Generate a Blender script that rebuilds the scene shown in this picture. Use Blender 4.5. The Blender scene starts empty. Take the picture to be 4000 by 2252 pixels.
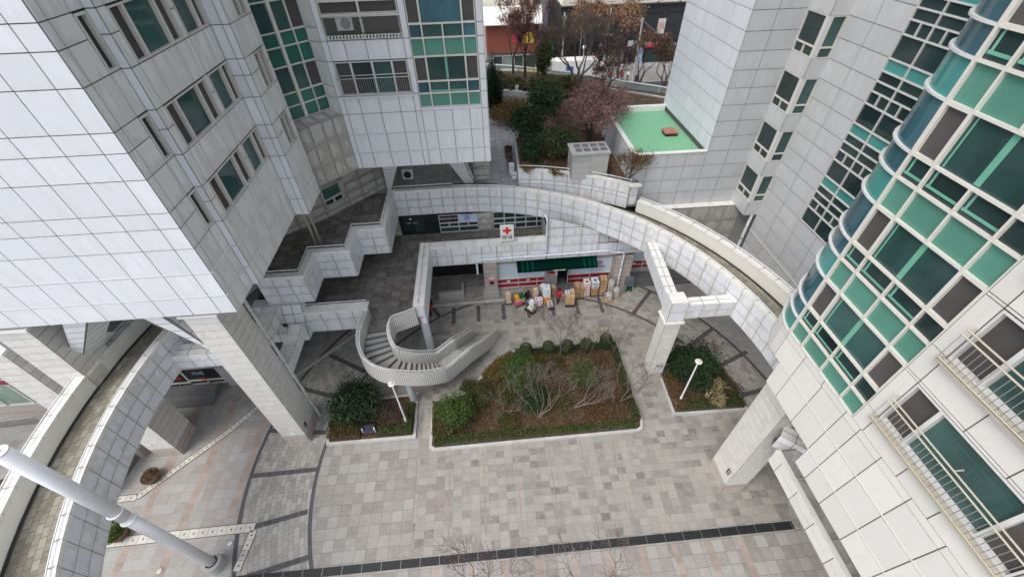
import bpy, bmesh, math, random
import numpy as np
from mathutils import Vector, Matrix
R = math.radians
random.seed(7); rng = np.random.default_rng(7)
SC = bpy.context.scene
COL = SC.collection

# ------------------------------------------------------------------ camera
CH = 24.0
F_, PITCH, ROLL, YAW = 1632.7, R(43.92), R(-1.44), R(3.75)
def _hv(v):
    c, s = math.cos(YAW), math.sin(YAW)
    return Vector((c*v[0]+s*v[1], -s*v[0]+c*v[1], v[2]))
_fw = _hv((0, math.cos(PITCH), -math.sin(PITCH)))
_r0 = _hv((1, 0, 0)); _u0 = _hv((0, math.sin(PITCH), math.cos(PITCH)))
_rt = _r0*math.cos(ROLL) + _u0*math.sin(ROLL)
_up = -_r0*math.sin(ROLL) + _u0*math.cos(ROLL)
cd = bpy.data.cameras.new('camera'); cam = bpy.data.objects.new('camera', cd); COL.objects.link(cam)
cd.sensor_width = 36; cd.lens = F_/4000*36; cd.clip_start = 0.05; cd.clip_end = 600
cam.matrix_world = Matrix(((_rt.x, _up.x, -_fw.x, 0), (_rt.y, _up.y, -_fw.y, 0), (_rt.z, _up.z, -_fw.z, CH), (0, 0, 0, 1)))
SC.camera = cam
# ------------------------------------------------------------------ sky, sun, exposure
SUN_EL, SUN_AZ = R(56), R(236)      # azimuth clockwise from +Y
w = bpy.data.worlds.new('World'); SC.world = w; w.use_nodes = True
nt = w.node_tree; bg = nt.nodes['Background']
sk = nt.nodes.new('ShaderNodeTexSky'); sk.sky_type = 'NISHITA'; sk.sun_disc = False
sk.sun_elevation = SUN_EL; sk.sun_rotation = SUN_AZ; sk.air_density = 1.0; sk.dust_density = 3.0; sk.ozone_density = 1.0
hs = nt.nodes.new('ShaderNodeHueSaturation'); hs.inputs['Saturation'].default_value = 0.5
nt.links.new(sk.outputs[0], hs.inputs['Color']); nt.links.new(hs.outputs[0], bg.inputs[0]); bg.inputs[1].default_value = 0.15
ld = bpy.data.lights.new('sun', 'SUN'); ld.energy = 0.5; ld.angle = R(30); ld.color = (1.0, 0.965, 0.90)
sun = bpy.data.objects.new('sun', ld); COL.objects.link(sun)
sd = Vector((math.sin(SUN_AZ)*math.cos(SUN_EL), math.cos(SUN_AZ)*math.cos(SUN_EL), math.sin(SUN_EL)))
sun.rotation_euler = sd.to_track_quat('Z', 'Y').to_euler(); sun.location = (0, 0, 60)
SC.view_settings.view_transform = 'Standard'; SC.view_settings.look = 'None'
SC.view_settings.exposure = 0.93; SC.view_settings.gamma = 1.0
SC.cycles.max_bounces = 8; SC.cycles.diffuse_bounces = 6

# ------------------------------------------------------------------ materials
MATS = {}
def newmat(name):
    m = bpy.data.materials.new(name); m.use_nodes = True; MATS[name] = m
    return m, m.node_tree, m.node_tree.nodes['Principled BSDF']
class NT:
    """tiny helper for wiring nodes"""
    def __init__(s, nt): s.t = nt
    def n(s, typ, **kw):
        x = s.t.nodes.new(typ)
        for k, v in kw.items(): setattr(x, k, v)
        return x
    def l(s, a, b): s.t.links.new(a, b)
    def math(s, op, a, b=None, c=None, clamp=False):
        x = s.n('ShaderNodeMath', operation=op); x.use_clamp = clamp
        for i, v in enumerate((a, b, c)):
            if v is None: continue
            if isinstance(v, (int, float)): x.inputs[i].default_value = v
            else: s.l(v, x.inputs[i])
        return x.outputs[0]
    def mix(s, f, a, b, blend='MIX'):
        x = s.n('ShaderNodeMix', data_type='RGBA', blend_type=blend)
        for i, v in ((0, f), (6, a), (7, b)):
            if isinstance(v, (int, float)): x.inputs[i].default_value = v
            elif isinstance(v, tuple): x.inputs[i].default_value = (*v, 1) if len(v) == 3 else v
            else: s.l(v, x.inputs[i])
        return x.outputs[2]
    def noise(s, scale, detail=4, vec=None, rough=0.55, dist=0.0):
        x = s.n('ShaderNodeTexNoise'); x.inputs['Scale'].default_value = scale; x.inputs['Detail'].default_value = detail
        x.inputs['Roughness'].default_value = rough; x.inputs['Distortion'].default_value = dist
        if vec is not None: s.l(vec, x.inputs['Vector'])
        return x.outputs['Fac']
    def ramp(s, v, stops, interp='LINEAR'):
        x = s.n('ShaderNodeValToRGB'); cr = x.color_ramp; cr.interpolation = interp
        while len(cr.elements) < len(stops): cr.elements.new(0.5)
        for e, (p, c) in zip(cr.elements, stops):
            e.position = p; e.color = (c, c, c, 1) if isinstance(c, (int, float)) else (*c, 1)
        s.l(v, x.inputs[0]); return x.outputs[0]
    def pos(s): return s.n('ShaderNodeNewGeometry').outputs['Position']
    def scale(s, v, sc):
        x = s.n('ShaderNodeVectorMath', operation='MULTIPLY'); s.l(v, x.inputs[0]); x.inputs[1].default_value = sc; return x.outputs[0]
    def rnd(s): return s.n('ShaderNodeAttribute', attribute_name='rnd').outputs['Fac']
def simple(name, col, rough=0.6, metal=0.0, var=0.12, nscale=3.0, bump=0.0, spec=None):
    m, t, b = newmat(name); n = NT(t)
    f = n.noise(nscale, 5, n.pos()); r = n.rnd()
    v = n.math('ADD', n.math('MULTIPLY', n.math('SUBTRACT', f, 0.5), var*2), n.math('MULTIPLY', n.math('SUBTRACT', r, 0.5), var))
    v = n.math('ADD', v, 1.0)
    c = n.n('ShaderNodeVectorMath', operation='SCALE'); c.inputs[0].default_value = col; n.l(v, c.inputs['Scale'])
    n.l(c.outputs[0], b.inputs['Base Color']); b.inputs['Roughness'].default_value = rough; b.inputs['Metallic'].default_value = metal
    if spec is not None: b.inputs['Specular IOR Level'].default_value = spec
    if bump:
        bp = n.n('ShaderNodeBump'); bp.inputs['Strength'].default_value = bump; bp.inputs['Distance'].default_value = 0.02
        n.l(n.noise(nscale*12, 6, n.pos()), bp.inputs['Height']); n.l(bp.outputs[0], b.inputs['Normal'])
    return m
def panelmat(name, base, dirt, amount, streak=(2.5, 2.5, 0.5), rough=0.38, edge=0.5):
    """glazed cladding panel; grime hangs from panel edges in a ragged outline"""
    m, t, b = newmat(name); n = NT(t)
    uv = n.n('ShaderNodeUVMap'); sp = n.n('ShaderNodeSeparateXYZ'); n.l(uv.outputs[0], sp.inputs[0])
    p = n.pos(); r = n.rnd()
    off = n.n('ShaderNodeVectorMath', operation='ADD'); n.l(p, off.inputs[0])
    rr = n.n('ShaderNodeCombineXYZ'); n.l(n.math('MULTIPLY', r, 37.0), rr.inputs[0]); n.l(n.math('MULTIPLY', r, 11.0), rr.inputs[1]); n.l(rr.outputs[0], off.inputs[1])
    nz = n.noise(1.0, 6, n.scale(off.outputs[0], streak), 0.6, 0.3)
    # distance from the panel's edges
    ex = n.math('MULTIPLY', n.math('ABSOLUTE', n.math('SUBTRACT', sp.outputs[0], 0.5)), 2.0)
    ey = n.math('MULTIPLY', n.math('ABSOLUTE', n.math('SUBTRACT', sp.outputs[1], 0.62)), 2.0)
    e = n.math('MAXIMUM', n.math('POWER', ex, 3.0), n.math('POWER', ey, 2.0))
    k = n.math('ADD', n.math('MULTIPLY', nz, 1.6), n.math('MULTIPLY', e, edge))
    k = n.math('ADD', k, n.math('MULTIPLY', n.math('SUBTRACT', r, 0.5), 0.3))
    mask = n.ramp(k, [(0.86, 0.0), (1.02, 1.0)])
    soft = n.ramp(n.noise(0.35, 3, p), [(0.3, 0.0), (0.75, 1.0)])
    c = n.mix(n.math('MULTIPLY', mask, amount), base, dirt)
    c = n.mix(n.math('MULTIPLY', soft, 0.18), c, tuple(x*0.82 for x in base))
    br = n.math('ADD', 0.95, n.math('MULTIPLY', r, 0.1))
    s = n.n('ShaderNodeVectorMath', operation='SCALE'); n.l(c, s.inputs[0]); n.l(br, s.inputs['Scale'])
    n.l(s.outputs[0], b.inputs['Base Color'])
    rg = n.math('ADD', rough, n.math('MULTIPLY', mask, 0.25)); n.l(rg, b.inputs['Roughness'])
    bp = n.n('ShaderNodeBump'); bp.inputs['Strength'].default_value = 0.06; bp.inputs['Distance'].default_value = 0.03
    n.l(n.noise(1.3, 2, p), bp.inputs['Height']); n.l(bp.outputs[0], b.inputs['Normal'])
    return m
panelmat('panel', (0.76, 0.78, 0.82), (0.60, 0.605, 0.61), 0.30, edge=0.2)
panelmat('panel_warm', (0.74, 0.73, 0.70), (0.64, 0.61, 0.55), 0.25, edge=0.15)
panelmat('panel_shaded', (0.58, 0.595, 0.61), (0.46, 0.46, 0.455), 0.35, edge=0.2, rough=0.42)  # darker copy of panel: shade of the tower recess put into its colour
panelmat('panel_grey', (0.79, 0.795, 0.78), (0.45, 0.44, 0.41), 0.35, edge=0.2, rough=0.45)
panelmat('panel_bridge', (0.76, 0.785, 0.83), (0.58, 0.555, 0.51), 0.6, edge=0.22)
panelmat('panel_dark', (0.50, 0.49, 0.46), (0.24, 0.22, 0.19), 0.5, edge=0.35, rough=0.6)
panelmat('stone_band', (0.66, 0.65, 0.62), (0.50, 0.47, 0.43), 0.4, edge=0.2, rough=0.7)
panelmat('stone_base', (0.47, 0.42, 0.38), (0.33, 0.28, 0.25), 0.5, edge=0.3, rough=0.75)
panelmat('coping', (0.82, 0.82, 0.80), (0.60, 0.55, 0.45), 0.35, edge=0.3, rough=0.5)
simple('joint', (0.125, 0.11, 0.095), 0.9)
simple('render_cream', (0.80, 0.80, 0.74), 0.8, var=0.06, nscale=0.8)
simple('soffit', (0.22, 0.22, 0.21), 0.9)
simple('frame', (0.66, 0.645, 0.59), 0.4, var=0.06)
simple('frame_white', (0.66, 0.66, 0.645), 0.35, var=0.05)
simple('steel', (0.45, 0.44, 0.42), 0.35, metal=0.7)
simple('rail_cream', (0.50, 0.46, 0.37), 0.45, var=0.12)
simple('black', (0.02, 0.02, 0.022), 0.5)
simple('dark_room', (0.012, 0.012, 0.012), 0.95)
simple('white_paint', (0.78, 0.79, 0.80), 0.45, var=0.1, nscale=6)
simple('grey_paint', (0.30, 0.31, 0.33), 0.5)
simple('red_film', (0.33, 0.018, 0.035), 0.35)
simple('blue_film', (0.56, 0.66, 0.75), 0.25, var=0.06)
simple('awning', (0.001, 0.018, 0.013), 0.9, spec=.05); simple('awning_stripe', (0.002, 0.06, 0.042), 0.9, spec=.05)
simple('sign_white', (0.8, 0.8, 0.8), 0.4, var=0.02); simple('sign_red', (0.72, 0.035, 0.02), 0.4, var=0.02)
simple('sign_navy', (0.02, 0.02, 0.045), 0.7); simple('sign_dark', (0.02, 0.02, 0.03), 0.3); simple('ink', (0.035, 0.035, 0.04), 0.5)
simple('sign_maroon', (0.25, 0.02, 0.06), 0.4); simple('sign_teal', (0.0, 0.27, 0.22), 0.4); simple('sign_pink', (0.72, 0.03, 0.10), 0.4)
simple('sign_yellow', (0.75, 0.52, 0.05), 0.4); simple('sign_sky', (0.5, 0.65, 0.85), 0.35); simple('sign_purple', (0.08, 0.05, 0.3), 0.4)
simple('carton', (0.40, 0.245, 0.12), 0.8, var=0.2); simple('carton_pale', (0.50, 0.37, 0.22), 0.8, var=0.2)
simple('carton_white', (0.74, 0.74, 0.74), 0.6, var=0.08); simple('carton_orange', (0.75, 0.33, 0.03), 0.6); simple('print_red', (0.55, 0.03, 0.05), 0.6)
simple('print_green', (0.25, 0.60, 0.05), 0.6); simple('print_pink', (0.65, 0.12, 0.25), 0.6); simple('print_blue', (0.06, 0.1, 0.4), 0.6)
simple('tote_grey', (0.14, 0.155, 0.18), 0.5); simple('cart_green', (0.01, 0.12, 0.06), 0.5); simple('pallet', (0.45, 0.28, 0.10), 0.8)
simple('tape', (0.60, 0.50, 0.34), 0.3)
simple('cloth_red', (0.45, 0.012, 0.02), 0.8); simple('cloth_navy', (0.022, 0.026, 0.06), 0.85); simple('cloth_beige', (0.36, 0.27, 0.23), 0.9)
simple('cloth_black', (0.02, 0.02, 0.022), 0.85); simple('cloth_pink', (0.5, 0.10, 0.16), 0.85); simple('skin', (0.50, 0.31, 0.22), 0.6); simple('hair', (0.012, 0.01, 0.009), 0.5)
simple('terracotta', (0.12, 0.07, 0.045), 0.7); simple('glaze', (0.05, 0.055, 0.06), 0.3)
simple('roof_green', (0.20, 0.47, 0.27), 0.6, var=0.12, nscale=0.8); simple('hatch_red', (0.48, 0.19, 0.14), 0.7)
simple('concrete', (0.42, 0.42, 0.41), 0.85, var=0.2, nscale=1.5, bump=0.3)
simple('concrete_dark', (0.16, 0.16, 0.165), 0.9, var=0.3, nscale=2)
simple('step_granite', (0.40, 0.40, 0.385), 0.8, var=0.28, nscale=2.2, bump=0.2)
simple('riser_stone', (0.15, 0.148, 0.14), 0.85, var=0.25); simple('granite_dark', (0.085, 0.085, 0.09), 0.75, var=0.25, nscale=4)
simple('kerb', (0.50, 0.50, 0.49), 0.8, var=0.2)
simple('gutter_stone', (0.56, 0.54, 0.48), 0.8, var=0.25, nscale=1.5)
simple('bark', (0.075, 0.055, 0.045), 0.9, var=0.3); simple('bark_pale', (0.155, 0.13, 0.11), 0.85, var=0.3); simple('bark_straw', (0.42, 0.33, 0.18), 0.85, var=0.3)
simple('asphalt', (0.10, 0.10, 0.105), 0.9, var=0.25, nscale=0.7)
simple('pavement', (0.35, 0.33, 0.31), 0.85, var=0.2, nscale=0.7)
simple('cream_wall', (0.72, 0.69, 0.58), 0.85, var=0.08, nscale=0.5); simple('black_stone', (0.035, 0.036, 0.04), 0.45, var=0.25)
simple('white_roof', (0.72, 0.72, 0.70), 0.6, var=0.1, nscale=0.6); simple('brick_red', (0.23, 0.07, 0.045), 0.85, var=0.2)
simple('plastic_wrap', (0.45, 0.43, 0.42), 0.18, var=0.5, nscale=9, bump=0.6)
simple('bag_white', (0.75, 0.77, 0.8), 0.3, var=0.2, nscale=8)
simple('screen', (0.075, 0.07, 0.068), 0.8, var=0.25, nscale=2)
def glassmat(name, col, rough=0.06, spec=0.6, var=0.5, nscale=0.7, coat=0.0):
    m, t, b = newmat(name); n = NT(t)
    f = n.noise(nscale, 3, n.scale(n.pos(), (1.0, 1.0, 0.45))); f = n.ramp(f, [(0.35, 0.0), (0.7, 1.0)])
    f2 = n.math('MULTIPLY', n.rnd(), 0.6)
    c = n.mix(n.math('ADD', n.math('MULTIPLY', f, 0.6), f2, clamp=True), tuple(x*(1-var) for x in col), tuple(x*(1+var) for x in col))
    n.l(c, b.inputs['Base Color']); b.inputs['Roughness'].default_value = rough; b.inputs['Specular IOR Level'].default_value = spec
    bp = n.n('ShaderNodeBump'); bp.inputs['Strength'].default_value = 0.08; bp.inputs['Distance'].default_value = 0.02
    n.l(n.noise(0.9, 2, n.pos()), bp.inputs['Height']); n.l(bp.outputs[0], b.inputs['Normal'])
    return m
glassmat('glass_teal', (0.035, 0.085, 0.08)); glassmat('glass_dark', (0.022, 0.042, 0.042)); glassmat('glass_blue', (0.045, 0.12, 0.15), 0.05)
glassmat('spandrel', (0.10, 0.27, 0.21), 0.22, 0.4, var=0.12, nscale=0.4); glassmat('spandrel_teal', (0.07, 0.29, 0.27), 0.12, 0.5, var=0.15)
glassmat('spandrel_dark', (0.03, 0.15, 0.105), 0.2, 0.4, var=0.2)
glassmat('glass_shop', (0.20, 0.27, 0.23), 0.08, var=0.4, nscale=1.5)
glassmat('sash_tint', (0.16, 0.42, 0.31), 0.2, var=0.1)
# ---- paving
def tile_mat(name, tw, th, joint, stops, jcol, offset=0.0, rot=0.0, stain=(0.33, 0.30, 0.27), stain_amt=0.35, polar=None, dark=None, rough=0.7):
    """tiles of their own tone each, sooty joints, blotchy stains; polar=(cx,cy) lays them in rings"""
    m, t, b = newmat(name); n = NT(t); p = n.pos()
    if polar:
        q = n.n('ShaderNodeVectorMath', operation='SUBTRACT'); n.l(p, q.inputs[0]); q.inputs[1].default_value = (*polar, 0)
        s = n.n('ShaderNodeSeparateXYZ'); n.l(q.outputs[0], s.inputs[0])
        ang = n.math('MULTIPLY', n.math('ARCTAN2', s.outputs[1], s.outputs[0]), 14.7)
        rad = n.math('SQRT', n.math('ADD', n.math('MULTIPLY', s.outputs[0], s.outputs[0]), n.math('MULTIPLY', s.outputs[1], s.outputs[1])))
        x, y = ang, rad
    else:
        mp = n.n('ShaderNodeMapping'); mp.inputs['Rotation'].default_value = (0, 0, rot); n.l(p, mp.inputs[0])
        s = n.n('ShaderNodeSeparateXYZ'); n.l(mp.outputs[0], s.inputs[0]); x, y = s.outputs[0], s.outputs[1]
    v = n.math('DIVIDE', y, th); row = n.math('FLOOR', v)
    u = n.math('ADD', n.math('DIVIDE', x, tw), n.math('MULTIPLY', row, offset)); colm = n.math('FLOOR', u)
    cc = n.n('ShaderNodeCombineXYZ'); n.l(colm, cc.inputs[0]); n.l(row, cc.inputs[1])
    wn = n.n('ShaderNodeTexWhiteNoise', noise_dimensions='2D'); n.l(cc.outputs[0], wn.inputs[0])
    fu = n.math('FRACT', u); fv = n.math('FRACT', v)
    du = n.math('MULTIPLY', n.math('MINIMUM', fu, n.math('SUBTRACT', 1.0, fu)), tw)
    dv = n.math('MULTIPLY', n.math('MINIMUM', fv, n.math('SUBTRACT', 1.0, fv)), th)
    d = n.math('MINIMUM', du, dv)
    wob = n.math('MULTIPLY', n.noise(5.0, 3, p), joint*0.9)
    jm = n.math('LESS_THAN', d, n.math('ADD', joint*0.25, wob))
    big = n.noise(0.22, 4, p); wn2 = n.math('ADD', n.math('MULTIPLY', wn.outputs[0], 0.8), n.math('MULTIPLY', big, 0.25))
    c = n.ramp(wn2, stops)
    sm = n.ramp(n.noise(1.6, 8, p, 0.7, 0.6), [(0.47, 0.0), (0.68, 1.0)])
    c = n.mix(n.math('MULTIPLY', sm, stain_amt), c, stain)
    sm2 = n.ramp(n.noise(3.2, 8, n.scale(p, (1, 1.3, 1)), 0.75), [(0.5, 0.0), (0.62, 1.0)])
    c = n.mix(n.math('MULTIPLY', sm2, 0.28), c, (0.46, 0.455, 0.43))
    if dark is not None:
        c = n.mix(dark, c, (0.12, 0.115, 0.11))
    c = n.mix(jm, c, jcol)
    g = n.noise(60.0, 2, p); gs = n.n('ShaderNodeVectorMath', operation='SCALE'); n.l(c, gs.inputs[0]); n.l(n.math('ADD', 0.8, n.math('MULTIPLY', g, 0.4)), gs.inputs['Scale'])
    n.l(gs.outputs[0], b.inputs['Base Color']); b.inputs['Roughness'].default_value = rough
    bp = n.n('ShaderNodeBump'); bp.inputs['Strength'].default_value = 0.35; bp.inputs['Distance'].default_value = 0.01
    n.l(n.math('SUBTRACT', 1.0, jm), bp.inputs['Height']); n.l(bp.outputs[0], b.inputs['Normal'])
    return m
A_, B_, C_, D_ = (0.15, 0.145, 0.138), (0.23, 0.218, 0.20), (0.30, 0.286, 0.26), (0.355, 0.335, 0.298)
tile_mat('paving_main', 0.4875, 0.385, 0.012, [(0.08, A_), (0.2, B_), (0.5, C_), (0.9, D_)], (0.27, 0.235, 0.20), stain_amt=0.6)
tile_mat('paving_big', 0.56, 0.56, 0.013, [(0.1, (0.23, 0.215, 0.20)), (0.5, C_), (0.9, (0.36, 0.352, 0.33))], (0.20, 0.17, 0.15), stain=(0.36, 0.32, 0.29), stain_amt=0.5)
tile_mat('paving_left', 0.60, 0.52, 0.011, [(0.1, (0.31, 0.28, 0.26)), (0.4, (0.34, 0.33, 0.31)), (0.9, (0.37, 0.37, 0.36))], (0.27, 0.23, 0.20), rot=0.0, stain_amt=0.3)
tile_mat('paving_ring', 0.42, 0.27, 0.013, [(0.1, (0.24, 0.23, 0.21)), (0.5, (0.33, 0.32, 0.29)), (0.9, (0.42, 0.405, 0.36))], (0.20, 0.18, 0.155), offset=0.5, stain_amt=0.4, polar=(2.2, 11.1))
tile_mat('paving_dark', 0.45, 0.45, 0.018, [(0.1, (0.13, 0.115, 0.10)), (0.5, (0.20, 0.18, 0.16)), (0.9, (0.27, 0.25, 0.22))], (0.07, 0.06, 0.05), stain=(0.10, 0.09, 0.08), stain_amt=0.6)
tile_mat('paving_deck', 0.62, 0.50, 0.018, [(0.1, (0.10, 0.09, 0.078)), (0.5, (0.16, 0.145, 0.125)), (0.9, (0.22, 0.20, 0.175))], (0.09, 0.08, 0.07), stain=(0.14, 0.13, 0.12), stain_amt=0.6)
tile_mat('walk_tiles', 0.30, 0.24, 0.016, [(0.1, (0.16, 0.145, 0.11)), (0.5, (0.24, 0.22, 0.17)), (0.9, (0.33, 0.31, 0.245))], (0.14, 0.12, 0.09), offset=0.5, stain=(0.22, 0.20, 0.15), stain_amt=0.5, polar=(1.08, 12.4))
tile_mat('small_mosaic', 0.075, 0.075, 0.014, [(0.2, 0.68), (0.9, 0.80)], (0.17, 0.165, 0.15))
tile_mat('terrace_tiles', 0.6, 0.6, 0.02, [(0.1, (0.30, 0.29, 0.28)), (0.9, (0.42, 0.41, 0.40))], (0.16, 0.15, 0.14))
def mosaic3d():
    m, t, b = newmat('mosaic'); n = NT(t)
    uv = n.n('ShaderNodeUVMap'); s = n.n('ShaderNodeSeparateXYZ'); n.l(uv.outputs[0], s.inputs[0])
    fu = n.math('FRACT', n.math('DIVIDE', s.outputs[0], 0.13)); fv = n.math('FRACT', n.math('DIVIDE', s.outputs[1], 0.12))
    j = n.math('MAXIMUM', n.math('LESS_THAN', fu, 0.17), n.math('LESS_THAN', fv, 0.20))
    f = n.noise(2.0, 4, n.pos())
    c = n.mix(j, n.mix(f, (0.78, 0.78, 0.76), (0.66, 0.65, 0.62)), (0.20, 0.18, 0.155))
    n.l(c, b.inputs['Base Color']); b.inputs['Roughness'].default_value = 0.4
mosaic3d()
def soilmat(name, stops):
    m, t, b = newmat(name); n = NT(t); p = n.pos()
    f = n.noise(2.2, 9, p, 0.75); c = n.ramp(f, stops)
    c = n.mix(n.ramp(n.noise(9, 6, p, 0.8), [(0.5, 0.0), (0.62, 1.0)]), c, (0.17, 0.115, 0.06))
    n.l(c, b.inputs['Base Color']); b.inputs['Roughness'].default_value = 0.95
    bp = n.n('ShaderNodeBump'); bp.inputs['Strength'].default_value = 0.9; bp.inputs['Distance'].default_value = 0.08
    n.l(n.noise(14, 6, p, 0.8), bp.inputs['Height']); n.l(bp.outputs[0], b.inputs['Normal'])
soilmat('soil', [(0.35, (0.045, 0.028, 0.018)), (0.5, (0.10, 0.06, 0.035)), (0.62, (0.16, 0.11, 0.07)), (0.75, (0.28, 0.22, 0.16))])
def leafmat(name, cols, rough=0.6):
    m, t, b = newmat(name); n = NT(t)
    f = n.math('ADD', n.math('MULTIPLY', n.rnd(), 0.65), n.math('MULTIPLY', n.noise(1.1, 3, n.pos()), 0.5))
    st = [(0.15 + 0.7*i/(len(cols)-1), c) for i, c in enumerate(cols)]
    n.l(n.ramp(f, st), b.inputs['Base Color']); b.inputs['Roughness'].default_value = rough
    b.inputs['Specular IOR Level'].default_value = 0.25
leafmat('leaf_hedge', [(0.018, 0.032, 0.010), (0.035, 0.06, 0.015), (0.07, 0.10, 0.02)])
leafmat('leaf_dark', [(0.008, 0.018, 0.010), (0.016, 0.035, 0.016), (0.03, 0.055, 0.022)])
leafmat('leaf_pine', [(0.018, 0.045, 0.018), (0.04, 0.085, 0.03), (0.075, 0.125, 0.045)])
leafmat('leaf_bright', [(0.03, 0.06, 0.012), (0.07, 0.12, 0.02), (0.13, 0.19, 0.03)])
leafmat('leaf_olive', [(0.05, 0.055, 0.02), (0.10, 0.095, 0.035), (0.15, 0.14, 0.06)])
leafmat('leaf_rust', [(0.05, 0.025, 0.012), (0.11, 0.055, 0.02), (0.17, 0.085, 0.03)])
leafmat('leaf_gold', [(0.09, 0.05, 0.01), (0.20, 0.12, 0.02), (0.30, 0.17, 0.03)])
leafmat('leaf_brown', [(0.07, 0.04, 0.022), (0.14, 0.085, 0.05), (0.22, 0.14, 0.085)])
leafmat('leaf_pink', [(0.14, 0.07, 0.07), (0.25, 0.135, 0.135), (0.36, 0.22, 0.21)])
leafmat('leaf_red', [(0.20, 0.05, 0.055), (0.33, 0.10, 0.10), (0.42, 0.18, 0.16)])
leafmat('leaf_orange', [(0.16, 0.085, 0.05), (0.27, 0.15, 0.085), (0.36, 0.21, 0.13)])
leafmat('litter', [(0.05, 0.03, 0.018), (0.13, 0.075, 0.04), (0.24, 0.16, 0.09)])

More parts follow.
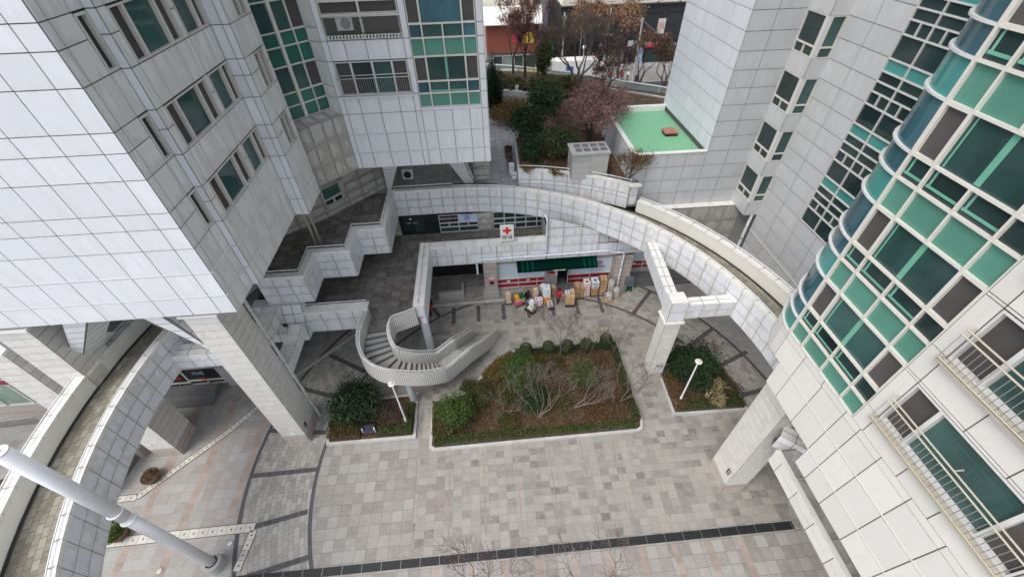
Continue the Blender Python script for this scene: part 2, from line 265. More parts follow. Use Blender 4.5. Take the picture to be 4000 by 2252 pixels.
# ------------------------------------------------------------------ mesh building
WORLD = {}          # object name -> world origin
class MB:
    def __init__(s): s.v = []; s.f = []; s.m = []; s.uv = []; s.r = []; s.ms = []; s.cur = None; s.rn = None
    def mat(s, name):
        if name not in s.ms: s.ms.append(name)
        s.cur = s.ms.index(name); return s
    def face(s, pts, uv=None, rnd=None):
        i = len(s.v); s.v += [tuple(p) for p in pts]; s.f.append(tuple(range(i, i+len(pts)))); s.m.append(s.cur or 0)
        s.uv.append(uv or [(0, 0), (1, 0), (1, 1), (0, 1)][:len(pts)] if len(pts) <= 4 else [(0.5, 0.5)]*len(pts))
        s.r.append(s.rn if s.rn is not None else (rnd if rnd is not None else random.random()))
    def hexa(s, b, t):
        """b, t: four bottom and four top corners, counter-clockwise from above"""
        s.rn_save = s.rn
        if s.rn is None: s.rn = random.random()
        s.face([b[3], b[2], b[1], b[0]]); s.face(t)
        for i in range(4):
            j = (i+1) % 4; s.face([b[i], b[j], t[j], t[i]])
        s.rn = s.rn_save
    def box(s, x0, y0, z0, x1, y1, z1):
        s.hexa([(x0, y0, z0), (x1, y0, z0), (x1, y1, z0), (x0, y1, z0)], [(x0, y0, z1), (x1, y0, z1), (x1, y1, z1), (x0, y1, z1)])
    def rbox(s, cx, cy, z0, wx, wy, h, a=0.0, tilt=0.0):
        c, n = math.cos(a), math.sin(a)
        q = [(cx+c*x-n*y, cy+n*x+c*y) for x, y in ((-wx/2, -wy/2), (wx/2, -wy/2), (wx/2, wy/2), (-wx/2, wy/2))]
        s.hexa([(*p, z0) for p in q], [(p[0]+tilt, p[1], z0+h) for p in q])
    def prism(s, poly, z0, z1, top=True, bottom=True, sides=True):
        n = len(poly)
        if top: s.face([(p[0], p[1], z1) for p in poly])
        if bottom: s.face([(p[0], p[1], z0) for p in reversed(poly)])
        if sides:
            for i in range(n):
                a, b = poly[i], poly[(i+1) % n]; s.face([(a[0], a[1], z0), (b[0], b[1], z0), (b[0], b[1], z1), (a[0], a[1], z1)])
    def tube(s, pts, rad, n=8, cap=True, close=False):
        pts = [Vector(p) for p in pts]; rs = rad if isinstance(rad, (list, tuple)) else [rad]*len(pts)
        rings = []; prev = None
        for i, p in enumerate(pts):
            a = pts[i-1] if i else (pts[-1] if close else None); b = pts[i+1] if i < len(pts)-1 else (pts[0] if close else None)
            d = ((b if b is not None else p) - (a if a is not None else p))
            d = d.normalized() if d.length > 1e-9 else Vector((0, 0, 1))
            if prev is None:
                u = d.cross(Vector((0, 0, 1)));
                if u.length < 1e-3: u = d.cross(Vector((1, 0, 0)))
            else:
                u = prev - d*prev.dot(d)
                if u.length < 1e-6: u = d.orthogonal()
            u.normalize(); prev = u; w_ = d.cross(u)
            i0 = len(s.v)
            for k in range(n):
                t = 2*math.pi*k/n; s.v.append(tuple(p + (u*math.cos(t) + w_*math.sin(t))*rs[i]))
            rings.append(i0)
        r = s.rn if s.rn is not None else random.random()
        L = len(rings)
        for i in range(L if close else L-1):
            a, b = rings[i], rings[(i+1) % L]
            for k in range(n):
                s.f.append((a+k, a+(k+1) % n, b+(k+1) % n, b+k)); s.m.append(s.cur or 0); s.uv.append([(0, 0), (1, 0), (1, 1), (0, 1)]); s.r.append(r)
        if cap and not close:
            for i0, rev in ((rings[0], True), (rings[-1], False)):
                ids = list(range(i0, i0+n)); ids = ids[::-1] if rev else ids
                s.f.append(tuple(ids)); s.m.append(s.cur or 0); s.uv.append([(0.5, 0.5)]*n); s.r.append(r)
    def cyl(s, x, y, z0, z1, r0, r1=None, n=20):
        s.tube([(x, y, z0), (x, y, z1)], [r0, r0 if r1 is None else r1], n)
    def lathe(s, x, y, prof, n=20):
        i0 = len(s.v); r = random.random()
        for (rr, z) in prof:
            for k in range(n): t = 2*math.pi*k/n; s.v.append((x+rr*math.cos(t), y+rr*math.sin(t), z))
        for i in range(len(prof)-1):
            a, b = i0+i*n, i0+(i+1)*n
            for k in range(n):
                s.f.append((a+k, a+(k+1) % n, b+(k+1) % n, b+k)); s.m.append(s.cur or 0); s.uv.append([(0, 0), (1, 0), (1, 1), (0, 1)]); s.r.append(r)
    def empty(s): return not s.f
    def build(s, name, parent=None, label=None, cat=None, group=None, kind=None, smooth=False):
        if not s.f: return None
        v = np.array(s.v); lo, hi = v.min(0), v.max(0)
        o0 = Vector(((lo[0]+hi[0])/2, (lo[1]+hi[1])/2, lo[2]))
        me = bpy.data.meshes.new(name); me.from_pydata([tuple(p) for p in (v - np.array(o0))], [], s.f)
        for mn in (s.ms or ['joint']): me.materials.append(MATS[mn])
        me.polygons.foreach_set('material_index', s.m)
        at = me.attributes.new('rnd', 'FLOAT', 'FACE'); at.data.foreach_set('value', s.r)
        uvl = me.uv_layers.new(name='UVMap'); flat = [c for q in s.uv for p in q for c in p]; uvl.data.foreach_set('uv', flat)
        if smooth: me.polygons.foreach_set('use_smooth', [True]*len(me.polygons))
        me.update(); o = bpy.data.objects.new(name, me)
        return place(o, o0, parent, label, cat, group, kind)
def place(o, w0, parent=None, label=None, cat=None, group=None, kind=None):
    COL.objects.link(o); WORLD[o.name] = Vector(w0)
    if parent is not None:
        o.parent = parent; o.location = Vector(w0) - WORLD[parent.name]
    else: o.location = w0
    if label: o['label'] = label
    if cat: o['category'] = cat
    if group: o['group'] = group
    if kind: o['kind'] = kind
    return o
def thing(name, w0, label, cat, group=None, kind=None):
    o = bpy.data.objects.new(name, None); o.empty_display_size = 0.3
    return place(o, w0, None, label, cat, group, kind)
def dup(root, loc, label=None, rotz=None):
    def cp(o, par):
        c = o.copy(); COL.objects.link(c)
        if par is not None: c.parent = par
        for ch in list(o.children): cp(ch, c)
        return c
    c = cp(root, None); c.location = loc; WORLD[c.name] = Vector(loc)
    if rotz is not None: c.rotation_euler = (0, 0, rotz)
    if label: c['label'] = label
    return c
def text(body, size, loc, U, V, matname, parent, name='lettering', align='CENTER', ext=0.004, bold=0.0, sx=1.0):
    """flat lettering: U along the line, V up; converted to a mesh"""
    c = bpy.data.curves.new(name, 'FONT'); c.body = body; c.size = size; c.align_x = align; c.align_y = 'CENTER'; c.extrude = ext; c.offset = bold
    t = bpy.data.objects.new('tmp_text', c); COL.objects.link(t)
    dg = bpy.context.evaluated_depsgraph_get(); me = bpy.data.meshes.new_from_object(t.evaluated_get(dg))
    bpy.data.objects.remove(t); me.materials.clear(); me.materials.append(MATS[matname])
    U = Vector(U).normalized(); V = Vector(V).normalized(); W = U.cross(V)
    me.transform(Matrix(((U.x*sx, V.x, W.x, 0), (U.y*sx, V.y, W.y, 0), (U.z*sx, V.z, W.z, 0), (0, 0, 0, 1))))
    o = bpy.data.objects.new(name, me); return place(o, loc, parent)

GAP, OUT = 0.032, 0.020
def panels(mb, O, U, N, us, zs, mat='panel', skip=(), joint='joint', gap=GAP, matf=None):
    """cladding cells on a vertical wall: O origin (x,y), U unit direction, N outward normal; skip = openings (u0,u1,z0,z1)"""
    for i in range(len(us)-1):
        for j in range(len(zs)-1):
            u0, u1, z0, z1 = us[i], us[i+1], zs[j], zs[j+1]; cu, cz = (u0+u1)/2, (z0+z1)/2
            if any(a < cu < b and c < cz < d for a, b, c, d in skip): continue
            def P(u, z, o): return (O[0]+U[0]*u+N[0]*o, O[1]+U[1]*u+N[1]*o, z)
            flip = (U[0]*N[1]-U[1]*N[0]) > 0
            def q(pts, uv=None, r=None):
                if flip: pts = pts[::-1]; uv = uv[::-1] if uv else None
                mb.face(pts, uv, r)
            mb.mat(joint); q([P(u0, z0, 0), P(u1, z0, 0), P(u1, z1, 0), P(u0, z1, 0)])
            g = gap/2; a, b, c, d = u0+g, u1-g, z0+g, z1-g
            if b-a < 0.02 or d-c < 0.02: continue
            r = random.random(); mb.mat(matf(cu, cz) if matf else mat)
            q([P(a, c, OUT), P(b, c, OUT), P(b, d, OUT), P(a, d, OUT)], [(0, 0), (1, 0), (1, 1), (0, 1)], r)
            q([P(a, c, 0), P(b, c, 0), P(b, c, OUT), P(a, c, OUT)], None, r); q([P(a, d, OUT), P(b, d, OUT), P(b, d, 0), P(a, d, 0)], None, r)
            q([P(a, c, 0), P(a, c, OUT), P(a, d, OUT), P(a, d, 0)], None, r); q([P(b, c, OUT), P(b, c, 0), P(b, d, 0), P(b, d, OUT)], None, r)
def poly_panels(mb, pts, zs, side, mat='panel', step=None, z_of=None):
    """cladding along a polyline of (x,y); side=+1 puts the face to the right of travel"""
    for k in range(len(pts)-1):
        a, b = Vector(pts[k][:2]), Vector(pts[k+1][:2]); L = (b-a).length
        if L < 1e-4: continue
        U = (b-a)/L; N = Vector((U.y, -U.x))*side
        n = max(1, round(L/step)) if step else 1
        panels(mb, a, U, N, [L*i/n for i in range(n+1)], zs, mat)
def strip(mb, inner, outer, z):
    for i in range(len(inner)-1):
        a, b, c, d = inner[i], inner[i+1], outer[i+1], outer[i]
        zz = z if not isinstance(z, (list, tuple)) else None
        za, zb = (z, z) if zz is not None else (z[i], z[i+1])
        mb.face([(a[0], a[1], za), (d[0], d[1], za), (c[0], c[1], zb), (b[0], b[1], zb)][::-1] if cross2(a, b, d) > 0 else [(a[0], a[1], za), (d[0], d[1], za), (c[0], c[1], zb), (b[0], b[1], zb)], [(0, 0), (0, 1), (1, 1), (1, 0)])
def cross2(a, b, d): return (b[0]-a[0])*(d[1]-a[1]) - (b[1]-a[1])*(d[0]-a[0])
def wallstrip(mb, pts, z0, z1, both=True):
    for i in range(len(pts)-1):
        a, b = pts[i], pts[i+1]
        mb.face([(a[0], a[1], z0), (b[0], b[1], z0), (b[0], b[1], z1), (a[0], a[1], z1)])
def arc(c, r, a0, a1, n):
    return [(c[0]+r*math.cos(R(a0+(a1-a0)*i/n)), c[1]+r*math.sin(R(a0+(a1-a0)*i/n))) for i in range(n+1)]
def offset_poly(pts, d):
    """shift an open polyline sideways by d (right of travel positive), mitred"""
    P2 = [Vector(p[:2]) for p in pts]; out = []
    for i, p in enumerate(P2):
        ns = []
        if i: t = (p-P2[i-1]).normalized(); ns.append(Vector((t.y, -t.x)))
        if i < len(P2)-1: t = (P2[i+1]-p).normalized(); ns.append(Vector((t.y, -t.x)))
        n = sum(ns, Vector((0, 0)))/len(ns); n = n/max(n.length_squared, 0.2); out.append(tuple(p+n*d))
    return out
def solid_strip(mb, inner, outer, z0, z1):
    """closed bar between two polylines"""
    for i in range(len(inner)-1):
        a, b, c, d = inner[i], inner[i+1], outer[i+1], outer[i]
        q = [a, b, c, d] if cross2(a, b, d) > 0 else [d, c, b, a]
        z0a = z0[i] if isinstance(z0, (list, tuple)) else z0; z0b = z0[i+1] if isinstance(z0, (list, tuple)) else z0
        z1a = z1[i] if isinstance(z1, (list, tuple)) else z1; z1b = z1[i+1] if isinstance(z1, (list, tuple)) else z1
        zz0 = {a: z0a, d: z0a, b: z0b, c: z0b}; zz1 = {a: z1a, d: z1a, b: z1b, c: z1b}
        r = random.random()
        mb.face([(p[0], p[1], zz1[p]) for p in q], None, r); mb.face([(p[0], p[1], zz0[p]) for p in reversed(q)], None, r)
        for (s_, t_) in ((a, b), (c, d)):
            if cross2(s_, t_, ((a[0]+b[0]+c[0]+d[0])/4, (a[1]+b[1]+c[1]+d[1])/4)) < 0: s_, t_ = t_, s_
            mb.face([(s_[0], s_[1], zz0[s_]), (t_[0], t_[1], zz0[t_]), (t_[0], t_[1], zz1[t_]), (s_[0], s_[1], zz1[s_])], None, r)
        if i == 0: mb.face([(d[0], d[1], z0a), (a[0], a[1], z0a), (a[0], a[1], z1a), (d[0], d[1], z1a)], None, r)
        if i == len(inner)-2: mb.face([(b[0], b[1], z0b), (c[0], c[1], z0b), (c[0], c[1], z1b), (b[0], b[1], z1b)], None, r)

def glazing(parent, name, O, U, N, cells, fmat='frame', hw=0.035, front=0.03, back=-0.07, pane='pane'):
    """cells (u0,u1,z0,z1,kind[,hw]); each gets a frame ring and a pane set back in it"""
    fr = MB(); gl = MB()
    def P(u, z, o): return (O[0]+U[0]*u+N[0]*o, O[1]+U[1]*u+N[1]*o, z)
    flip = (U[0]*N[1]-U[1]*N[0]) > 0
    def q(mb, pts, r=None):
        mb.face(pts[::-1] if flip else pts, None, r)
    for c in cells:
        u0, u1, z0, z1, kind = c[:5]; h = c[5] if len(c) > 5 else hw
        a, b, lo, hi = u0+h, u1-h, z0+h, z1-h; fr.mat(fmat)
        o4 = [(u0, z0), (u1, z0), (u1, z1), (u0, z1)]; i4 = [(a, lo), (b, lo), (b, hi), (a, hi)]
        for k in range(4):
            k2 = (k+1) % 4
            q(fr, [P(*o4[k], front), P(*o4[k2], front), P(*i4[k2], front), P(*i4[k], front)], 0.5)
            q(fr, [P(*i4[k], front), P(*i4[k2], front), P(*i4[k2], back), P(*i4[k], back)], 0.5)
            q(fr, [P(*o4[k2], front), P(*o4[k], front), P(*o4[k], -0.01), P(*o4[k2], -0.01)], 0.5)
        gl.mat(kind); q(gl, [P(a, lo, back+0.01), P(b, lo, back+0.01), P(b, hi, back+0.01), P(a, hi, back+0.01)])
    f = fr.build(name, parent); gl.build(pane, f); return f
def railing(mb, pts, z_base, h, post=0.9, r=0.02, mat='steel', bars=0, rails=1, lean=0.0):
    mb.mat(mat)
    for k in range(rails): mb.tube([(p[0], p[1], (z_base if not isinstance(z_base, list) else z_base[i])+h-0.12*k) for i, p in enumerate(pts)], r, 6)
    for i in range(len(pts)):
        zb = z_base if not isinstance(z_base, list) else z_base[i]
        mb.tube([(pts[i][0], pts[i][1], zb), (pts[i][0], pts[i][1], zb+h)], r*0.7, 5)

# ------------------------------------------------------------------ plants
def leaf_obj(name, centers, size, mats, parent=None, dirs=None, aspect=1.0, weights=None, **kw):
    """thousands of leaf-sized quads at the given centres"""
    n = len(centers); c = np.asarray(centers, float)
    a = rng.normal(size=(n, 3)); a /= np.linalg.norm(a, axis=1, keepdims=True)
    if dirs is not None: a = a*0.45 + dirs; a /= np.linalg.norm(a, axis=1, keepdims=True)
    b = np.cross(a, rng.normal(size=(n, 3))); b /= np.linalg.norm(b, axis=1, keepdims=True)
    s = (size*(0.6+0.8*rng.random((n, 1)))); A = a*s*aspect; B = b*s*0.5
    v = np.empty((n, 4, 3)); v[:, 0] = c-A*0.5; v[:, 1] = c+B*0.6; v[:, 2] = c+A*0.5; v[:, 3] = c-B*0.6
    v = v.reshape(-1, 3); lo, hi = v.min(0), v.max(0); o0 = Vector(((lo[0]+hi[0])/2, (lo[1]+hi[1])/2, lo[2])); v -= np.array(o0)
    me = bpy.data.meshes.new(name); me.vertices.add(4*n); me.vertices.foreach_set('co', v.ravel())
    me.loops.add(4*n); me.loops.foreach_set('vertex_index', np.arange(4*n, dtype=np.int32))
    me.polygons.add(n); me.polygons.foreach_set('loop_start', np.arange(0, 4*n, 4, dtype=np.int32)); me.polygons.foreach_set('loop_total', np.full(n, 4, dtype=np.int32))
    for m_ in mats: me.materials.append(MATS[m_])
    me.update(calc_edges=True)
    wts = np.array(weights or [1]*len(mats), float); wts /= wts.sum()
    me.polygons.foreach_set('material_index', rng.choice(len(mats), n, p=wts).astype(np.int32))
    at = me.attributes.new('rnd', 'FLOAT', 'FACE'); at.data.foreach_set('value', rng.random(n))
    o = bpy.data.objects.new(name, me); return place(o, o0, parent, **kw)
def blob_pts(cx, cy, cz, rx, ry, rz, n, clumps=14, shell=0.55, clump_r=0.38, top=True):
    """points gathered in uneven clumps over an ellipsoid's outer half"""
    d = rng.normal(size=(clumps, 3)); d /= np.linalg.norm(d, axis=1, keepdims=True)
    if top: d[:, 2] = np.abs(d[:, 2])*0.9 - 0.15
    cc = d*(shell + (1-shell)*rng.random((clumps, 1)))*0.78
    k = rng.integers(0, clumps, n); p = cc[k] + rng.normal(size=(n, 3))*clump_r*0.55*(0.6+0.8*rng.random((clumps, 1))[k])
    p = p*np.array([rx, ry, rz]) + np.array([cx, cy, cz]); return p
def in_poly(poly, x, y):
    r = np.zeros(x.shape, bool); n = len(poly); j = n-1
    for i in range(n):
        xi, yi = poly[i]; xj, yj = poly[j]
        c = ((yi > y) != (yj > y)) & (x < (xj-xi)*(y-yi)/((yj-yi) if yj != yi else 1e-9)+xi); r ^= c; j = i
    return r
def scatter(poly, n, z0, z1, bumpy=0.0):
    p = np.array(poly); lo, hi = p.min(0), p.max(0); out = []
    x = lo[0]+(hi[0]-lo[0])*rng.random(n*3); y = lo[1]+(hi[1]-lo[1])*rng.random(n*3); k = in_poly(poly, x, y); x, y = x[k][:n], y[k][:n]
    h = 1+bumpy*(np.sin(x*2.3+1.1)*np.cos(y*2.9+0.4)+0.5*np.sin(x*5.1+y*3.7))
    return np.c_[x, y, z0+(z1-z0)*np.sqrt(rng.random(len(x)))*h]
def branches(mb, p, d, length, rad, depth, spread=0.55, up=0.12, tips=None, fork=(2, 3), shrink=0.74, n=4, wob=0.12, minr=0.006):
    """a recursively forking limb of tapered tubes"""
    segs = 3 if depth > 1 else 2; pts = [Vector(p)]; dd = Vector(d).normalized(); rs = [rad]
    for i in range(segs):
        dd = (dd + Vector((random.gauss(0, wob), random.gauss(0, wob), random.gauss(0, wob)+up*0.3))).normalized()
        pts.append(pts[-1]+dd*length/segs); rs.append(max(minr, rad*(1-0.34*(i+1)/segs)))
    mb.tube([tuple(q) for q in pts], rs, n if depth > 1 else 3, cap=False)
    if tips is not None and depth <= 2: tips += [tuple(q) for q in pts[1:]]
    if depth <= 0: return
    k = random.randint(*fork)
    for i in range(k):
        ax = Vector((random.gauss(0, 1), random.gauss(0, 1), random.gauss(0, 1))).cross(dd)
        if ax.length < 1e-3: continue
        ax.normalize(); ang = spread*(0.5+0.9*random.random()); nd = Matrix.Rotation(ang*(1 if i else 0.5), 3, ax) @ dd; nd.z += up
        st = pts[-1] if (i < 2 or random.random() < 0.5) else pts[-2]
        branches(mb, st, nd, length*shrink*(0.8+0.4*random.random()), rs[-1]*0.72 if i else rs[-1]*0.85, depth-1, spread, up, tips, fork, shrink, n, wob, minr)
def bare_tree(name, x, y, z, h, label, cat='tree', group=None, depth=5, rad=0.09, bark='bark_pale', leaf=None, leaf_n=0, leaf_s=0.12, spread=0.5, stems=1, lean=(0, 0), up=0.14, wts=None, jit=0.15, shrink=0.74, minr=0.006, trunk=0.28, tilt=0.35):
    t = thing(name, (x, y, z), label, cat, group); tr = MB().mat(bark); cr = MB().mat(bark); tips = []
    for s_ in range(stems):
        a = random.random()*6.28 if stems > 1 else 0; tl = tilt if stems > 1 else 0.0
        d = Vector((math.cos(a)*tl+lean[0], math.sin(a)*tl+lean[1], 1)).normalized(); th = h*trunk
        top = Vector((x, y, z)) + d*th; mid = Vector((x, y, z-0.1))*0.5+top*0.5+Vector((random.gauss(0, .04), random.gauss(0, .04), 0))
        tr.tube([(x, y, z-0.1), tuple(mid), tuple(top)], [rad*1.25, rad, rad*0.85], 8, cap=False)
        for k in range(3 if stems == 1 else 2):
            aa = a + k*2.1 + random.random(); nd = (d + Vector((math.cos(aa), math.sin(aa), 0))*spread*1.1).normalized()
            branches(cr, top, nd, h*0.24, rad*0.62, depth, spread, up, tips, shrink=shrink, minr=minr)
    tr.build('trunk', t); c = cr.build('crown', t)
    if leaf and leaf_n and tips:
        tp = np.array(tips); p = tp[rng.integers(0, len(tp), leaf_n)] + rng.normal(size=(leaf_n, 3))*jit
        leaf_obj('foliage', p, leaf_s, leaf if isinstance(leaf, list) else [leaf], t, weights=wts)
    return t
# ================================================================== ground and paving
C_IN, R_IN = (2.41, 10.87), 13.13
C_OUT, R_OUT = (1.76, 11.53), 16.25
g = MB().mat('asphalt'); g.face([(-260, -120, 0), (260, -120, 0), (260, 300, 0), (-260, 300, 0)]); g.build('ground', kind='structure')
def sheet(name, poly, z, mat, kind='structure'):
    m = MB().mat(mat); m.face([(x, y, z) for x, y in poly]); return m.build(name, kind=kind)
sheet('outer_paving', [(-40, -14), (24, -14), (24, 30), (-40, 30)], 0.004, 'paving_left')
sheet('ring_paving', arc(C_OUT, R_OUT, 0, 360, 96)[:-1], 0.008, 'paving_ring')
sheet('plaza_paving', [p for p in arc(C_IN, R_IN, 0, 360, 96)[:-1]], 0.012, 'paving_main')
a0 = math.degrees(math.acos((-5.05-C_IN[0])/R_IN))
sheet('plaza_paving_left', arc(C_IN, R_IN, a0, 360-a0, 48), 0.016, 'paving_big')
sheet('lower_paving', [(-14, -14), (24, -14), (24, 5.7), (-14, 5.7)], 0.018, 'paving_big')
m = MB()
m.mat('granite_dark')
for c, r, a, b in ((C_IN, R_IN, 0, 72), (C_IN, R_IN, 108, 214), (C_OUT, R_OUT, 0, 60), (C_OUT, R_OUT, 130, 204)):
    i, o = arc(c, r-0.10, a, b, 60), arc(c, r+0.10, a, b, 60); strip(m, i, o, 0.022)
m.build('dark_paving_arcs', kind='structure')
m = MB()
def bar(x0, y0, x1, y1, w_, z=0.026, mat='granite_dark'):
    a, b = Vector((x0, y0)), Vector((x1, y1)); d = (b-a).normalized(); n = Vector((-d.y, d.x))*w_/2; L = (b-a).length; k = max(1, round(L/0.42)); m.mat(mat)
    for i in range(k):
        p, q = a+d*(L*i/k+0.006), a+d*(L*(i+1)/k-0.006); m.face([(*(p-n), z), (*(q-n), z), (*(q+n), z), (*(p+n), z)])
for a in ((-14.45, 11.0, -10.8, 11.05, .27), (-14.2, 8.1, -10.7, 8.78, .27), (-13.4, 5.9, -10.0, 6.62, .27), (-14.3, 13.75, -10.8, 13.3, .27), (-13.9, 16.95, -10.3, 15.6, .3), (-12.2, 19.5, -9.1, 17.6, .3), (12.85, 23.4, 10.7, 21.1, .3), (16.2, 19.1, 13.7, 17.6, .3), (17.6, 16.75, 14.95, 15.7, .3), (18.0, 13.85, 15.4, 13.4, .3), (-6.9, 21.8, -8.2, 23.4, .3), (-4.75, 23.2, -4.25, 22.3, .3)): bar(*a)
for x in (-3.13, -1.2, .76, 2.7, 4.62, 6.54, 8.45): bar(x, 23.15, x, 21.46, .28)
m.build('dark_paving_bars', kind='structure')
m = MB()
for x in (-5.05, -3.14, -1.2, .68, 2.64, 4.58, 6.52, 8.46):
    y = 6.75 if x > -5 else 6.75
    while y < 11.4: bar(x, y, x, y+0.5, 0.075, 0.021, 'seam'); y += 0.52
for x in (-3.7, -2.0, -0.3, 1.4, 3.1, 4.8, 6.5, 8.2, 9.9, 11.6): bar(x, -3, x, 5.6, 0.32, 0.023, 'band')
for i, (x, y) in enumerate(((-19.3, 8.9), (-17.6, 9.4), (-15.9, 9.9))):
    pass
simple('seam', (0.33, 0.26, 0.225), 0.8, var=0.25, nscale=3); simple('band', (0.35, 0.285, 0.25), 0.8, var=0.25, nscale=2)
m.build('pink_paving_strips', kind='structure')
BANDS = [(-17.22, 3, -17.22, 16.5), (-14.85, 9.0, -14.85, 17.0), (-19.5, 3, -19.5, 16.5), (-12.5, 17.5, -12.5, 22)]
m = MB(); dx, dy = math.cos(R(104)), math.sin(R(104))
for q in BANDS: bar(*q, 0.42, 0.0065, 'band')
m.build('pink_paving_bands', kind='structure')
# ---- drains
dr = thing('drain_grate', (0, 5.89, 0), 'long black slotted grate crossing the plaza paving', 'drain grate')
m = MB().mat('black'); m.face([(-14, 5.70, 0.028), (14.6, 5.70, 0.028), (14.6, 6.08, 0.028), (-14, 6.08, 0.028)]); m.build('channel', dr)
m = MB().mat('steel'); x = -14
simple('grate_iron', (0.045, 0.05, 0.055), 0.45, metal=0.4); m.mat('grate_iron')
for yy in (5.70, 5.80, 5.89, 5.98, 6.07): m.box(-14, yy-0.006, 0.030, 14.6, yy+0.006, 0.042)
for i in range(int(28.6/0.055)):
    xx = -14+i*0.055; m.box(xx, 5.70, 0.030, xx+0.014, 6.07, 0.038)
m.build('bars', dr); m = MB().mat('steel')
for i in range(31): xx = -14+i*0.95; m.box(xx-0.008, 5.70, 0.030, xx+0.008, 6.07, 0.044)
m.build('frame', dr)
def gutter(pts, w_, label, slot=0.5):
    t = thing('stone_gutter', (*pts[0], 0), label, 'gutter', 'slotted stone gutters in the paving'); a = MB().mat('gutter_stone'); b = MB().mat('black'); w_ *= 1.35
    for k in range(len(pts)-1):
        p, q = Vector(pts[k]), Vector(pts[k+1]); d = (q-p).normalized(); n = Vector((-d.y, d.x)); L = (q-p).length; c = max(1, round(L/slot))
        for i in range(c):
            s, e = p+d*(L*i/c+0.008), p+d*(L*(i+1)/c-0.008); a.face([(*(s-n*w_/2), .030), (*(e-n*w_/2), .030), (*(e+n*w_/2), .030), (*(s+n*w_/2), .030)])
            mm = (s+e)/2; b.face([(*(mm-n*.06-d*.025), .034), (*(mm-n*.06+d*.025), .034), (*(mm+n*.06+d*.025), .034), (*(mm+n*.06-d*.025), .034)])
    a.build('slab', t); b.build('slot', t); e_ = MB().mat('granite_dark')
    for k in range(len(pts)-1):
        p, q = Vector(pts[k]), Vector(pts[k+1]); d = (q-p).normalized(); n = Vector((-d.y, d.x))*(w_/2+.035); e_.face([(*(p-n), .0285), (*(q-n), .0285), (*(q+n), .0285), (*(p+n), .0285)])
    e_.build('edging', t)
gutter([(-21.6, 10.35), (-20.4, 10.38), (-16.9, 13.9), (-14.1, 17.5), (-10.4, 21.1), (-9, 22.5)], 0.24, 'pale slotted gutter running diagonally from the left columns into the shade')
gutter([(-20.7, 8.15), (-17.1, 8.21), (-13.3, 8.25)], 0.32, 'pale slotted gutter reaching the foot of the dark paving arc near the white mast')
gutter([(-13.3, 8.1), (-13.5, 6.3)], 0.26, 'short stone gutter between the corner of the paving and the black grate')
gutter([(-6.2, 23.45), (1.0, 23.6)], 0.24, 'stone gutter along the shop front by the parking recess')
for x, y, l in ((-14.29, 7.58, 'round blue glass ground light beside the white mast'), (-17.32, 6.66, 'round metal ground light far left of the white mast')):
    t = thing('ground_light', (x, y, 0), l, 'ground light'); m = MB().mat('steel'); m.lathe(x, y, [(.13, .02), (.13, .04), (.10, .045)], 20); m.build('rim', t)
    m = MB().mat('blue_film' if x > -15 else 'gutter_stone'); m.lathe(x, y, [(.10, .04), (.001, .045)], 20); m.build('lens', t)
# ================================================================== towers
X1, Y1 = (1, 0), (0, 1)
ST = 2.71
def storeys(base, n, offs): return [base+ST*k+o for k in range(n) for o in offs]
# ------------------------------------------------ left tower
LT = thing('apartment_tower', (-14, 14, 0), 'white panelled apartment tower with dark strip windows filling the upper left', 'apartment tower')
zL = [11.6, 12.55, 13.72, 14.9] + storeys(14.9, 7, (.88, 1.5, 2.71))
zL = [z for z in zL if z < 31]
m = MB(); xs = [-10.47, -11.15]+[-12.22-1.125*k for k in range(26)]; xs = sorted(xs)
panels(m, (0, 12.62), X1, (0, -1), xs, zL, 'panel'); 
m.mat('panel'); m.box(xs[0], 12.590, 13.735, -10.44, 12.60, 13.76); m.box(xs[0], 12.590, 12.565, -10.44, 12.60, 12.59)
m.build('front_wall', LT)
win = [(14.9, 16.38)]+[(17.61+ST*k, 19.09+ST*k) for k in range(5)]
m = MB(); sk1 = [(13.76, 14.30, a, b) for a, b in win]
panels(m, (-10.47, 0), Y1, (1, 0), [12.62, 12.93, 13.76, 14.30], zL, 'panel_grey', sk1)
sk2 = [(14.68, 17.57, a, b) for a, b in win]+[(17.83, 19.57, a, b) for a, b in win]
panels(m, (-10.17, 0), Y1, (1, 0), [14.30, 14.68, 15.34, 16.87, 17.57, 17.83, 18.96, 19.57, 19.65], zL, 'panel_grey', sk2)
sk3 = [(20.51, 21.54, a, b) for a, b in win]
panels(m, (-9.42, 0), Y1, (1, 0), [19.65, 20.51, 21.54, 21.9], zL, 'panel_grey', sk3)
m.mat('panel_grey')
for z in (12.53, 13.70): m.box(-10.47, 12.62, z, -10.42, 14.30, z+.06); m.box(-10.17, 14.31, z, -10.12, 19.65, z+.06); m.box(-9.42, 19.66, z, -9.37, 21.9, z+.06)
m.build('side_wall', LT)
m = MB(); panels(m, (0, 14.30), X1, (0, -1), [-10.45, -10.17], zL, 'panel'); m.build('notch_wall', LT); m = MB(); panels(m, (0, 19.65), X1, (0, -1), [-10.15, -9.72, -9.42], zL, 'panel'); m.build('notch_wall', LT)
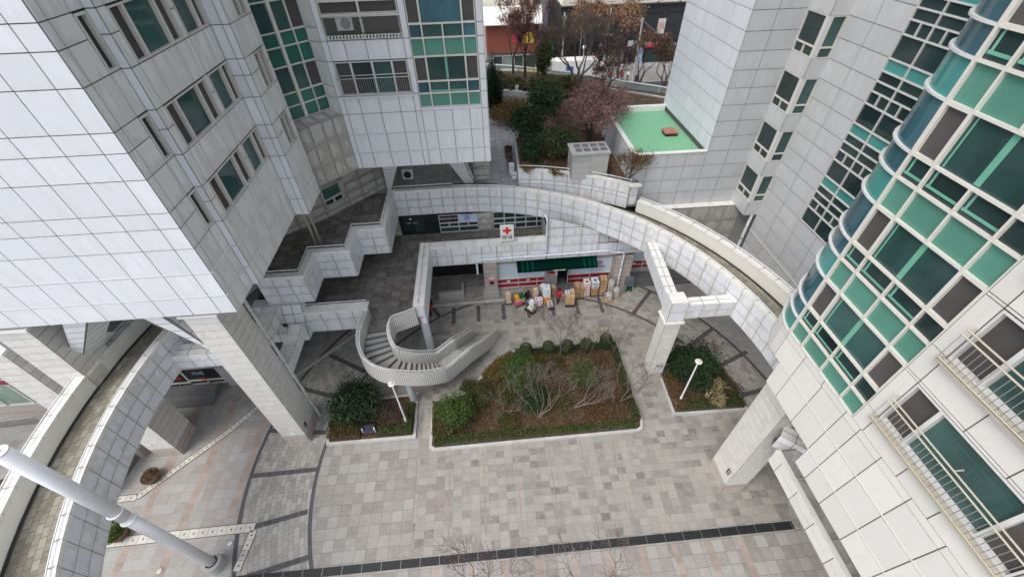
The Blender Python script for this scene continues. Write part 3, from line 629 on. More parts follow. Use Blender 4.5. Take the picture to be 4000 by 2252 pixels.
for a, b in win:
    glazing(LT, 'window', (-10.47, 0), Y1, (1, 0), [(13.78, 14.27, a+.02, b-.02, 'glass_dark', .07)], back=-.12)
    glazing(LT, 'window', (-10.17, 0), Y1, (1, 0), [(14.70, 15.36, a+.02, b-.02, 'screen', .05), (15.36, 16.88, a+.02, b-.02, 'glass_teal', .05), (16.88, 17.54, a+.02, b-.02, 'screen', .06)], back=-.12)
    glazing(LT, 'window', (-10.17, 0), Y1, (1, 0), [(17.86, 18.98, a+.02, b-.02, 'glass_teal', .05), (18.98, 19.55, a+.02, b-.02, 'screen', .06)], back=-.12)
    glazing(LT, 'window', (-9.42, 0), Y1, (1, 0), [(20.53, 21.05, a+.02, b-.02, 'glass_teal', .05), (21.05, 21.52, a+.02, b-.02, 'screen', .05)], back=-.12)
m = MB().mat('soffit'); body = [(-41, 12.72), (-10.62, 12.72), (-10.62, 14.42), (-10.32, 14.42), (-10.32, 19.8), (-9.6, 19.8), (-9.6, 21.8), (-11.0, 23.2), (-11.0, 34), (-41, 34)]
m.prism(body, 11.62, 46); m.build('core', LT)
# link between the towers: curtain wall over a sloping bulge
dgn = (1/math.sqrt(2), 1/math.sqrt(2)); nd = (1/math.sqrt(2), -1/math.sqrt(2))
K = math.sqrt(2); O = (-10.35, 22.97)     # start of recessed curtain line
cu = [0, .26*K*1.0, .92*K, 1.02*K, 1.48*K, 1.97*K]
def rows(b): return [(b, b+.85, 0), (b+.85, b+1.47, 1), (b+1.47, b+ST, 2)]
cells = []
for z0, z1, kd in [(15.1, 15.8, 0), (15.8, 16.43, 3)]+[(16.43, 17.65, 2)]+[r for k in range(5) for r in rows(17.65+ST*k)]:
    if kd in (0, 1, 3):
        kn = 'spandrel_dark' if kd in (0, 1, 3) else 'glass_teal'
        cells += [(0, .86*K, z0, z1, kn), (.95*K, 1.48*K, z0, z1, kn), (1.48*K, 1.97*K, z0, z1, kn)]
    else: cells += [(0, .86*K, z0, z1, 'glass_teal'), (.95*K, 1.46*K, z0, z1, 'glass_teal'), (1.46*K, 1.97*K, z0, z1, 'screen', .05)]
glazing(LT, 'curtain_wall', O, dgn, nd, cells, hw=.03)
m = MB().mat('frame'); a = Vector(O)+Vector(dgn)*.905*K+Vector(nd)*.02; m.rbox(a.x, a.y, 15.1, .13, .10, 16, R(45)); 
m.build('mullion', LT)
m = MB(); E_ = (-8.42, 24.90); L_ = math.hypot(.72, .47)
panels(m, E_, (.72/L_, -.47/L_), (-.47/L_*1, -.72/L_), [0, L_], [14.9, 15.78, 16.4]+[17.6+ST*k+o for k in range(5) for o in (0, .9, 1.52)], 'panel_grey')
m.mat('stone_base')
A, B = (-9.75, 22.38), (-7.70, 24.43); ins = [(p[0]-.62, p[1]+.62) for p in (A, B)]
n = 4
for i in range(n):
    f0, f1 = i/n, (i+1)/n
    def L2(p, q, f): return (p[0]+(q[0]-p[0])*f, p[1]+(q[1]-p[1])*f)
    a0_, a1_, b0_, b1_ = L2(A, B, f0+.006), L2(A, B, f1-.006), L2(ins[0], ins[1], f0+.006), L2(ins[0], ins[1], f1-.006)
    m.mat('panel_dark'); m.face([(*a0_, 14.9), (*a1_, 14.9), (*b1_, 15.08), (*b0_, 15.08)])
m.mat('joint'); m.face([(*A, 14.885), (*B, 14.885), (*ins[1], 15.06), (*ins[0], 15.06)])
Lb = math.hypot(B[0]-A[0], B[1]-A[1]); panels(m, A, dgn, nd, [0, Lb*.26, Lb*.52, Lb*.76, Lb], [11.6, 12.6, 13.72, 14.9], 'panel_dark')
m.mat('panel_dark')
for z in (12.55, 13.68):
    q = [(A[0], A[1]), (B[0], B[1])]; o2 = [(p[0]+.05, p[1]-.05) for p in q]; solid_strip(m, q, o2, z, z+.06)
m.mat('soffit'); m.face([(-9.7, 22.5, 11.62), (-11, 24, 11.62), (-9.5, 26.5, 11.62), (-7.7, 24.5, 11.62)])
m.build('link_wall', LT)
# ------------------------------------------------ middle tower
MT = thing('apartment_tower', (-3.6, 29, 0), 'pale grey panelled apartment tower at top centre with balcony windows and a green glass bay', 'apartment tower')
xm = [-7.7, -7.40, -6.6, -5.53, -4.43, -3.62, -3.29, -2.58, -1.58, -.57, .13, .49]
zM = [11.6, 12.58, 13.72, 14.89, 15.07, 15.85, 16.42, 17.6]+[17.6+ST*k+o for k in range(5) for o in (.93, 1.55, 2.71)]
zM = [z for z in zM if z < 31]
ops = [(-7.40, -3.62, 15.85, 17.6), (-7.40, -3.62, 18.53, 20.95), (-7.40, -3.62, 21.24, 23.9), (-7.4, -3.62, 23.9, 40)]
m = MB(); lo = [z for z in zM if z <= 14.9]
panels(m, (0, 24.43), X1, (0, -1), xm, lo, 'panel')
panels(m, (0, 24.43), X1, (0, -1), [x for x in xm if x <= -3.28], [14.89, 15.85, 17.6, 18.53, 20.3, 21.24, 23.0, 23.9, 30], 'panel', [(-7.40, -3.62, 15.85, 17.6), (-7.40, -3.62, 18.53, 20.95)])
panels(m, (0, 24.43), X1, (0, -1), [-7.7, -7.40], [20.3, 20.31], 'panel')
panels(m, (0, 24.43), X1, (0, -1), [.13, .49], [14.89, 15.8, 16.42, 17.65, 18.5, 19.12, 20.35, 21.2, 21.82, 23.05, 25, 28, 30], 'panel')
m.mat('panel'); m.box(-3.29, 24.43, 14.89, .13, 24.5, 15.05); m.box(-7.7, 24.385, 13.735, .50, 24.41, 13.775); m.box(-7.7, 24.385, 12.595, .50, 24.41, 12.635)
m.build('front_wall', MT)
m = MB(); panels(m, (.49, 0), Y1, (1, 0), [24.43, 25.6, 26.8, 28, 29.2, 30.4, 31.6, 32.8, 34], zM, 'panel'); m.build('side_wall', MT)
m = MB().mat('soffit'); m.prism([(-7.5, 24.62), (.42, 24.62), (.42, 36), (-12, 36), (-12, 27), (-8.6, 25.2)], 11.62, 46); m.build('core', MT)
F = .05
glazing(MT, 'window', (0, 24.43), X1, (0, -1), [(-7.38, -6.55, 15.9, 17.56, 'screen', F), (-6.55, -5.45, 15.9, 17.56, 'glass_dark', F), (-5.45, -4.42, 15.9, 17.56, 'glass_teal', F), (-4.42, -3.64, 15.9, 17.56, 'screen', F)], 'frame_white', back=-.14)
glazing(MT, 'window', (0, 24.43), X1, (0, -1), [(-7.38, -5.5, 18.56, 19.62, 'screen', F), (-5.5, -3.64, 18.56, 19.62, 'screen', F), (-7.38, -5.5, 19.62, 20.2, 'screen', F), (-5.5, -3.64, 19.62, 20.2, 'screen', F), (-7.38, -5.5, 20.2, 20.93, 'screen', F), (-5.5, -3.64, 20.2, 20.93, 'screen', F)], 'frame', back=-.14)
def balcony_rail(par, O, U, N, u0, u1, zb, h, out=.22, mat='steel', n=34, two=True):
    r_ = MB().mat(mat)
    def P(u, z, o): return (O[0]+U[0]*u+N[0]*o, O[1]+U[1]*u+N[1]*o, z)
    for z in (zb, zb+h-.16, zb+h) if two else (zb, zb+h): r_.tube([P(u0, z, out), P(u1, z, out)], .022, 6)
    r_.mat('steel')
    for k in range(n+1):
        u = u0+(u1-u0)*k/n; r_.tube([P(u, zb, out), P(u, zb+h-.16, out)], .009, 4, cap=False)
    r_.mat(mat)
    for u in (u0, u1, (u0+u1)/2): r_.tube([P(u, zb+h, out), P(u, zb+h, 0)], .018, 5); r_.tube([P(u, zb, out), P(u, zb, 0)], .018, 5)
    return r_.build('railing', par)
balcony_rail(MT, (0, 24.43), X1, (0, -1), -7.45, -3.55, 15.95, 1.0)
balcony_rail(MT, (0, 24.43), X1, (0, -1), -7.4, -3.6, 18.75, .95, .05, n=60)
m = MB().mat('panel'); m.box(-7.45, 24.25, 15.78, -3.55, 24.43, 15.86); m.build('sill', MT)
# planter garland along the balcony foot and the air conditioner behind the slats
m = MB().mat('white_paint')
for k in range(22): m.lathe(-7.25+k*.165, 24.34, [(.03, 18.6), (.055, 18.75), (.05, 18.78)], 6)
t = m.build('flower_pots', MT); leaf_obj('garland', np.c_[-7.3+3.6*rng.random(260), 24.33+.03*rng.normal(size=260), 18.82+.05*rng.random(260)], .07, ['leaf_bright'], t)
m = MB().mat('white_paint'); m.box(-6.75, 24.475, 18.95, -5.95, 24.56, 19.55); ac = m.build('air_conditioner', MT)
m = MB().mat('grey_paint'); m.tube([(-6.28, 24.47, 19.25), (-6.28, 24.462, 19.25)], .24, 20); m.build('fan', ac)
cells = []; cx = [-3.27, -2.62, -1.58, -.57, .11]
def bay_rows(first, start, n):
    out = first[:]
    for k in range(n): out += rows(start+ST*k)
    return out
for z0, z1, kd in bay_rows([(15.07, 15.81, 0), (15.81, 16.43, 1), (16.43, 17.65, 2)], 17.65, 5):
    if kd == 0: cells += [(cx[i], cx[i+1], z0, z1, 'spandrel') for i in range(4)]
    elif kd == 1: cells += [(cx[i], cx[i+1], z0, z1, 'glass_blue' if i in (0, 3) else 'glass_teal') for i in range(4)]
    else: cells += [(cx[0], cx[1], z0, z1, 'screen', .055), (cx[1], cx[3], z0, z1, 'glass_blue' if z0 > 18 else 'glass_teal'), (cx[3], cx[4], z0, z1, 'screen', .055)]
glazing(MT, 'bay_window', (0, 24.43), X1, (0, -1), cells)
m = MB().mat('sash_tint'); m.box(-1.66, 24.487, 16.5, -1.53, 24.4878, 17.6); 
for i in (1, 2): m.box(cx[i]+.06, 24.487, 15.87, cx[i+1]-.06, 24.4878, 15.95)
m.build('inner_sash', MT)
# raking legs and base under the middle tower
def rake(par, top, bot, mat='panel', nm='raking_leg', rows_=3):
    """sheared hexahedron with tiled faces: top and bottom quads (x,y) at their z"""
    mm = MB(); (tp, zt), (bt, zb) = top, bot
    for k in range(4):
        k2 = (k+1) % 4; a, b, c, d = Vector((*bt[k], zb)), Vector((*bt[k2], zb)), Vector((*tp[k2], zt)), Vector((*tp[k], zt))
        mm.mat('joint'); mm.face([a, b, c, d]); nrm = (b-a).cross(d-a).normalized(); mm.mat(mat); L = max((d-a).length, (c-b).length); n_ = max(1, round(L/.62)); W_ = (b-a).length; w_ = max(1, round(W_/.6))
        for i in range(n_):
            for j in range(w_):
                def Q(u, v): e = a+(b-a)*u; f = d+(c-d)*u; return e+(f-e)*v+nrm*.012
                gu, gv = .016/max(W_, .05), .016/L; u0, u1, v0, v1 = j/w_+gu, (j+1)/w_-gu, i/n_+gv, (i+1)/n_-gv
                mm.face([Q(u0, v0), Q(u1, v0), Q(u1, v1), Q(u0, v1)])
    mm.mat(mat); mm.face([(*p, zb) for p in reversed(bt)]); mm.face([(*p, zt) for p in tp])
    return mm.build(nm, par)
rake(MT, ([(-6.33, 24.5), (-5.3, 24.5), (-5.3, 25.3), (-6.33, 25.3)], 11.6), ([(-7.2, 27.9), (-6.9, 27.9), (-6.9, 28.6), (-7.2, 28.6)], 8.0))
rake(MT, ([(-2.21, 24.6), (-1.22, 24.6), (-1.22, 25.4), (-2.21, 25.4)], 11.6), ([(-1.5, 28.2), (-.8, 28.2), (-.8, 29.0), (-1.5, 29.0)], 8.0))
m = MB(); panels(m, (0, 28.6), X1, (0, -1), [-.8, .47], [8, 8.35, 8.9, 9.05, 9.6, 9.75, 10.4, 11.6], 'panel_dark'); panels(m, (.47, 0), Y1, (1, 0), [28.6, 29.8, 31, 34], [8, 8.6, 9.2, 10, 11.6], 'panel_dark'); m.build('base_wall', MT)
# curved stone base wall with its window
cw = [(-13.2, 22.9), (-12.26, 23.57), (-11.59, 24.06), (-10.73, 24.72), (-9.52, 26.06), (-8.64, 26.94), (-7.84, 27.81), (-7.32, 28.24), (-6.9, 29.0), (-6.9, 35)]
m = MB(); mats_ = [8.0, 8.35, 8.95, 9.05, 9.6, 9.7, 10.3, 11.6]
wi = 3
for k in range(len(cw)-1):
    a, b = Vector(cw[k]), Vector(cw[k+1]); L = (b-a).length; U = (b-a)/L; N = Vector((U.y, -U.x)); nn = max(1, round(L/1.0))
    if k == wi:
        panels(m, a, U, N, [0, .12, L-.25, L], [8.0, 8.35, 8.75, 10.1, 11.6], 'panel_dark', [(.12, L-.25, 8.75, 10.1)])
        glazing(MT, 'window', a, U, N, [(.14, L-.27, 9.2, 10.08, 'glass_teal', .05), (.14, L/2-.06, 8.77, 9.2, 'glass_dark', .045), (L/2-.06, L-.27, 8.77, 9.2, 'glass_dark', .045)], 'frame_white', back=-.1)
    else: panels(m, a, U, N, [L*i/nn for i in range(nn+1)], mats_, 'panel_dark')
m.build('curved_base_wall', MT)
# ------------------------------------------------ right tower
RT = thing('apartment_tower', (16, 12, 0), 'white apartment tower on the right with a rounded green glass corner and balcony strips', 'apartment tower')
zT = [8.79, 9.78, 11.02, 12.06, 12.34]; 
tw = [(1.25, 5.07, 13.15+ST*k, 14.83+ST*k) for k in range(-0, 6)]
yT = [-9, -8, -6.6, -5.3, -4, -2.75, -1.5, -.3, .65, 1.25, 2.7, 3.7, 4.65, 5.13, 5.5]
sup = [12.34, 13.15, 14.83, 14.92]+[14.92+ST*k+o for k in range(6) for o in (.95, 2.63, ST)]
sup = sorted(set(round(z, 3) for z in sup))
m = MB(); ysub = [-9, -7.9, -6.8, -5.7, -4.6, -3.5, -2.4, -1.3, -.2, 1.0, 2.10, 3.19, 4.28, 5.12, 5.72]
panels(m, (10.5, 0), Y1, (-1, 0), ysub, zT[:4], 'panel_warm')
panels(m, (10.5, 0), Y1, (-1, 0), [5.72, 6.75, 7.8], [11.02, 12.06], 'panel_warm'); panels(m, (10.5, 0), Y1, (-1, 0), [5.72, 6.75, 7.8, 8.5], [9.78, 11.02], 'panel_warm')
panels(m, (10.5, 0), Y1, (-1, 0), [7.8, 8.84], [11.02, 12.06], 'panel_warm')
panels(m, (10.5, 0), Y1, (-1, 0), ysub+[6.8, 7.8, 8.84], [12.06, 12.34], 'panel_warm', [(5.8, 6.5, 0, 1)])
yy = [-9, -7.9, -6.8, -5.7, -4.6, -3.5, -2.4, -1.3, -.2, 1.25, 2.7, 3.75, 5.07, 5.5]
panels(m, (10.5, 0), Y1, (-1, 0), yy, sup, 'panel_warm', [(1.25, 5.07, a, b) for _, _, a, b in tw]+[(-9, -1.3, a, b) for _, _, a, b in tw])
m.mat('panel_warm')
for z in (9.80, 11.04): m.box(10.472, -9, z, 10.479, 8.5 if z > 10 else 5.75, z+.045)
cc, rr = (12.17, 8.84), 1.67
pts = [(cc[0]-rr*math.cos(R(a)), cc[1]+rr*math.sin(R(a))) for a in (0, 15, 30, 45, 60, 75, 90)]
poly_panels(m, pts, [11.02, 12.06, 12.34], -1, 'panel_warm')
m.build('side_wall', RT)
m = MB()
zR = [0, .9, 1.8, 2.7, 3.65, 4.6, 5.61]+[5.95+1.0*k for k in range(24)]
panels(m, (19.08, 0), Y1, (-1, 0), [11.8, 13.3, 14.9, 16.5, 18.09, 19.86, 21.68, 23.49], [z for z in zR if z <= 9.0], 'panel_shaded')
panels(m, (19.08, 0), Y1, (-1, 0), [19.86, 21.68, 23.49], [z for z in zR if z >= 8.9], 'panel_shaded')
m.mat('panel_shaded'); m.box(19.02, 11.8, 5.56, 19.08, 23.49, 5.64); m.build('recess_wall', RT)
m = MB(); zq = [6.95+1.0*k for k in range(24)]; xq = [11.07, 12.36, 13.64, 15.0, 16.45, 18.09]
panels(m, (0, 25.36), X1, (0, -1), [10.03]+xq, zq, 'panel_shaded', [(8, 15.0, 11.0, 40)])
panels(m, (0, 24.82), X1, (0, -1), [12.4, 13.6, 14.9, 16.2, 17.5, 19.08], [3.2, 4.3, 5.61, 6.87], 'panel_dark')
m.mat('joint'); m.box(12.4, 24.85, 6.83, 19.08, 25.35, 6.925)
for k in range(5): m.mat('coping'); m.box(12.42+1.33*k, 24.79, 6.925, 12.42+1.33*k+1.30, 25.355, 6.945)
m.build('back_wall', RT)
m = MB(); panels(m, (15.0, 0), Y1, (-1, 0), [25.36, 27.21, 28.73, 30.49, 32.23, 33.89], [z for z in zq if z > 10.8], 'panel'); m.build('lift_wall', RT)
m = MB().mat('soffit')
m.prism([(10.65, -9), (30, -9), (30, 5.65), (10.65, 5.65)], 8.81, 11.0); m.prism([(10.65, 5.65), (30, 5.65), (30, 8.4), (10.65, 8.4)], 9.80, 11.0); m.prism([(10.65, -9), (30, -9), (30, 11.8), (12.3, 10.35), (11.4, 10.05), (10.85, 9.4), (10.65, 8.84)], 11.03, 46)
m.prism([(19.25, 11.8), (32, 11.8), (32, 34), (19.25, 34)], 0, 46); m.prism([(19.25, 23.7), (19.25, 33.8), (15.15, 33.8), (15.15, 25.5), (18.2, 25.5)], 3.2, 46); m.build('core', RT)
# oriel in the inner corner
m = MB(); wz = [(7.98+2.992*k, 9.94+2.992*k) for k in range(7)]
oz = [6.89]+[z for p in wz for z in p]
panels(m, (18.09, 0), Y1, (-1, 0), [23.49, 25.36], oz, 'panel_shaded', [(21, 28, a, b) for a, b in wz]); panels(m, (0, 23.49), X1, (0, -1), [18.09, 19.08], oz, 'panel_shaded', [(16, 20, a, b) for a, b in wz])
m.mat('soffit'); m.prism([(18.25, 23.65), (19.08, 23.65), (19.08, 25.3), (18.25, 25.3)], 6.9, 26); m.build('oriel_wall', RT)
for i, (a, b) in enumerate(wz):
    glazing(RT, 'oriel_window', (18.09, 0), Y1, (-1, 0), [(23.67, 25.34, a+.51, b, 'glass_dark', .04), (23.67, 24.52, a, a+.51, 'glass_dark', .035), (24.52, 25.34, a, a+.51, 'glass_dark', .035)])
    glazing(RT, 'oriel_window', (0, 23.49), X1, (0, -1), [(18.29, 19.05, a+.51, b, 'glass_teal', .04), (18.29, 19.05, a, a+.51, 'glass_teal', .035)])
    m = MB().mat('frame_white'); m.box(18.07, 23.47, a, 18.28, 23.665, b); m.build('corner_post', RT)
    m = MB().mat('sign_sky'); m.box(18.158, 24.28, a+.65, 18.16, 24.44, a+.90); m.build('paper_note', RT)
# slot of small panes on the recess wall
cells = []
for k in range(-2, 5):
    b = 14.95+2.98*k
    for y0, y1 in ((14.06, 15.86), (15.86, 17.19), (17.19, 18.53), (18.53, 19.86)):
        cells += [(y0, y1, b, b+.98, 'glass_dark'), (y0, (y0+y1)/2, b+.98, b+1.54, 'glass_dark'), ((y0+y1)/2, y1, b+.98, b+1.54, 'glass_dark'), (y0, y1, b+1.54, b+1.99, 'glass_dark'), (y0, y1, b+1.99, b+2.44, 'glass_dark'), (y0, y1, b+2.44, b+2.98, 'spandrel_teal')]
cells = [c for c in cells if c[2] < 25]
glazing(RT, 'stair_window', (19.08, 0), Y1, (-1, 0), cells, 'frame_white', hw=.03)
# curtain wall with the rounded end
cells = []; cy = [5.5, 6.15, 7.16, 8.17, 8.84]
RW = bay_rows([(12.34, 13.04, 0), (13.04, 13.68, 1), (13.68, 14.92, 2)], 14.92, 6); RW = [r for r in RW if r[0] < 29]
for z0, z1, kd in RW:
    if kd == 0: cells += [(cy[i], cy[i+1], z0, z1, 'spandrel') for i in range(4)]
    elif kd == 1: cells += [(cy[i], cy[i+1], z0, z1, 'glass_dark') for i in range(4)]
    else: cells += [(cy[0], cy[1], z0, z1, 'screen', .06), (cy[1], cy[3], z0, z1, 'glass_teal'), (cy[3], cy[4], z0, z1, 'screen', .06)]
glazing(RT, 'curtain_wall', (10.5, 0), Y1, (-1, 0), cells, hw=.028, front=.04)
m = MB(); 
for z0, z1, kd in RW:      # sliding sashes seen through the glass
    if kd == 1:
        for i in range(1, 4): m.mat('sash_tint'); m.box(10.5485, cy[i]+.09, z0+.13, 10.5495, cy[i+1]-.06, z0+.20); m.box(10.5485, cy[i+1]-.16, z0+.2, 10.5495, cy[i+1]-.10, z1-.05)
        m.mat('black')
    if kd == 2:
        m.mat('sash_tint'); m.box(10.5485, 7.10, z0+.06, 10.5495, 7.25, z1-.05); m.box(10.5485, 8.02, z0+.06, 10.5495, 8.06, z1-.05)
m.build('inner_sash', RT)
gl = MB(); rg = MB().mat('frame_white'); NA = 14
ap = [(cc[0]-(rr-.03)*math.cos(R(100*i/NA)), cc[1]+(rr-.03)*math.sin(R(100*i/NA))) for i in range(NA+1)]
ao = [(cc[0]-(rr+.05)*math.cos(R(100*i/NA)), cc[1]+(rr+.05)*math.sin(R(100*i/NA))) for i in range(NA+1)]
for z0, z1, kd in RW:
    gl.mat('spandrel_teal' if kd == 0 else 'glass_blue'); gl.rn = random.random()
    for i in range(NA): a, b = ap[i], ap[i+1]; gl.face([(*b, z0), (*a, z0), (*a, z1), (*b, z1)])
    solid_strip(rg, ap, ao, z0-.026, z0+.026)
gl.build('curved_glass', RT, smooth=True); rg.build('curved_rail', RT)
m = MB().mat('frame'); m.box(10.45, 8.80, 12.34, 10.53, 8.88, 29); m.build('corner_mullion', RT)
# balcony strips on the flank
for k, (_, _, a, b) in enumerate(tw):
    if a > 22: break
    for y0, y1, y2, y3 in ((1.27, 2.06, 4.27, 5.05), (-5.3, -4.5, -2.2, -1.33)):
        glazing(RT, 'balcony_window', (10.5, 0), Y1, (-1, 0), [(y0, y1, a+.02, b-.02, 'screen', .05), (y1, y2, a+.02, b-.02, 'glass_teal', .05), (y2, y3, a+.02, b-.02, 'screen', .05)], 'frame_white', back=-.14)
        balcony_rail(RT, (10.5, 0), Y1, (-1, 0), y0-.05, y3+.06, a+.05, .95, .24, 'rail_cream', 30)
        m = MB().mat('rail_cream'); m.box(10.28, y0-.1, a-.08, 10.47, y3+.1, a-.01); m.build('sill', RT)
# low roof with green paint
RB = thing('podium_block', (11, 27, 0), 'low flat block with a green painted roof in front of the white tower', 'roof block')
m = MB(); panels(m, (10.03, 0), Y1, (-1, 0), [25.36, 26.9, 28.45, 30, 31.5, 33.35], [7.6, 8.3, 9.15, 10.05, 10.94], 'panel')
m.mat('coping'); m.box(9.98, 25.29, 10.94, 14.98, 25.6, 11.01); m.box(9.98, 25.6, 10.94, 10.3, 33.4, 11.01); m.box(9.98, 33.4, 10.94, 14.98, 33.75, 11.01)
m.mat('render_cream'); m.box(10.3, 33.38, 10.6, 14.98, 33.4, 10.94); m.box(10.28, 25.6, 10.6, 10.3, 33.4, 10.94); m.build('parapet', RB)
m = MB().mat('roof_green'); m.prism([(10.1, 25.5), (14.98, 25.5), (14.98, 33.6), (10.1, 33.6)], 7.6, 10.62); m.build('roof', RB)
t = thing('roof_hatch', (13.79, 29.0, 10.62), 'square brick red hatch cover lying on the green roof', 'hatch')
m = MB().mat('hatch_red'); m.box(13.3, 28.56, 10.82, 14.28, 29.48, 10.90); m.build('lid', t); m = MB().mat('black'); m.box(13.35, 28.6, 10.62, 14.23, 29.43, 10.82); m.build('kerb', t)
m = MB().mat('hatch_red'); m.tube([(13.63, 28.67, 10.9), (13.63, 28.67, 10.96), (13.9, 28.67, 10.96), (13.9, 28.67, 10.9)], .012, 5); m.build('handle', t); m = MB().mat('hatch_red'); m.tube([(13.63, 29.3, 10.9), (13.63, 29.3, 10.96), (13.9, 29.3, 10.96), (13.9, 29.3, 10.9)], .012, 5); m.build('handle', t)
t = thing('wall_ladder', (9.9, 29.4, 8.9), 'thin steel ladder fixed to the flank of the green roofed block', 'ladder')
for y in (29.4, 29.85): m = MB().mat('steel'); m.tube([(9.88, y, 8.9), (9.88, y, 11.4)], .02, 5); m.build('rail', t)
for k in range(8): m = MB().mat('steel'); m.tube([(9.88, 29.4, 9.1+.3*k), (9.88, 29.85, 9.1+.3*k)], .014, 4); m.build('rung', t)
# ================================================================== raised walkways
ZW = [5.95, 6.62, 7.28, 7.92]
def bridge(name, label, inner, outer, cop_in, cop_out, zf, face_side, out_i0=0, wall_mat='panel_bridge', corners=None):
    """inner/outer: polylines of the plaza-side face and of the far parapet's inner face; zf floor heights"""
    t = thing(name, (inner[0][0], inner[0][1], 5.9), label, 'raised walkway')
    m = MB(); poly_panels(m, inner, ZW, face_side, wall_mat); m.build('plaza_side_wall', t)
    back = offset_poly(inner, -.20*face_side)
    m = MB().mat('render_cream'); wallstrip(m, back, 7.0, 8.02); m.build('inner_render', t)
    lip, lipb = offset_poly(inner, .05*face_side), offset_poly(inner, -.22*face_side)
    m = MB().mat('coping')
    for i in range(len(inner)-1): 
        def sh(a, b, f): return (a[0]+(b[0]-a[0])*f, a[1]+(b[1]-a[1])*f)
        solid_strip(m, [sh(lip[i], lip[i+1], .012), sh(lip[i], lip[i+1], .988)], [sh(lipb[i], lipb[i+1], .012), sh(lipb[i], lipb[i+1], .988)], 7.90, 8.10)
    m.build('coping', t)
    m = MB(); m.mat('white_paint'); hr = offset_poly(inner, -.15*face_side); m.tube([(p[0], p[1], 8.20) for p in hr], .028, 6)
    for p, q in zip(hr, lip): m.mat('steel'); m.tube([(p[0], p[1], 8.08), (p[0], p[1], 8.20)], .016, 4); m.tube([(q[0], q[1], 8.06), (q[0]*.15+p[0]*.85, q[1]*.15+p[1]*.85, 8.14)], .02, 4)
    m.build('handrail', t)
    m = MB().mat('soffit')
    n = min(len(inner), len(outer)); ob = offset_poly(outer, -.28*face_side)
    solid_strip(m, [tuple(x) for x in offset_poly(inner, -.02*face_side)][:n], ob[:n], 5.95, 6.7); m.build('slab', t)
    m = MB().mat('walk_tiles'); strip(m, back[:n], outer[:n], zf[:n]); m.build('floor', t)
    o = outer[out_i0:]; z = zf[out_i0:]; m = MB().mat('render_cream')
    for i in range(len(o)-1): a, b = o[i], o[i+1]; m.face([(a[0], a[1], z[i]+.03), (b[0], b[1], z[i+1]+.03), (b[0], b[1], 8.0), (a[0], a[1], 8.0)])
    ob2 = offset_poly(o, -.02*face_side); m.build('parapet_face', t)
    m = MB(); oo = offset_poly(o, -.30*face_side); poly_panels(m, oo, ZW, -face_side, wall_mat); m.build('outer_wall', t)
    m = MB().mat('coping'); la, lb = offset_poly(o, .05*face_side), offset_poly(o, -.36*face_side)
    for i in range(len(o)-1):
        def sh(a, b, f): return (a[0]+(b[0]-a[0])*f, a[1]+(b[1]-a[1])*f)
        solid_strip(m, [sh(la[i], la[i+1], .012), sh(la[i], la[i+1], .988)], [sh(lb[i], lb[i+1], .012), sh(lb[i], lb[i+1], .988)], 7.93, 8.10)
    m.build('outer_coping', t)
    m = MB(); hr = offset_poly(o, -.28*face_side); m.mat('white_paint'); m.tube([(p[0], p[1], 8.24) for p in hr], .03, 6)
    for p, q in zip(hr, la): m.mat('steel'); m.tube([(p[0], p[1], 8.1), (p[0], p[1], 8.32)], .016, 4); m.tube([(q[0], q[1], 8.08), (p[0], p[1], 8.13)], .018, 4)
    m.build('outer_handrail', t)
    m = MB().mat('black'); g1, g2 = offset_poly(outer[:n], .02*face_side), offset_poly(outer[:n], .14*face_side); strip(m, g2, g1, [zz+.008 for zz in zf[:n]]); m.build('gutter_line', t)
    return t
CB = (-2.4, 11.12)
angs = [90-3.16*i for i in range(31)]
gpts = [(2.45, 27.64), (4.19, 27.32), (5.95, 26.77), (7.63, 26.06), (9.21, 25.16), (9.9, 24.69)]
def garden_r(a):
    # far parapet radius by angle: it draws in to meet the garden wall near the middle tower
    return 17.25 if a > 73 else (17.25+(73-a)/(73-46)*1.2 if a > 46 else 18.47)
inner = [(CB[0]+16.42*math.cos(R(a)), CB[1]+16.42*math.sin(R(a))) for a in angs]
outer = [(CB[0]+garden_r(a)*math.cos(R(a)), CB[1]+garden_r(a)*math.sin(R(a))) for a in angs]
def zfl(a): f = min(1, max(0, (80-a)/34)); f = f*f*(3-2*f); return 7.97-.80*f
oi = next(i for i, a in enumerate(angs) if a < 47.5)
b1 = bridge('curved_walkway', 'curved white walkway sweeping from the middle tower to the green glass corner', inner, outer, 0, 0, [zfl(a) for a in angs], +1, oi)
# zigzag edge of the upper deck
zz = [(-13.6, 18.82), (-10.83, 18.80), (-10.83, 20.90), (-8.60, 20.90), (-8.60, 23.06), (-6.75, 23.06), (-6.75, 27.52), (-2.4, 27.54)]
UD = thing('upper_deck', (-8.6, 23, 5.9), 'stepped white parapet deck with brown tiles under the towers', 'upper deck')
m = MB(); poly_panels(m, zz, ZW, +1, 'panel_bridge', step=.93); m.build('stepped_wall', UD)
m = MB().mat('coping'); l1, l2 = offset_poly(zz, .05), offset_poly(zz, -.34); solid_strip(m, l1, l2, 7.90, 8.10); m.build('coping', UD)
m = MB().mat('render_cream'); wallstrip(m, offset_poly(zz, -.30), 7.9, 8.02); m.build('inner_render', UD)
def resample(pts, step):
    out = []
    for a, b in zip(pts, pts[1:]):
        a, b = Vector(a[:2]), Vector(b[:2]); k = max(1, round((b-a).length/step)); out += [tuple(a+(b-a)*i/k) for i in range(k)]
    return out+[tuple(pts[-1][:2])]
m = MB(); hp = offset_poly(zz, -.26); m.mat('white_paint'); m.tube([(p[0], p[1], 8.32) for p in hp], .03, 6); m.mat('steel')
for p in resample(hp, .93): m.tube([(p[0], p[1], 8.08), (p[0], p[1], 8.32)], .016, 4)
m.build('handrail', UD)
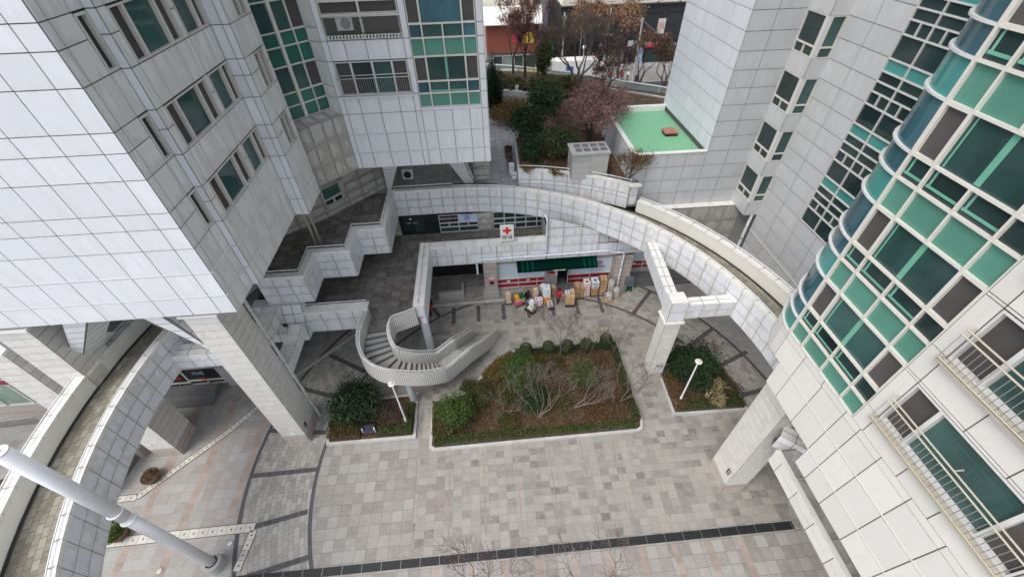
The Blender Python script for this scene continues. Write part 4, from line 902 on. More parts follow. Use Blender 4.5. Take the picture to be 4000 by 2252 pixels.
m = MB().mat('paving_deck'); zi = offset_poly(zz, -.2); m.face([(p[0], p[1], 7.88) for p in reversed(zi+[(-2.0, 27.7), (-2.0, 36), (-13.8, 36)])])
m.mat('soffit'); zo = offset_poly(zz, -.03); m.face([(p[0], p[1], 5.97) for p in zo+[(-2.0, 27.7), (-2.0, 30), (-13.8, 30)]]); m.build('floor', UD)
CL = (1.08, 12.4)
al = [150+2.9*i for i in range(27)]
il = [(CL[0]+17.8*math.cos(R(a)), CL[1]+17.8*math.sin(R(a))) for a in al]; ol = [(CL[0]+20.1*math.cos(R(a)), CL[1]+20.1*math.sin(R(a))) for a in al]
b2 = bridge('curved_walkway', 'curved white walkway in the lower left corner passing behind the white mast', il, ol, 0, 0, [7.2]*len(al), -1, 0, 'panel_bridge')
# ================================================================== pillars
def pillar(name, label, x0, y0, x1, y1, h, cap=True, faces=((0, -1),), extra=None, sign=None):
    t = thing(name, ((x0+x1)/2, (y0+y1)/2, 0), label, 'pillar'); n = max(4, round((h-.85)/.47))
    zs = [.85+(h-.85)*i/n for i in range(n+1)]; m = MB()
    for O, U, N, L in (((x0, y0), (1, 0), (0, -1), x1-x0), ((x1, y0), (0, 1), (1, 0), y1-y0), ((x0, y0), (0, 1), (-1, 0), y1-y0), ((x0, y1), (1, 0), (0, 1), x1-x0)):
        panels(m, O, U, N, [0, L], zs, 'stone_band', gap=.026)
    m.mat('stone_band')
    m.face([(x0, y0, h), (x1, y0, h), (x1, y1, h), (x0, y1, h)])
    m.build('shaft', t); m = MB()
    for O, U, N, L in (((x0, y0), (1, 0), (0, -1), x1-x0), ((x1, y0), (0, 1), (1, 0), y1-y0), ((x0, y0), (0, 1), (-1, 0), y1-y0), ((x0, y1), (1, 0), (0, 1), x1-x0)):
        panels(m, O, U, N, [0, L], [0, .42, .85], 'stone_base', gap=.02)
    m.build('base', t)
    if cap: m = MB().mat('coping'); m.box(x0-.12, y0-.12, h, x1+.12, y1+.12, h+.14); m.build('cap', t)
    return t
P1 = pillar('stone_pillar', 'tall banded stone pillar under the white tower corner, beside the long grey pipe', -12.97, 12.83, -11.60, 14.46, 11.3)
P2 = pillar('stone_pillar', 'tall banded stone pillar behind the lower left curved walkway', -20.45, 12.70, -19.0, 14.4, 11.3)
P3 = pillar('stone_pillar', 'shorter banded pillar carrying a white block and two arms in the middle of the plaza', 9.78, 15.12, 10.72, 15.98, 5.72)
P4 = pillar('stone_pillar', 'banded stone pillar with a small dark plaque under the right tower', 11.63, 7.82, 12.84, 9.34, 9.76, cap=False)
P5 = pillar('stone_pillar', 'banded stone pillar beside the lit shop window at the left edge', -22.5, 12.75, -21.13, 14.4, 9.9)
def tiled_box(par, nm, x0, y0, z0, x1, y1, z1, step=.8, mat='panel_bridge', zn=1, top=True):
    m = MB(); nx, ny = max(1, round((x1-x0)/step)), max(1, round((y1-y0)/step)); zs = [z0+(z1-z0)*i/zn for i in range(zn+1)]
    xs_, ys_ = [(x1-x0)*i/nx for i in range(nx+1)], [(y1-y0)*i/ny for i in range(ny+1)]
    panels(m, (x0, y0), X1, (0, -1), xs_, zs, mat); panels(m, (x0, y1), X1, (0, 1), xs_, zs, mat); panels(m, (x0, y0), Y1, (-1, 0), ys_, zs, mat); panels(m, (x1, y0), Y1, (1, 0), ys_, zs, mat)
    m.mat('joint'); m.face([(x0, y0, z1-.01), (x1, y0, z1-.01), (x1, y1, z1-.01), (x0, y1, z1-.01)]); m.face([(x0, y1, z0), (x1, y1, z0), (x1, y0, z0), (x0, y0, z0)])
    m.mat('coping')
    for i in range(nx):
        for j in range(ny): m.box(x0+xs_[i]+.012, y0+ys_[j]+.012, z1-.012, x0+xs_[i+1]-.012, y0+ys_[j+1]-.012, z1+.012)
    return m.build(nm, par)
def beam(par, nm, p, q, w_, z0, z1, n, zn=2, mat='panel_bridge'):
    a, b = Vector(p), Vector(q); d = b-a; L = d.length; d /= L; N = Vector((d.y, -d.x)); m = MB(); us = [L*i/n for i in range(n+1)]; zs = [z0+(z1-z0)*i/zn for i in range(zn+1)]
    panels(m, a+N*w_/2, d, N, us, zs, mat); panels(m, a-N*w_/2, d, -N, us, zs, mat)
    m.mat('coping')
    for i in range(n):
        s, e = a+d*(us[i]+.014), a+d*(us[i+1]-.014)
        for k in (-1, 1):
            q4 = [s+N*k*.012, e+N*k*.012, e+N*k*w_/2, s+N*k*w_/2]
            if k > 0: q4 = q4[::-1]
            m.face([(*v, z1) for v in q4])
    m.mat('joint'); m.face([(*(a+N*w_/2), z1-.006), (*(b+N*w_/2), z1-.006), (*(b-N*w_/2), z1-.006), (*(a-N*w_/2), z1-.006)]); m.face([(*(a-N*w_/2), z0), (*(b-N*w_/2), z0), (*(b+N*w_/2), z0), (*(a+N*w_/2), z0)])
    return m.build(nm, par)
tiled_box(P3, 'head_block', 9.76, 15.10, 5.86, 10.73, 16.0, 7.36, 2, zn=2)
beam(P3, 'arm', (10.745, 15.5), (13.5, 15.5), .62, 5.98, 7.06, 3)
beam(P3, 'arm', (10.2, 16.0), (10.62, 21.0), .62, 5.98, 7.06, 6)
beam(P1, 'arm', (-16.75, 14.75), (-12.9, 14.75), .75, 5.98, 7.06, 4)
beam(P4, 'arm', (11.9, 7.7), (12.75, 6.9), .62, 6.15, 7.1, 2)
rake(P1, ([(-14.6, 12.75), (-13.5, 12.75), (-13.5, 13.45), (-14.6, 13.45)], 11.58), ([(-13.0, 12.95), (-12.9, 12.95), (-12.9, 13.6), (-13.0, 13.6)], 8.9))
rake(P2, ([(-17.6, 12.8), (-16.52, 12.8), (-16.05, 14.0), (-17.1, 14.0)], 11.58), ([(-20.0, 13.55), (-19.7, 13.55), (-19.3, 14.3), (-19.6, 14.3)], 8.0))
m = MB(); m.mat('black'); m.box(11.60, 8.05, 1.55, 11.612, 8.25, 2.05); m.mat('sign_white'); m.box(11.598, 8.12, 1.62, 11.601, 8.16, 1.98); m.build('plaque', P4)
m = MB().mat('sign_white'); m.box(10.12, 15.088, 1.55, 10.38, 15.096, 1.82); m.mat('sign_dark'); m.box(10.14, 15.082, 1.6, 10.36, 15.089, 1.74); m.build('plaque', P3)
m = MB().mat('sign_white'); m.box(-12.35, 12.79, 1.0, -12.15, 12.80, 1.25); m.mat('sign_dark'); m.box(-11.57, 13.1, 1.05, -11.56, 13.35, 1.5); m.mat('sign_white'); m.box(-11.558, 13.15, 1.2, -11.554, 13.22, 1.35); m.build('plaque', P1)
m = MB().mat('sign_white'); m.box(-20.2, 12.66, 1.3, -20.0, 12.67, 1.55); m.build('plaque', P2)
# fascia of the level below the right tower
FA = thing('fascia_band', (11.6, 0, 5.9), 'long white ledge with a shaded gutter below the flank of the right tower', 'ledge')
m = MB(); panels(m, (11.33, 0), Y1, (-1, 0), [-9, -7.9, -6.8, -5.7, -4.6, -3.5, -2.4, -1.3, -.2, .9, 2.0, 3.1, 4.22, 5.33, 6.45, 6.95], [5.98, 6.41, 6.85], 'panel_warm'); 
panels(m, (11.33, 6.95), (1, 0), (0, 1), [0, 1.2, 2.4, 3.6], [5.98, 6.41, 6.85], 'panel_warm'); m.build('face', FA)
m = MB(); 
for k in range(15): m.mat('panel_dark'); m.box(11.36, -9.55+1.1*k+.01, 6.70, 15, -8.46+1.1*k, 6.78)  # dark colour paints in the shade under the tower overhang
m.mat('coping'); m.box(11.30, -9, 6.78, 11.52, 6.97, 6.86); m.build('ledge', FA)
m = MB(); panels(m, (15, 0), Y1, (-1, 0), [-9, 0, 7], [0, 3, 6], 'panel_dark'); m.mat('soffit'); m.face([(11.35, 6.9, 5.99), (11.35, -9, 5.99), (15, -9, 5.99), (15, 6.9, 5.99)][::-1]); m.build('under_wall', FA)
# ================================================================== lower deck, stairs
LD = thing('lower_deck', (-6, 22, 3.5), 'first floor deck in the shade with brown paving, ending at the curved stairs', 'deck')
poly = [(-14, 18.46), (-7.82, 18.46), (-7.82, 17.5), (-6.3, 17.5), (-4.35, 18.46), (-4.35, 24.1), (4.25, 24.1), (4.25, 27.3), (-14, 27.3)]
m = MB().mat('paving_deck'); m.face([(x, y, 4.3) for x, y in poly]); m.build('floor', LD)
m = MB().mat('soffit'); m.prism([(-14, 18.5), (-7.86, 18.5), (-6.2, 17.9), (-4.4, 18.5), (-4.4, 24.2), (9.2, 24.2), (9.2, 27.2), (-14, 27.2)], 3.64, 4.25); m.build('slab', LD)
m = MB(); panels(m, (0, 18.42), X1, (0, -1), [-11.68, -10.7, -9.7, -8.75, -7.80], [3.62, 4.65, 5.25], 'panel_bridge')
m.mat('coping'); m.box(-11.7, 18.38, 5.25, -7.78, 19.05, 5.40); m.mat('white_paint'); m.tube([(-11.7, 18.95, 5.62), (-7.9, 18.95, 5.62), (-7.85, 18.45, 5.62)], .025, 6)
for k in range(5): m.mat('steel'); m.tube([(-11.5+.9*k, 18.95, 5.4), (-11.5+.9*k, 18.95, 5.62)], .014, 4)
m.build('short_parapet', LD)
m = MB(); panels(m, (-4.33, 0), Y1, (1, 0), [18.42, 19.4, 20.35, 21.3, 22.25, 23.15, 24.06], [3.62, 4.45, 5.25], 'panel_bridge')
panels(m, (0, 18.42), X1, (0, -1), [-5.95, -5.2, -4.33], [3.62, 4.25], 'panel_bridge'); panels(m, (0, 18.42), X1, (0, -1), [-4.95, -4.33], [4.25, 5.25], 'panel_bridge')
panels(m, (0, 24.06), X1, (0, -1), [-4.33, -3.9, -2.8, -1.7, -.6, .5, 1.65, 2.8, 4.2], [3.62, 4.52, 5.25], 'panel_bridge')
panels(m, (-4.95, 0), Y1, (-1, 0), [18.42, 19.4, 20.35, 21.3, 22.25, 23.15, 24.66], [4.3, 5.25], 'panel'); panels(m, (0, 24.64), X1, (0, 1), [-4.9, -3.8, -2.7, -1.6, -.5, .6, 1.7, 2.8, 4.2], [4.3, 5.25], 'panel')
m.mat('coping'); 
for i in range(6): m.box(-4.99, 18.38+.945*i, 5.25, -4.29, 18.38+.945*(i+1)-.02, 5.42)
for i in range(8): m.box(-4.28+1.06*i, 24.02, 5.25, -4.28+1.06*(i+1)-.02, 24.68, 5.42)
m.mat('coping'); m.box(-4.99, 24.05, 5.25, -4.30, 24.68, 5.42); m.mat('steel'); m.tube([(-4.62, 18.45, 5.60), (-4.62, 24.4, 5.60), (4.1, 24.4, 5.60)], .022, 6)
for k in range(6): m.tube([(-4.62, 18.6+1.1*k, 5.42), (-4.62, 18.6+1.1*k, 5.6)], .012, 4)
for k in range(8): m.tube([(-4.3+1.1*k, 24.4, 5.42), (-4.3+1.1*k, 24.4, 5.6)], .012, 4)
m.build('parapet', LD)
t = thing('round_column', (-4.66, 18.95, 0), 'round tiled column holding up the deck corner beside the stairs', 'column')
m = MB().mat('panel')
for k in range(8): m.cyl(-4.66, 18.95, .45*k+.01, .45*k+.44, .27, n=20)
m.mat('joint'); m.cyl(-4.66, 18.95, 0, 3.62, .262, n=20); m.build('shaft', t, smooth=False)
# back wall of the lower deck: doors, windows
BW = thing('clinic_front', (-1, 27.3, 4.3), 'shaded first floor shopfront with glass doors and window posters behind the deck', 'shopfront')
m = MB(); panels(m, (0, 27.3), X1, (0, -1), [-14, -12, -10, -8, -6.75, -4.85, -3.75, -.73, .45, 1.7, 4.7, 6.5], [4.3, 4.85, 5.4, 5.94], 'panel_dark', [(-6.75, -3.75, 4, 6.4), (-3.75, -.73, 4.2, 6.4), (.45, 4.7, 4.2, 6.4)]); m.build('wall', BW)
glazing(BW, 'glass_door', (0, 27.3), X1, (0, -1), [(-6.73, -5.8, 4.32, 5.93, 'glass_dark', .05), (-5.8, -4.86, 4.32, 5.93, 'glass_dark', .05)], 'black', back=-.2)
glazing(BW, 'side_light', (0, 27.3), X1, (0, -1), [(-4.84, -3.78, 4.32, 5.93, 'glass_dark', .05)], 'black', back=-.2)
glazing(BW, 'window', (0, 27.3), X1, (0, -1), [(-3.73, -2.98, 4.82, 5.2, 'glass_dark'), (-2.98, -2.24, 4.82, 5.2, 'glass_dark'), (-2.24, -1.5, 4.82, 5.2, 'glass_dark'), (-1.5, -.75, 4.82, 5.2, 'glass_dark'), (-3.73, -2.24, 4.32, 4.82, 'glass_teal'), (-2.24, -.75, 4.32, 4.82, 'glass_teal'), (-3.73, -2.24, 5.2, 5.93, 'sign_dark'), (-2.24, -.75, 5.2, 5.93, 'sign_sky')], 'frame_white')
glazing(BW, 'window', (0, 27.3), X1, (0, -1), [(.47+i*.85, .47+(i+1)*.85, z0, z1, 'glass_dark') for i in range(5) for z0, z1 in ((4.32, 4.85), (4.85, 5.3), (5.3, 5.93))], 'frame_white')
text('라파오라래 애서', .23, (-2.98, 27.225, 5.62), (1, 0, 0), (0, 0, 1), 'sign_white', BW)
text('이비인후과\n치과\n한의원', .19, (-1.55, 27.225, 5.72), (1, 0, 0), (0, 0, 1), 'sign_purple', BW); text('약국', .17, (-1.55, 27.225, 5.30), (1, 0, 0), (0, 0, 1), 'sign_red', BW)
m = MB().mat('steel'); m.tube([(-6.2, 27.2, 5.45), (-5.88, 27.2, 5.45)], .02, 5); m.tube([(-5.72, 27.2, 5.45), (-5.4, 27.2, 5.45)], .02, 5); m.mat('sign_white'); m.box(-5.95, 27.22, 5.75, -5.78, 27.23, 5.87); m.build('door_handle', BW)
# ---- curved stairs
STL = [(-7.85, 17.43), (-7.95, 17.07), (-7.97, 16.69), (-7.94, 16.29), (-7.82, 15.92), (-7.50, 15.50), (-6.84, 15.04), (-6.07, 14.83), (-5.71, 14.85), (-5.33, 14.89), (-5.01, 14.95), (-4.68, 15.03), (-4.38, 15.13), (-4.08, 15.25), (-3.74, 15.40), (-3.43, 15.57), (-3.20, 15.78)]
STR = [(-6.59, 17.59), (-6.59, 17.29), (-6.58, 16.99), (-6.55, 16.73), (-6.45, 16.45), (-6.32, 16.18), (-6.12, 15.98), (-5.86, 15.91), (-5.60, 15.91), (-5.30, 15.93), (-5.03, 15.99), (-4.79, 16.08), (-4.57, 16.18), (-4.36, 16.30), (-4.14, 16.42), (-3.94, 16.55), (-3.75, 16.72)]
SL = STL+[(-1.92, 17.00)]+[(-1.92+1.85*(i+1)/10+.12*math.sin(math.pi*(i+1)/10), 17.00+3.0*(i+1)/10) for i in range(10)]
SRr = STR+[(-2.72, 17.62)]+[(-2.72+1.18*(i+1)/10, 17.62+2.35*(i+1)/10) for i in range(10)]
SZ = [4.3-.1593*i for i in range(17)]+[4.3-.1593*17]; SZ = SZ[:17]+[SZ[16]]+[SZ[16]-SZ[16]*(i+1)/10 for i in range(10)]
SS = thing('curved_stairs', (-5, 16.5, 0), 'curved outdoor stairs with mosaic tiled parapets dropping from the deck to the plaza', 'stairs')
m = MB().mat('step_granite')
for i in range(len(SL)-1):
    z = SZ[i+1] if i < 16 else SZ[i]
    if i == 16: z = SZ[16]
    elif i > 16: z = SZ[i]-SZ[16]/10
    a, b, c, d = SL[i], SL[i+1], SRr[i+1], SRr[i]; h = max(.0, z-.42); z = max(z, .03)
    m.hexa([(*a, h), (*b, max(0, h-.12)), (*c, max(0, h-.12)), (*d, h)], [(*a, z), (*b, z), (*c, z), (*d, z)])
    # overhanging nosing
    e = Vector(a); f = Vector(d); dv = (Vector(b)-e); dv.normalize(); up_z = SZ[i] if i <= 16 else SZ[i]
m.build('steps', SS)
m = MB().mat('riser_stone')
for i in range(len(SL)-1):
    if i == 17: continue
    z1 = SZ[i]; a, d, nx_ = Vector(SL[i]), Vector(SRr[i]), Vector(SL[i+1]); dv = nx_-a
    if dv.length < 1e-4 or z1 < .05: continue
    dv.normalize(); m.face([(*(a+dv*.012), z1-.155), (*(d+dv*.012), z1-.155), (*(d+dv*.012), z1-.012), (*(a+dv*.012), z1-.012)]); m.face([(*(a+dv*.014), z1-.151), (*(d+dv*.014), z1-.151), (*(d+dv*.05), z1-.151), (*(a+dv*.05), z1-.151)]); e_ = .06 if i > 16 else .03; m.face([(*(a-dv*e_), z1+.006), (*(d-dv*e_), z1+.006), (*(d+dv*.002), z1+.006), (*(a+dv*.002), z1+.006)])
m.build('riser_face', SS)
def stair_wall(pts, zs_, side, h, thick, nm, cut=None, below=.45):
    """mosaic parapet following the flight; pts on the stair side, thickness outward"""
    o = offset_poly(pts, thick*side); m = MB().mat('mosaic'); acc = 0
    for i in range(len(pts)-1):
        a, b, c, d = pts[i], pts[i+1], o[i+1], o[i]; L = math.dist(c, d); la = math.dist(a, b); r = .5
        zt0, zt1 = zs_[i]+h, zs_[i+1]+h; zb0, zb1 = max(0, zs_[i]-below), max(0, zs_[i+1]-below)
        def F(p, q, z00, z01, z10, z11, u0, u1):
            m.face([(*p, z00), (*q, z01), (*q, z11), (*p, z10)], [(u0, 0), (u1, 0), (u1, z11-z01), (u0, z10-z00)], r)
        F(d, c, zb0, zb1, zt0, zt1, acc, acc+L); F(b, a, zb1, zb0, zt1, zt0, acc+la, acc)
        m.face([(*a, zt0), (*b, zt1), (*c, zt1), (*d, zt0)] if side > 0 else [(*d, zt0), (*c, zt1), (*b, zt1), (*a, zt0)], [(acc, 0), (acc+la, 0), (acc+L, thick), (acc, thick)] if side > 0 else [(acc, thick), (acc+L, thick), (acc+la, 0), (acc, 0)], r)
        m.face([(*d, zb0), (*a, zb0), (*b, zb1), (*c, zb1)], [(0, 0), (.1, 0), (.1, .1), (0, .1)], r); acc += L
    for i in (0, len(pts)-1):
        a, d = pts[i], o[i]; m.face([(*a, max(0, zs_[i]-below)), (*d, max(0, zs_[i]-below)), (*d, zs_[i]+h), (*a, zs_[i]+h)], [(0, 0), (thick, 0), (thick, h), (0, h)], .5)
    w_ = m.build(nm, SS); mid = offset_poly(pts, thick*side*.75); m = MB().mat('frame_white'); m.tube([(p[0], p[1], z+h+.20) for p, z in zip(mid, zs_)], .03, 6); m.mat('steel')
    for p, z in list(zip(mid, zs_))[::1]: m.tube([(p[0], p[1], z+h), (p[0], p[1], z+h+.2)], .013, 4)
    m.build('handrail', w_)
def smooth(p, z, k=2):
    P = [Vector(q) for q in p]; 
    out = []; zo = []
    for i in range(len(P)-1):
        p0, p1, p2, p3 = P[max(0, i-1)], P[i], P[i+1], P[min(len(P)-1, i+2)]
        for j in range(k):
            t = j/k; out.append(tuple(0.5*((2*p1)+(-p0+p2)*t+(2*p0-5*p1+4*p2-p3)*t*t+(-p0+3*p1-3*p2+p3)*t**3))); zo.append(z[i]+(z[i+1]-z[i])*t)
    out.append(tuple(P[-1])); zo.append(z[-1]); return out, zo
OLp = [(-7.80, 18.75), (-7.84, 18.1)]+[(x-.06, y) for x, y in SL[:5]]+[(-7.58, 15.42), (-6.90, 14.94), (-6.10, 14.74)]+[(x+.02, y-.08) for x, y in SL[8:17]]+[(x+.05, y-.05) for x, y in SL[17:]]
OZ = [4.3, 4.3]+SZ
pp, zz_ = smooth(OLp, OZ); stair_wall(pp, zz_, -1 if False else 1, .86, .26, 'outer_parapet')
IR = [(-4.95, 18.42), (-5.55, 18.15), (-6.05, 17.95), (-6.40, 17.75)]+[(x+.03, y) for x, y in SRr[1:17]]+SRr[17:]
IZ = [4.3, 4.3, 4.3, 4.3]+SZ[1:]
pp, zz_ = smooth(IR, IZ); stair_wall(pp, zz_, -1, .86, .26, 'inner_parapet')
t = thing('round_column', (-5.6, 14.9, 0), 'short concrete column under the stair bend in the corner planter', 'column')
m = MB().mat('concrete'); m.cyl(-5.55, 15.0, 0, 2.9, .22, n=16); m.build('shaft', t)
# inclined side blocks under the deck on the left
SBk = thing('side_annex', (-13, 19, 3.6), 'tiled white annex wall in the shade left of the lower deck', 'annex wall')
rake(SBk, ([(-14.6, 18.65), (-11.66, 18.65), (-11.66, 19.3), (-14.6, 19.3)], 5.94), ([(-14.6, 17.75), (-11.66, 17.75), (-11.66, 18.5), (-14.6, 18.5)], 3.62), 'panel', 'wall')
tiled_box(SBk, 'brace', -12.40, 14.5, 4.2, -11.66, 17.9, 5.0, .8, 'panel_grey')
tiled_box(SBk, 'brace', -13.9, 15.6, 5.1, -13.0, 19.6, 5.9, .8, 'panel_grey')
tiled_box(P5, 'beam', -24.5, 12.9, 10.04, -20.9, 14.2, 11.3, .9, 'panel', 2)
m = MB().mat('black'); m.box(-12.75, 17.72, 5.0, -12.45, 17.74, 5.3); m.build('vent', SBk)
# ================================================================== shop front at plaza level
SF = thing('store_front', (5, 24.6, 0), 'plaza level store front with white film windows, red lower bands and a grey door', 'store front')
xsf = [-.58, .5]; m = MB()
panels(m, (0, 24.2), X1, (0, -1), [-.58, .48], [.62, 1.05, 1.5, 1.95, 2.4, 2.85, 3.6], 'stone_base'); m.mat('concrete'); m.box(-.75, 23.95, 0, .55, 24.6, .62)
panels(m, (0, 24.6), X1, (0, -1), [.48, 4.27, 6.12, 9.6], [.13, .38], 'stone_base', [(4.27, 6.12, 0, 2)]); panels(m, (0, 24.6), X1, (0, -1), [.48, 4.27, 6.12, 9.6], [2.97, 3.62], 'stone_base')
panels(m, (0, 23.95), X1, (0, -1), [9.6, 10.25, 11.02], [0, .45, .9, 1.35, 1.8, 2.25, 2.7, 3.15, 3.62], 'stone_base'); panels(m, (9.6, 0), Y1, (-1, 0), [23.95, 24.6], [0, .9, 1.8, 2.7, 3.62], 'stone_base'); panels(m, (11.02, 0), Y1, (1, 0), [23.95, 25.3], [0, .9, 1.8, 2.7, 3.62], 'stone_base')
m.mat('concrete'); m.box(.5, 24.25, 0, 9.6, 24.6, .13); m.build('wall', SF)
m = MB(); panels(m, (0, 24.08), X1, (0, -1), [4.25, 5.4, 6.75, 8.1, 9.55, 11.05, 12.4], [3.62, 4.0, 4.78, 5.62], 'panel_bridge', [(8.1, 9.55, 4.78, 5.62)])
zt_ = lambda x: 24-18.10*24.08/(CB[1]+math.sqrt(16.42**2-(x-CB[0])**2))
for x0, x1 in ((4.25, 5.4), (5.4, 6.75), (6.75, 8.1), (8.1, 9.55)):
    m.mat('joint'); m.face([(x0, 24.08, 5.62), (x1, 24.08, 5.62), (x1, 24.08, max(5.9, zt_(x1))), (x0, 24.08, max(5.9, zt_(x0)))])
    m.mat('panel_bridge'); m.face([(x0+.018, 24.058, 5.64), (x1-.018, 24.058, 5.64), (x1-.018, 24.058, min(6.38, max(5.88, zt_(x1)-.02))), (x0+.018, 24.058, min(6.38, max(5.88, zt_(x0)-.02)))])
    if zt_(x0) > 6.45: m.face([(x0+.018, 24.058, 6.42), (x1-.018, 24.058, 6.42), (x1-.018, 24.058, max(6.43, zt_(x1)-.02)), (x0+.018, 24.058, zt_(x0)-.02)])
panels(m, (4.25, 0), Y1, (-1, 0), [24.08, 25.6, 27.3], [4.3, 5.1, 5.94], 'panel_dark'); m.build('upper_wall', SF)
m = MB().mat('panel_grey')
for k in range(14): m.box(8.14, 24.10, 4.82+.057*k, 8.8, 24.14, 4.85+.057*k); m.box(8.85, 24.10, 4.82+.057*k, 9.5, 24.14, 4.85+.057*k)
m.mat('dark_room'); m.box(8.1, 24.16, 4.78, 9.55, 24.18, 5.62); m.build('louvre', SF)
bl, rd = 'blue_film', 'red_film'
def filmwin(x0, x1, n, zr0=.38, zr1=1.35, zt=2.95, y=24.6):
    w_ = (x1-x0)/n; return [(x0+w_*i, x0+w_*(i+1), zr1, zt, bl, .03) for i in range(n)]+[(x0+w_*i/1, x0+w_*(i+1), a, b, rd, .02) for i in range(n) for a, b in ((zr0, (zr0+zr1)/2), ((zr0+zr1)/2, zr1))]
glazing(SF, 'film_window', (0, 24.6), X1, (0, -1), filmwin(.5, 2.16, 1)+filmwin(2.16, 3.65, 1)+filmwin(3.65, 4.25, 1), 'frame_white')
glazing(SF, 'film_window', (0, 24.6), X1, (0, -1), filmwin(6.14, 7.97, 1)+filmwin(7.97, 9.58, 1), 'frame_white')
FW = thing('store_front', (14, 25.3, 0), 'store front stretch with white and red film behind the middle pillar arm', 'store front')
glazing(FW, 'film_window', (0, 25.3), X1, (0, -1), filmwin(11.05, 12.5, 1, .9, 1.75, 3.6)+filmwin(12.5, 14.0, 1, .9, 1.75, 3.6)+filmwin(14.0, 15.5, 1, .9, 1.75, 3.6)+filmwin(15.5, 17.0, 1, .9, 1.75, 3.6), 'frame_white')
m = MB(); m.mat('concrete'); m.box(11.05, 25.25, 0, 17, 25.6, .9); panels(m, (0, 25.3), X1, (0, -1), [11.05, 12.5, 14, 15.5, 17], [3.6, 4.8, 5.95], 'panel_grey'); m.build('wall', FW)
m = MB().mat('concrete_dark')
for k, (y, z) in enumerate(((24.7, .55), (24.35, .37), (24.0, .18))): m.box(11.1, y, 0, 17, 25.25, z)
m.build('steps', FW)
m = MB().mat('grey_paint'); m.box(4.27, 24.52, .22, 5.28, 24.56, 2.34); d_ = m.build('door', SF)
m = MB().mat('sign_navy'); m.box(4.5, 24.508, 1.75, 5.05, 24.52, 2.1); m.mat('sign_red'); m.box(4.5, 24.508, 1.5, 5.05, 24.52, 1.745); m.build('notice', d_)
text('관계자 외', .12, (4.78, 24.50, 1.95), X1+(0,), (0, 0, 1), 'sign_white', d_); text('출입금지', .10, (4.78, 24.50, 1.62), X1+(0,), (0, 0, 1), 'sign_white', d_)
m = MB().mat('sign_yellow'); m.box(5.12, 24.505, 1.75, 5.24, 24.518, 2.0); m.mat('sign_white'); m.box(5.1, 24.505, 1.5, 5.25, 24.518, 1.72); m.build('sticker', d_)
m = MB().mat('grey_paint'); m.rbox(6.02, 24.12, .22, .05, .95, 2.1, R(-14)); d2 = m.build('open_door', SF); m = MB().mat('steel'); m.tube([(6.1, 23.75, 1.2), (6.1, 23.75, 1.4)], .02, 5); m.build('handle', d2)
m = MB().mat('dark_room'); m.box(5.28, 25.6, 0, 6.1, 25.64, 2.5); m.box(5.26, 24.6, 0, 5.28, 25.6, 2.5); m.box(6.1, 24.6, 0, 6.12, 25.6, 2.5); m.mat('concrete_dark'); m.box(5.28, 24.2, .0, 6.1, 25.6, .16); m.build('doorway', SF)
m = MB().mat('awning')
m.hexa([(2.0, 23.72, 2.86), (8.18, 23.72, 2.86), (8.18, 24.5, 3.22), (2.0, 24.5, 3.22)], [(2.0, 23.72, 2.98), (8.18, 23.72, 2.98), (8.18, 24.5, 3.38), (2.0, 24.5, 3.38)])
m.box(2.0, 23.69, 2.72, 8.18, 23.72, 2.98); aw = m.build('awning', SF)
m = MB().mat('awning_stripe')
for x in (2.35, 2.72, 3.1, 7.1, 7.5, 7.88): m.hexa([(x, 23.66, 2.74), (x+.17, 23.66, 2.74), (x+.17, 23.69, 2.74), (x, 23.69, 2.74)], [(x, 23.66, 2.985), (x+.17, 23.66, 2.985), (x+.17, 23.69, 2.985), (x, 23.69, 2.985)]); m.face([(x, 23.7, 3.0), (x+.17, 23.7, 3.0), (x+.17, 24.48, 3.395), (x, 24.48, 3.395)])
m.mat('sign_white'); m.box(4.75, 23.65, 2.74, 5.7, 23.66, 2.80); m.build('stripe', aw)
def logo(cx, cz, y, par, s=1.0):
    m = MB().mat('sign_maroon')
    for a_, b_, r_ in ((.13, .05, 0), (.05, .13, 0)):
        pts_ = []
        for k in range(28):
            t_ = 2*math.pi*k/28; ex = .32; c_, s_ = math.cos(t_), math.sin(t_); pts_.append((cx+s*1.25*a_*math.copysign(abs(c_)**ex if abs(c_) > 1e-6 else 0, c_), y, cz+s*1.25*b_*math.copysign(abs(s_)**ex if abs(s_) > 1e-6 else 0, s_)))
        m.tube(pts_, .013*s, 4, close=True)
    m.build('emblem', par)
for cx in (2.92, 8.62):
    logo(cx+.02, 2.42, 24.565, SF, 1.15); text('Homeplus', .21, (cx, 24.56, 2.07), (1, 0, 0), (0, 0, 1), 'sign_maroon', SF, bold=.006); text('익스프레스', .10, (cx+.1, 24.56, 1.91), (1, 0, 0), (0, 0, 1), 'grey_paint', SF)
for x, y, z in ((1.35, 24.55, 1.15), (2.92, 24.55, 1.15), (11.75, 25.25, 1.5)):
    m = MB().mat('sign_white'); m.box(x-.13, y-.01, z-.09, x+.13, y, z+.07); m.build('paper_sign', SF if x < 10 else FW)
m = MB().mat('sign_white'); m.box(-.18, 24.15, 1.25, .2, 24.17, 2.0); m.mat('sign_red'); m.box(-.17, 24.14, 1.60, .19, 24.15, 1.84); m.mat('sign_navy'); m.box(-.17, 24.14, 1.28, .19, 24.15, 1.59); ns = m.build('notice', SF)
text('매장 입구', .075, (.04, 24.135, 1.72), (1, 0, 0), (0, 0, 1), 'sign_white', ns)
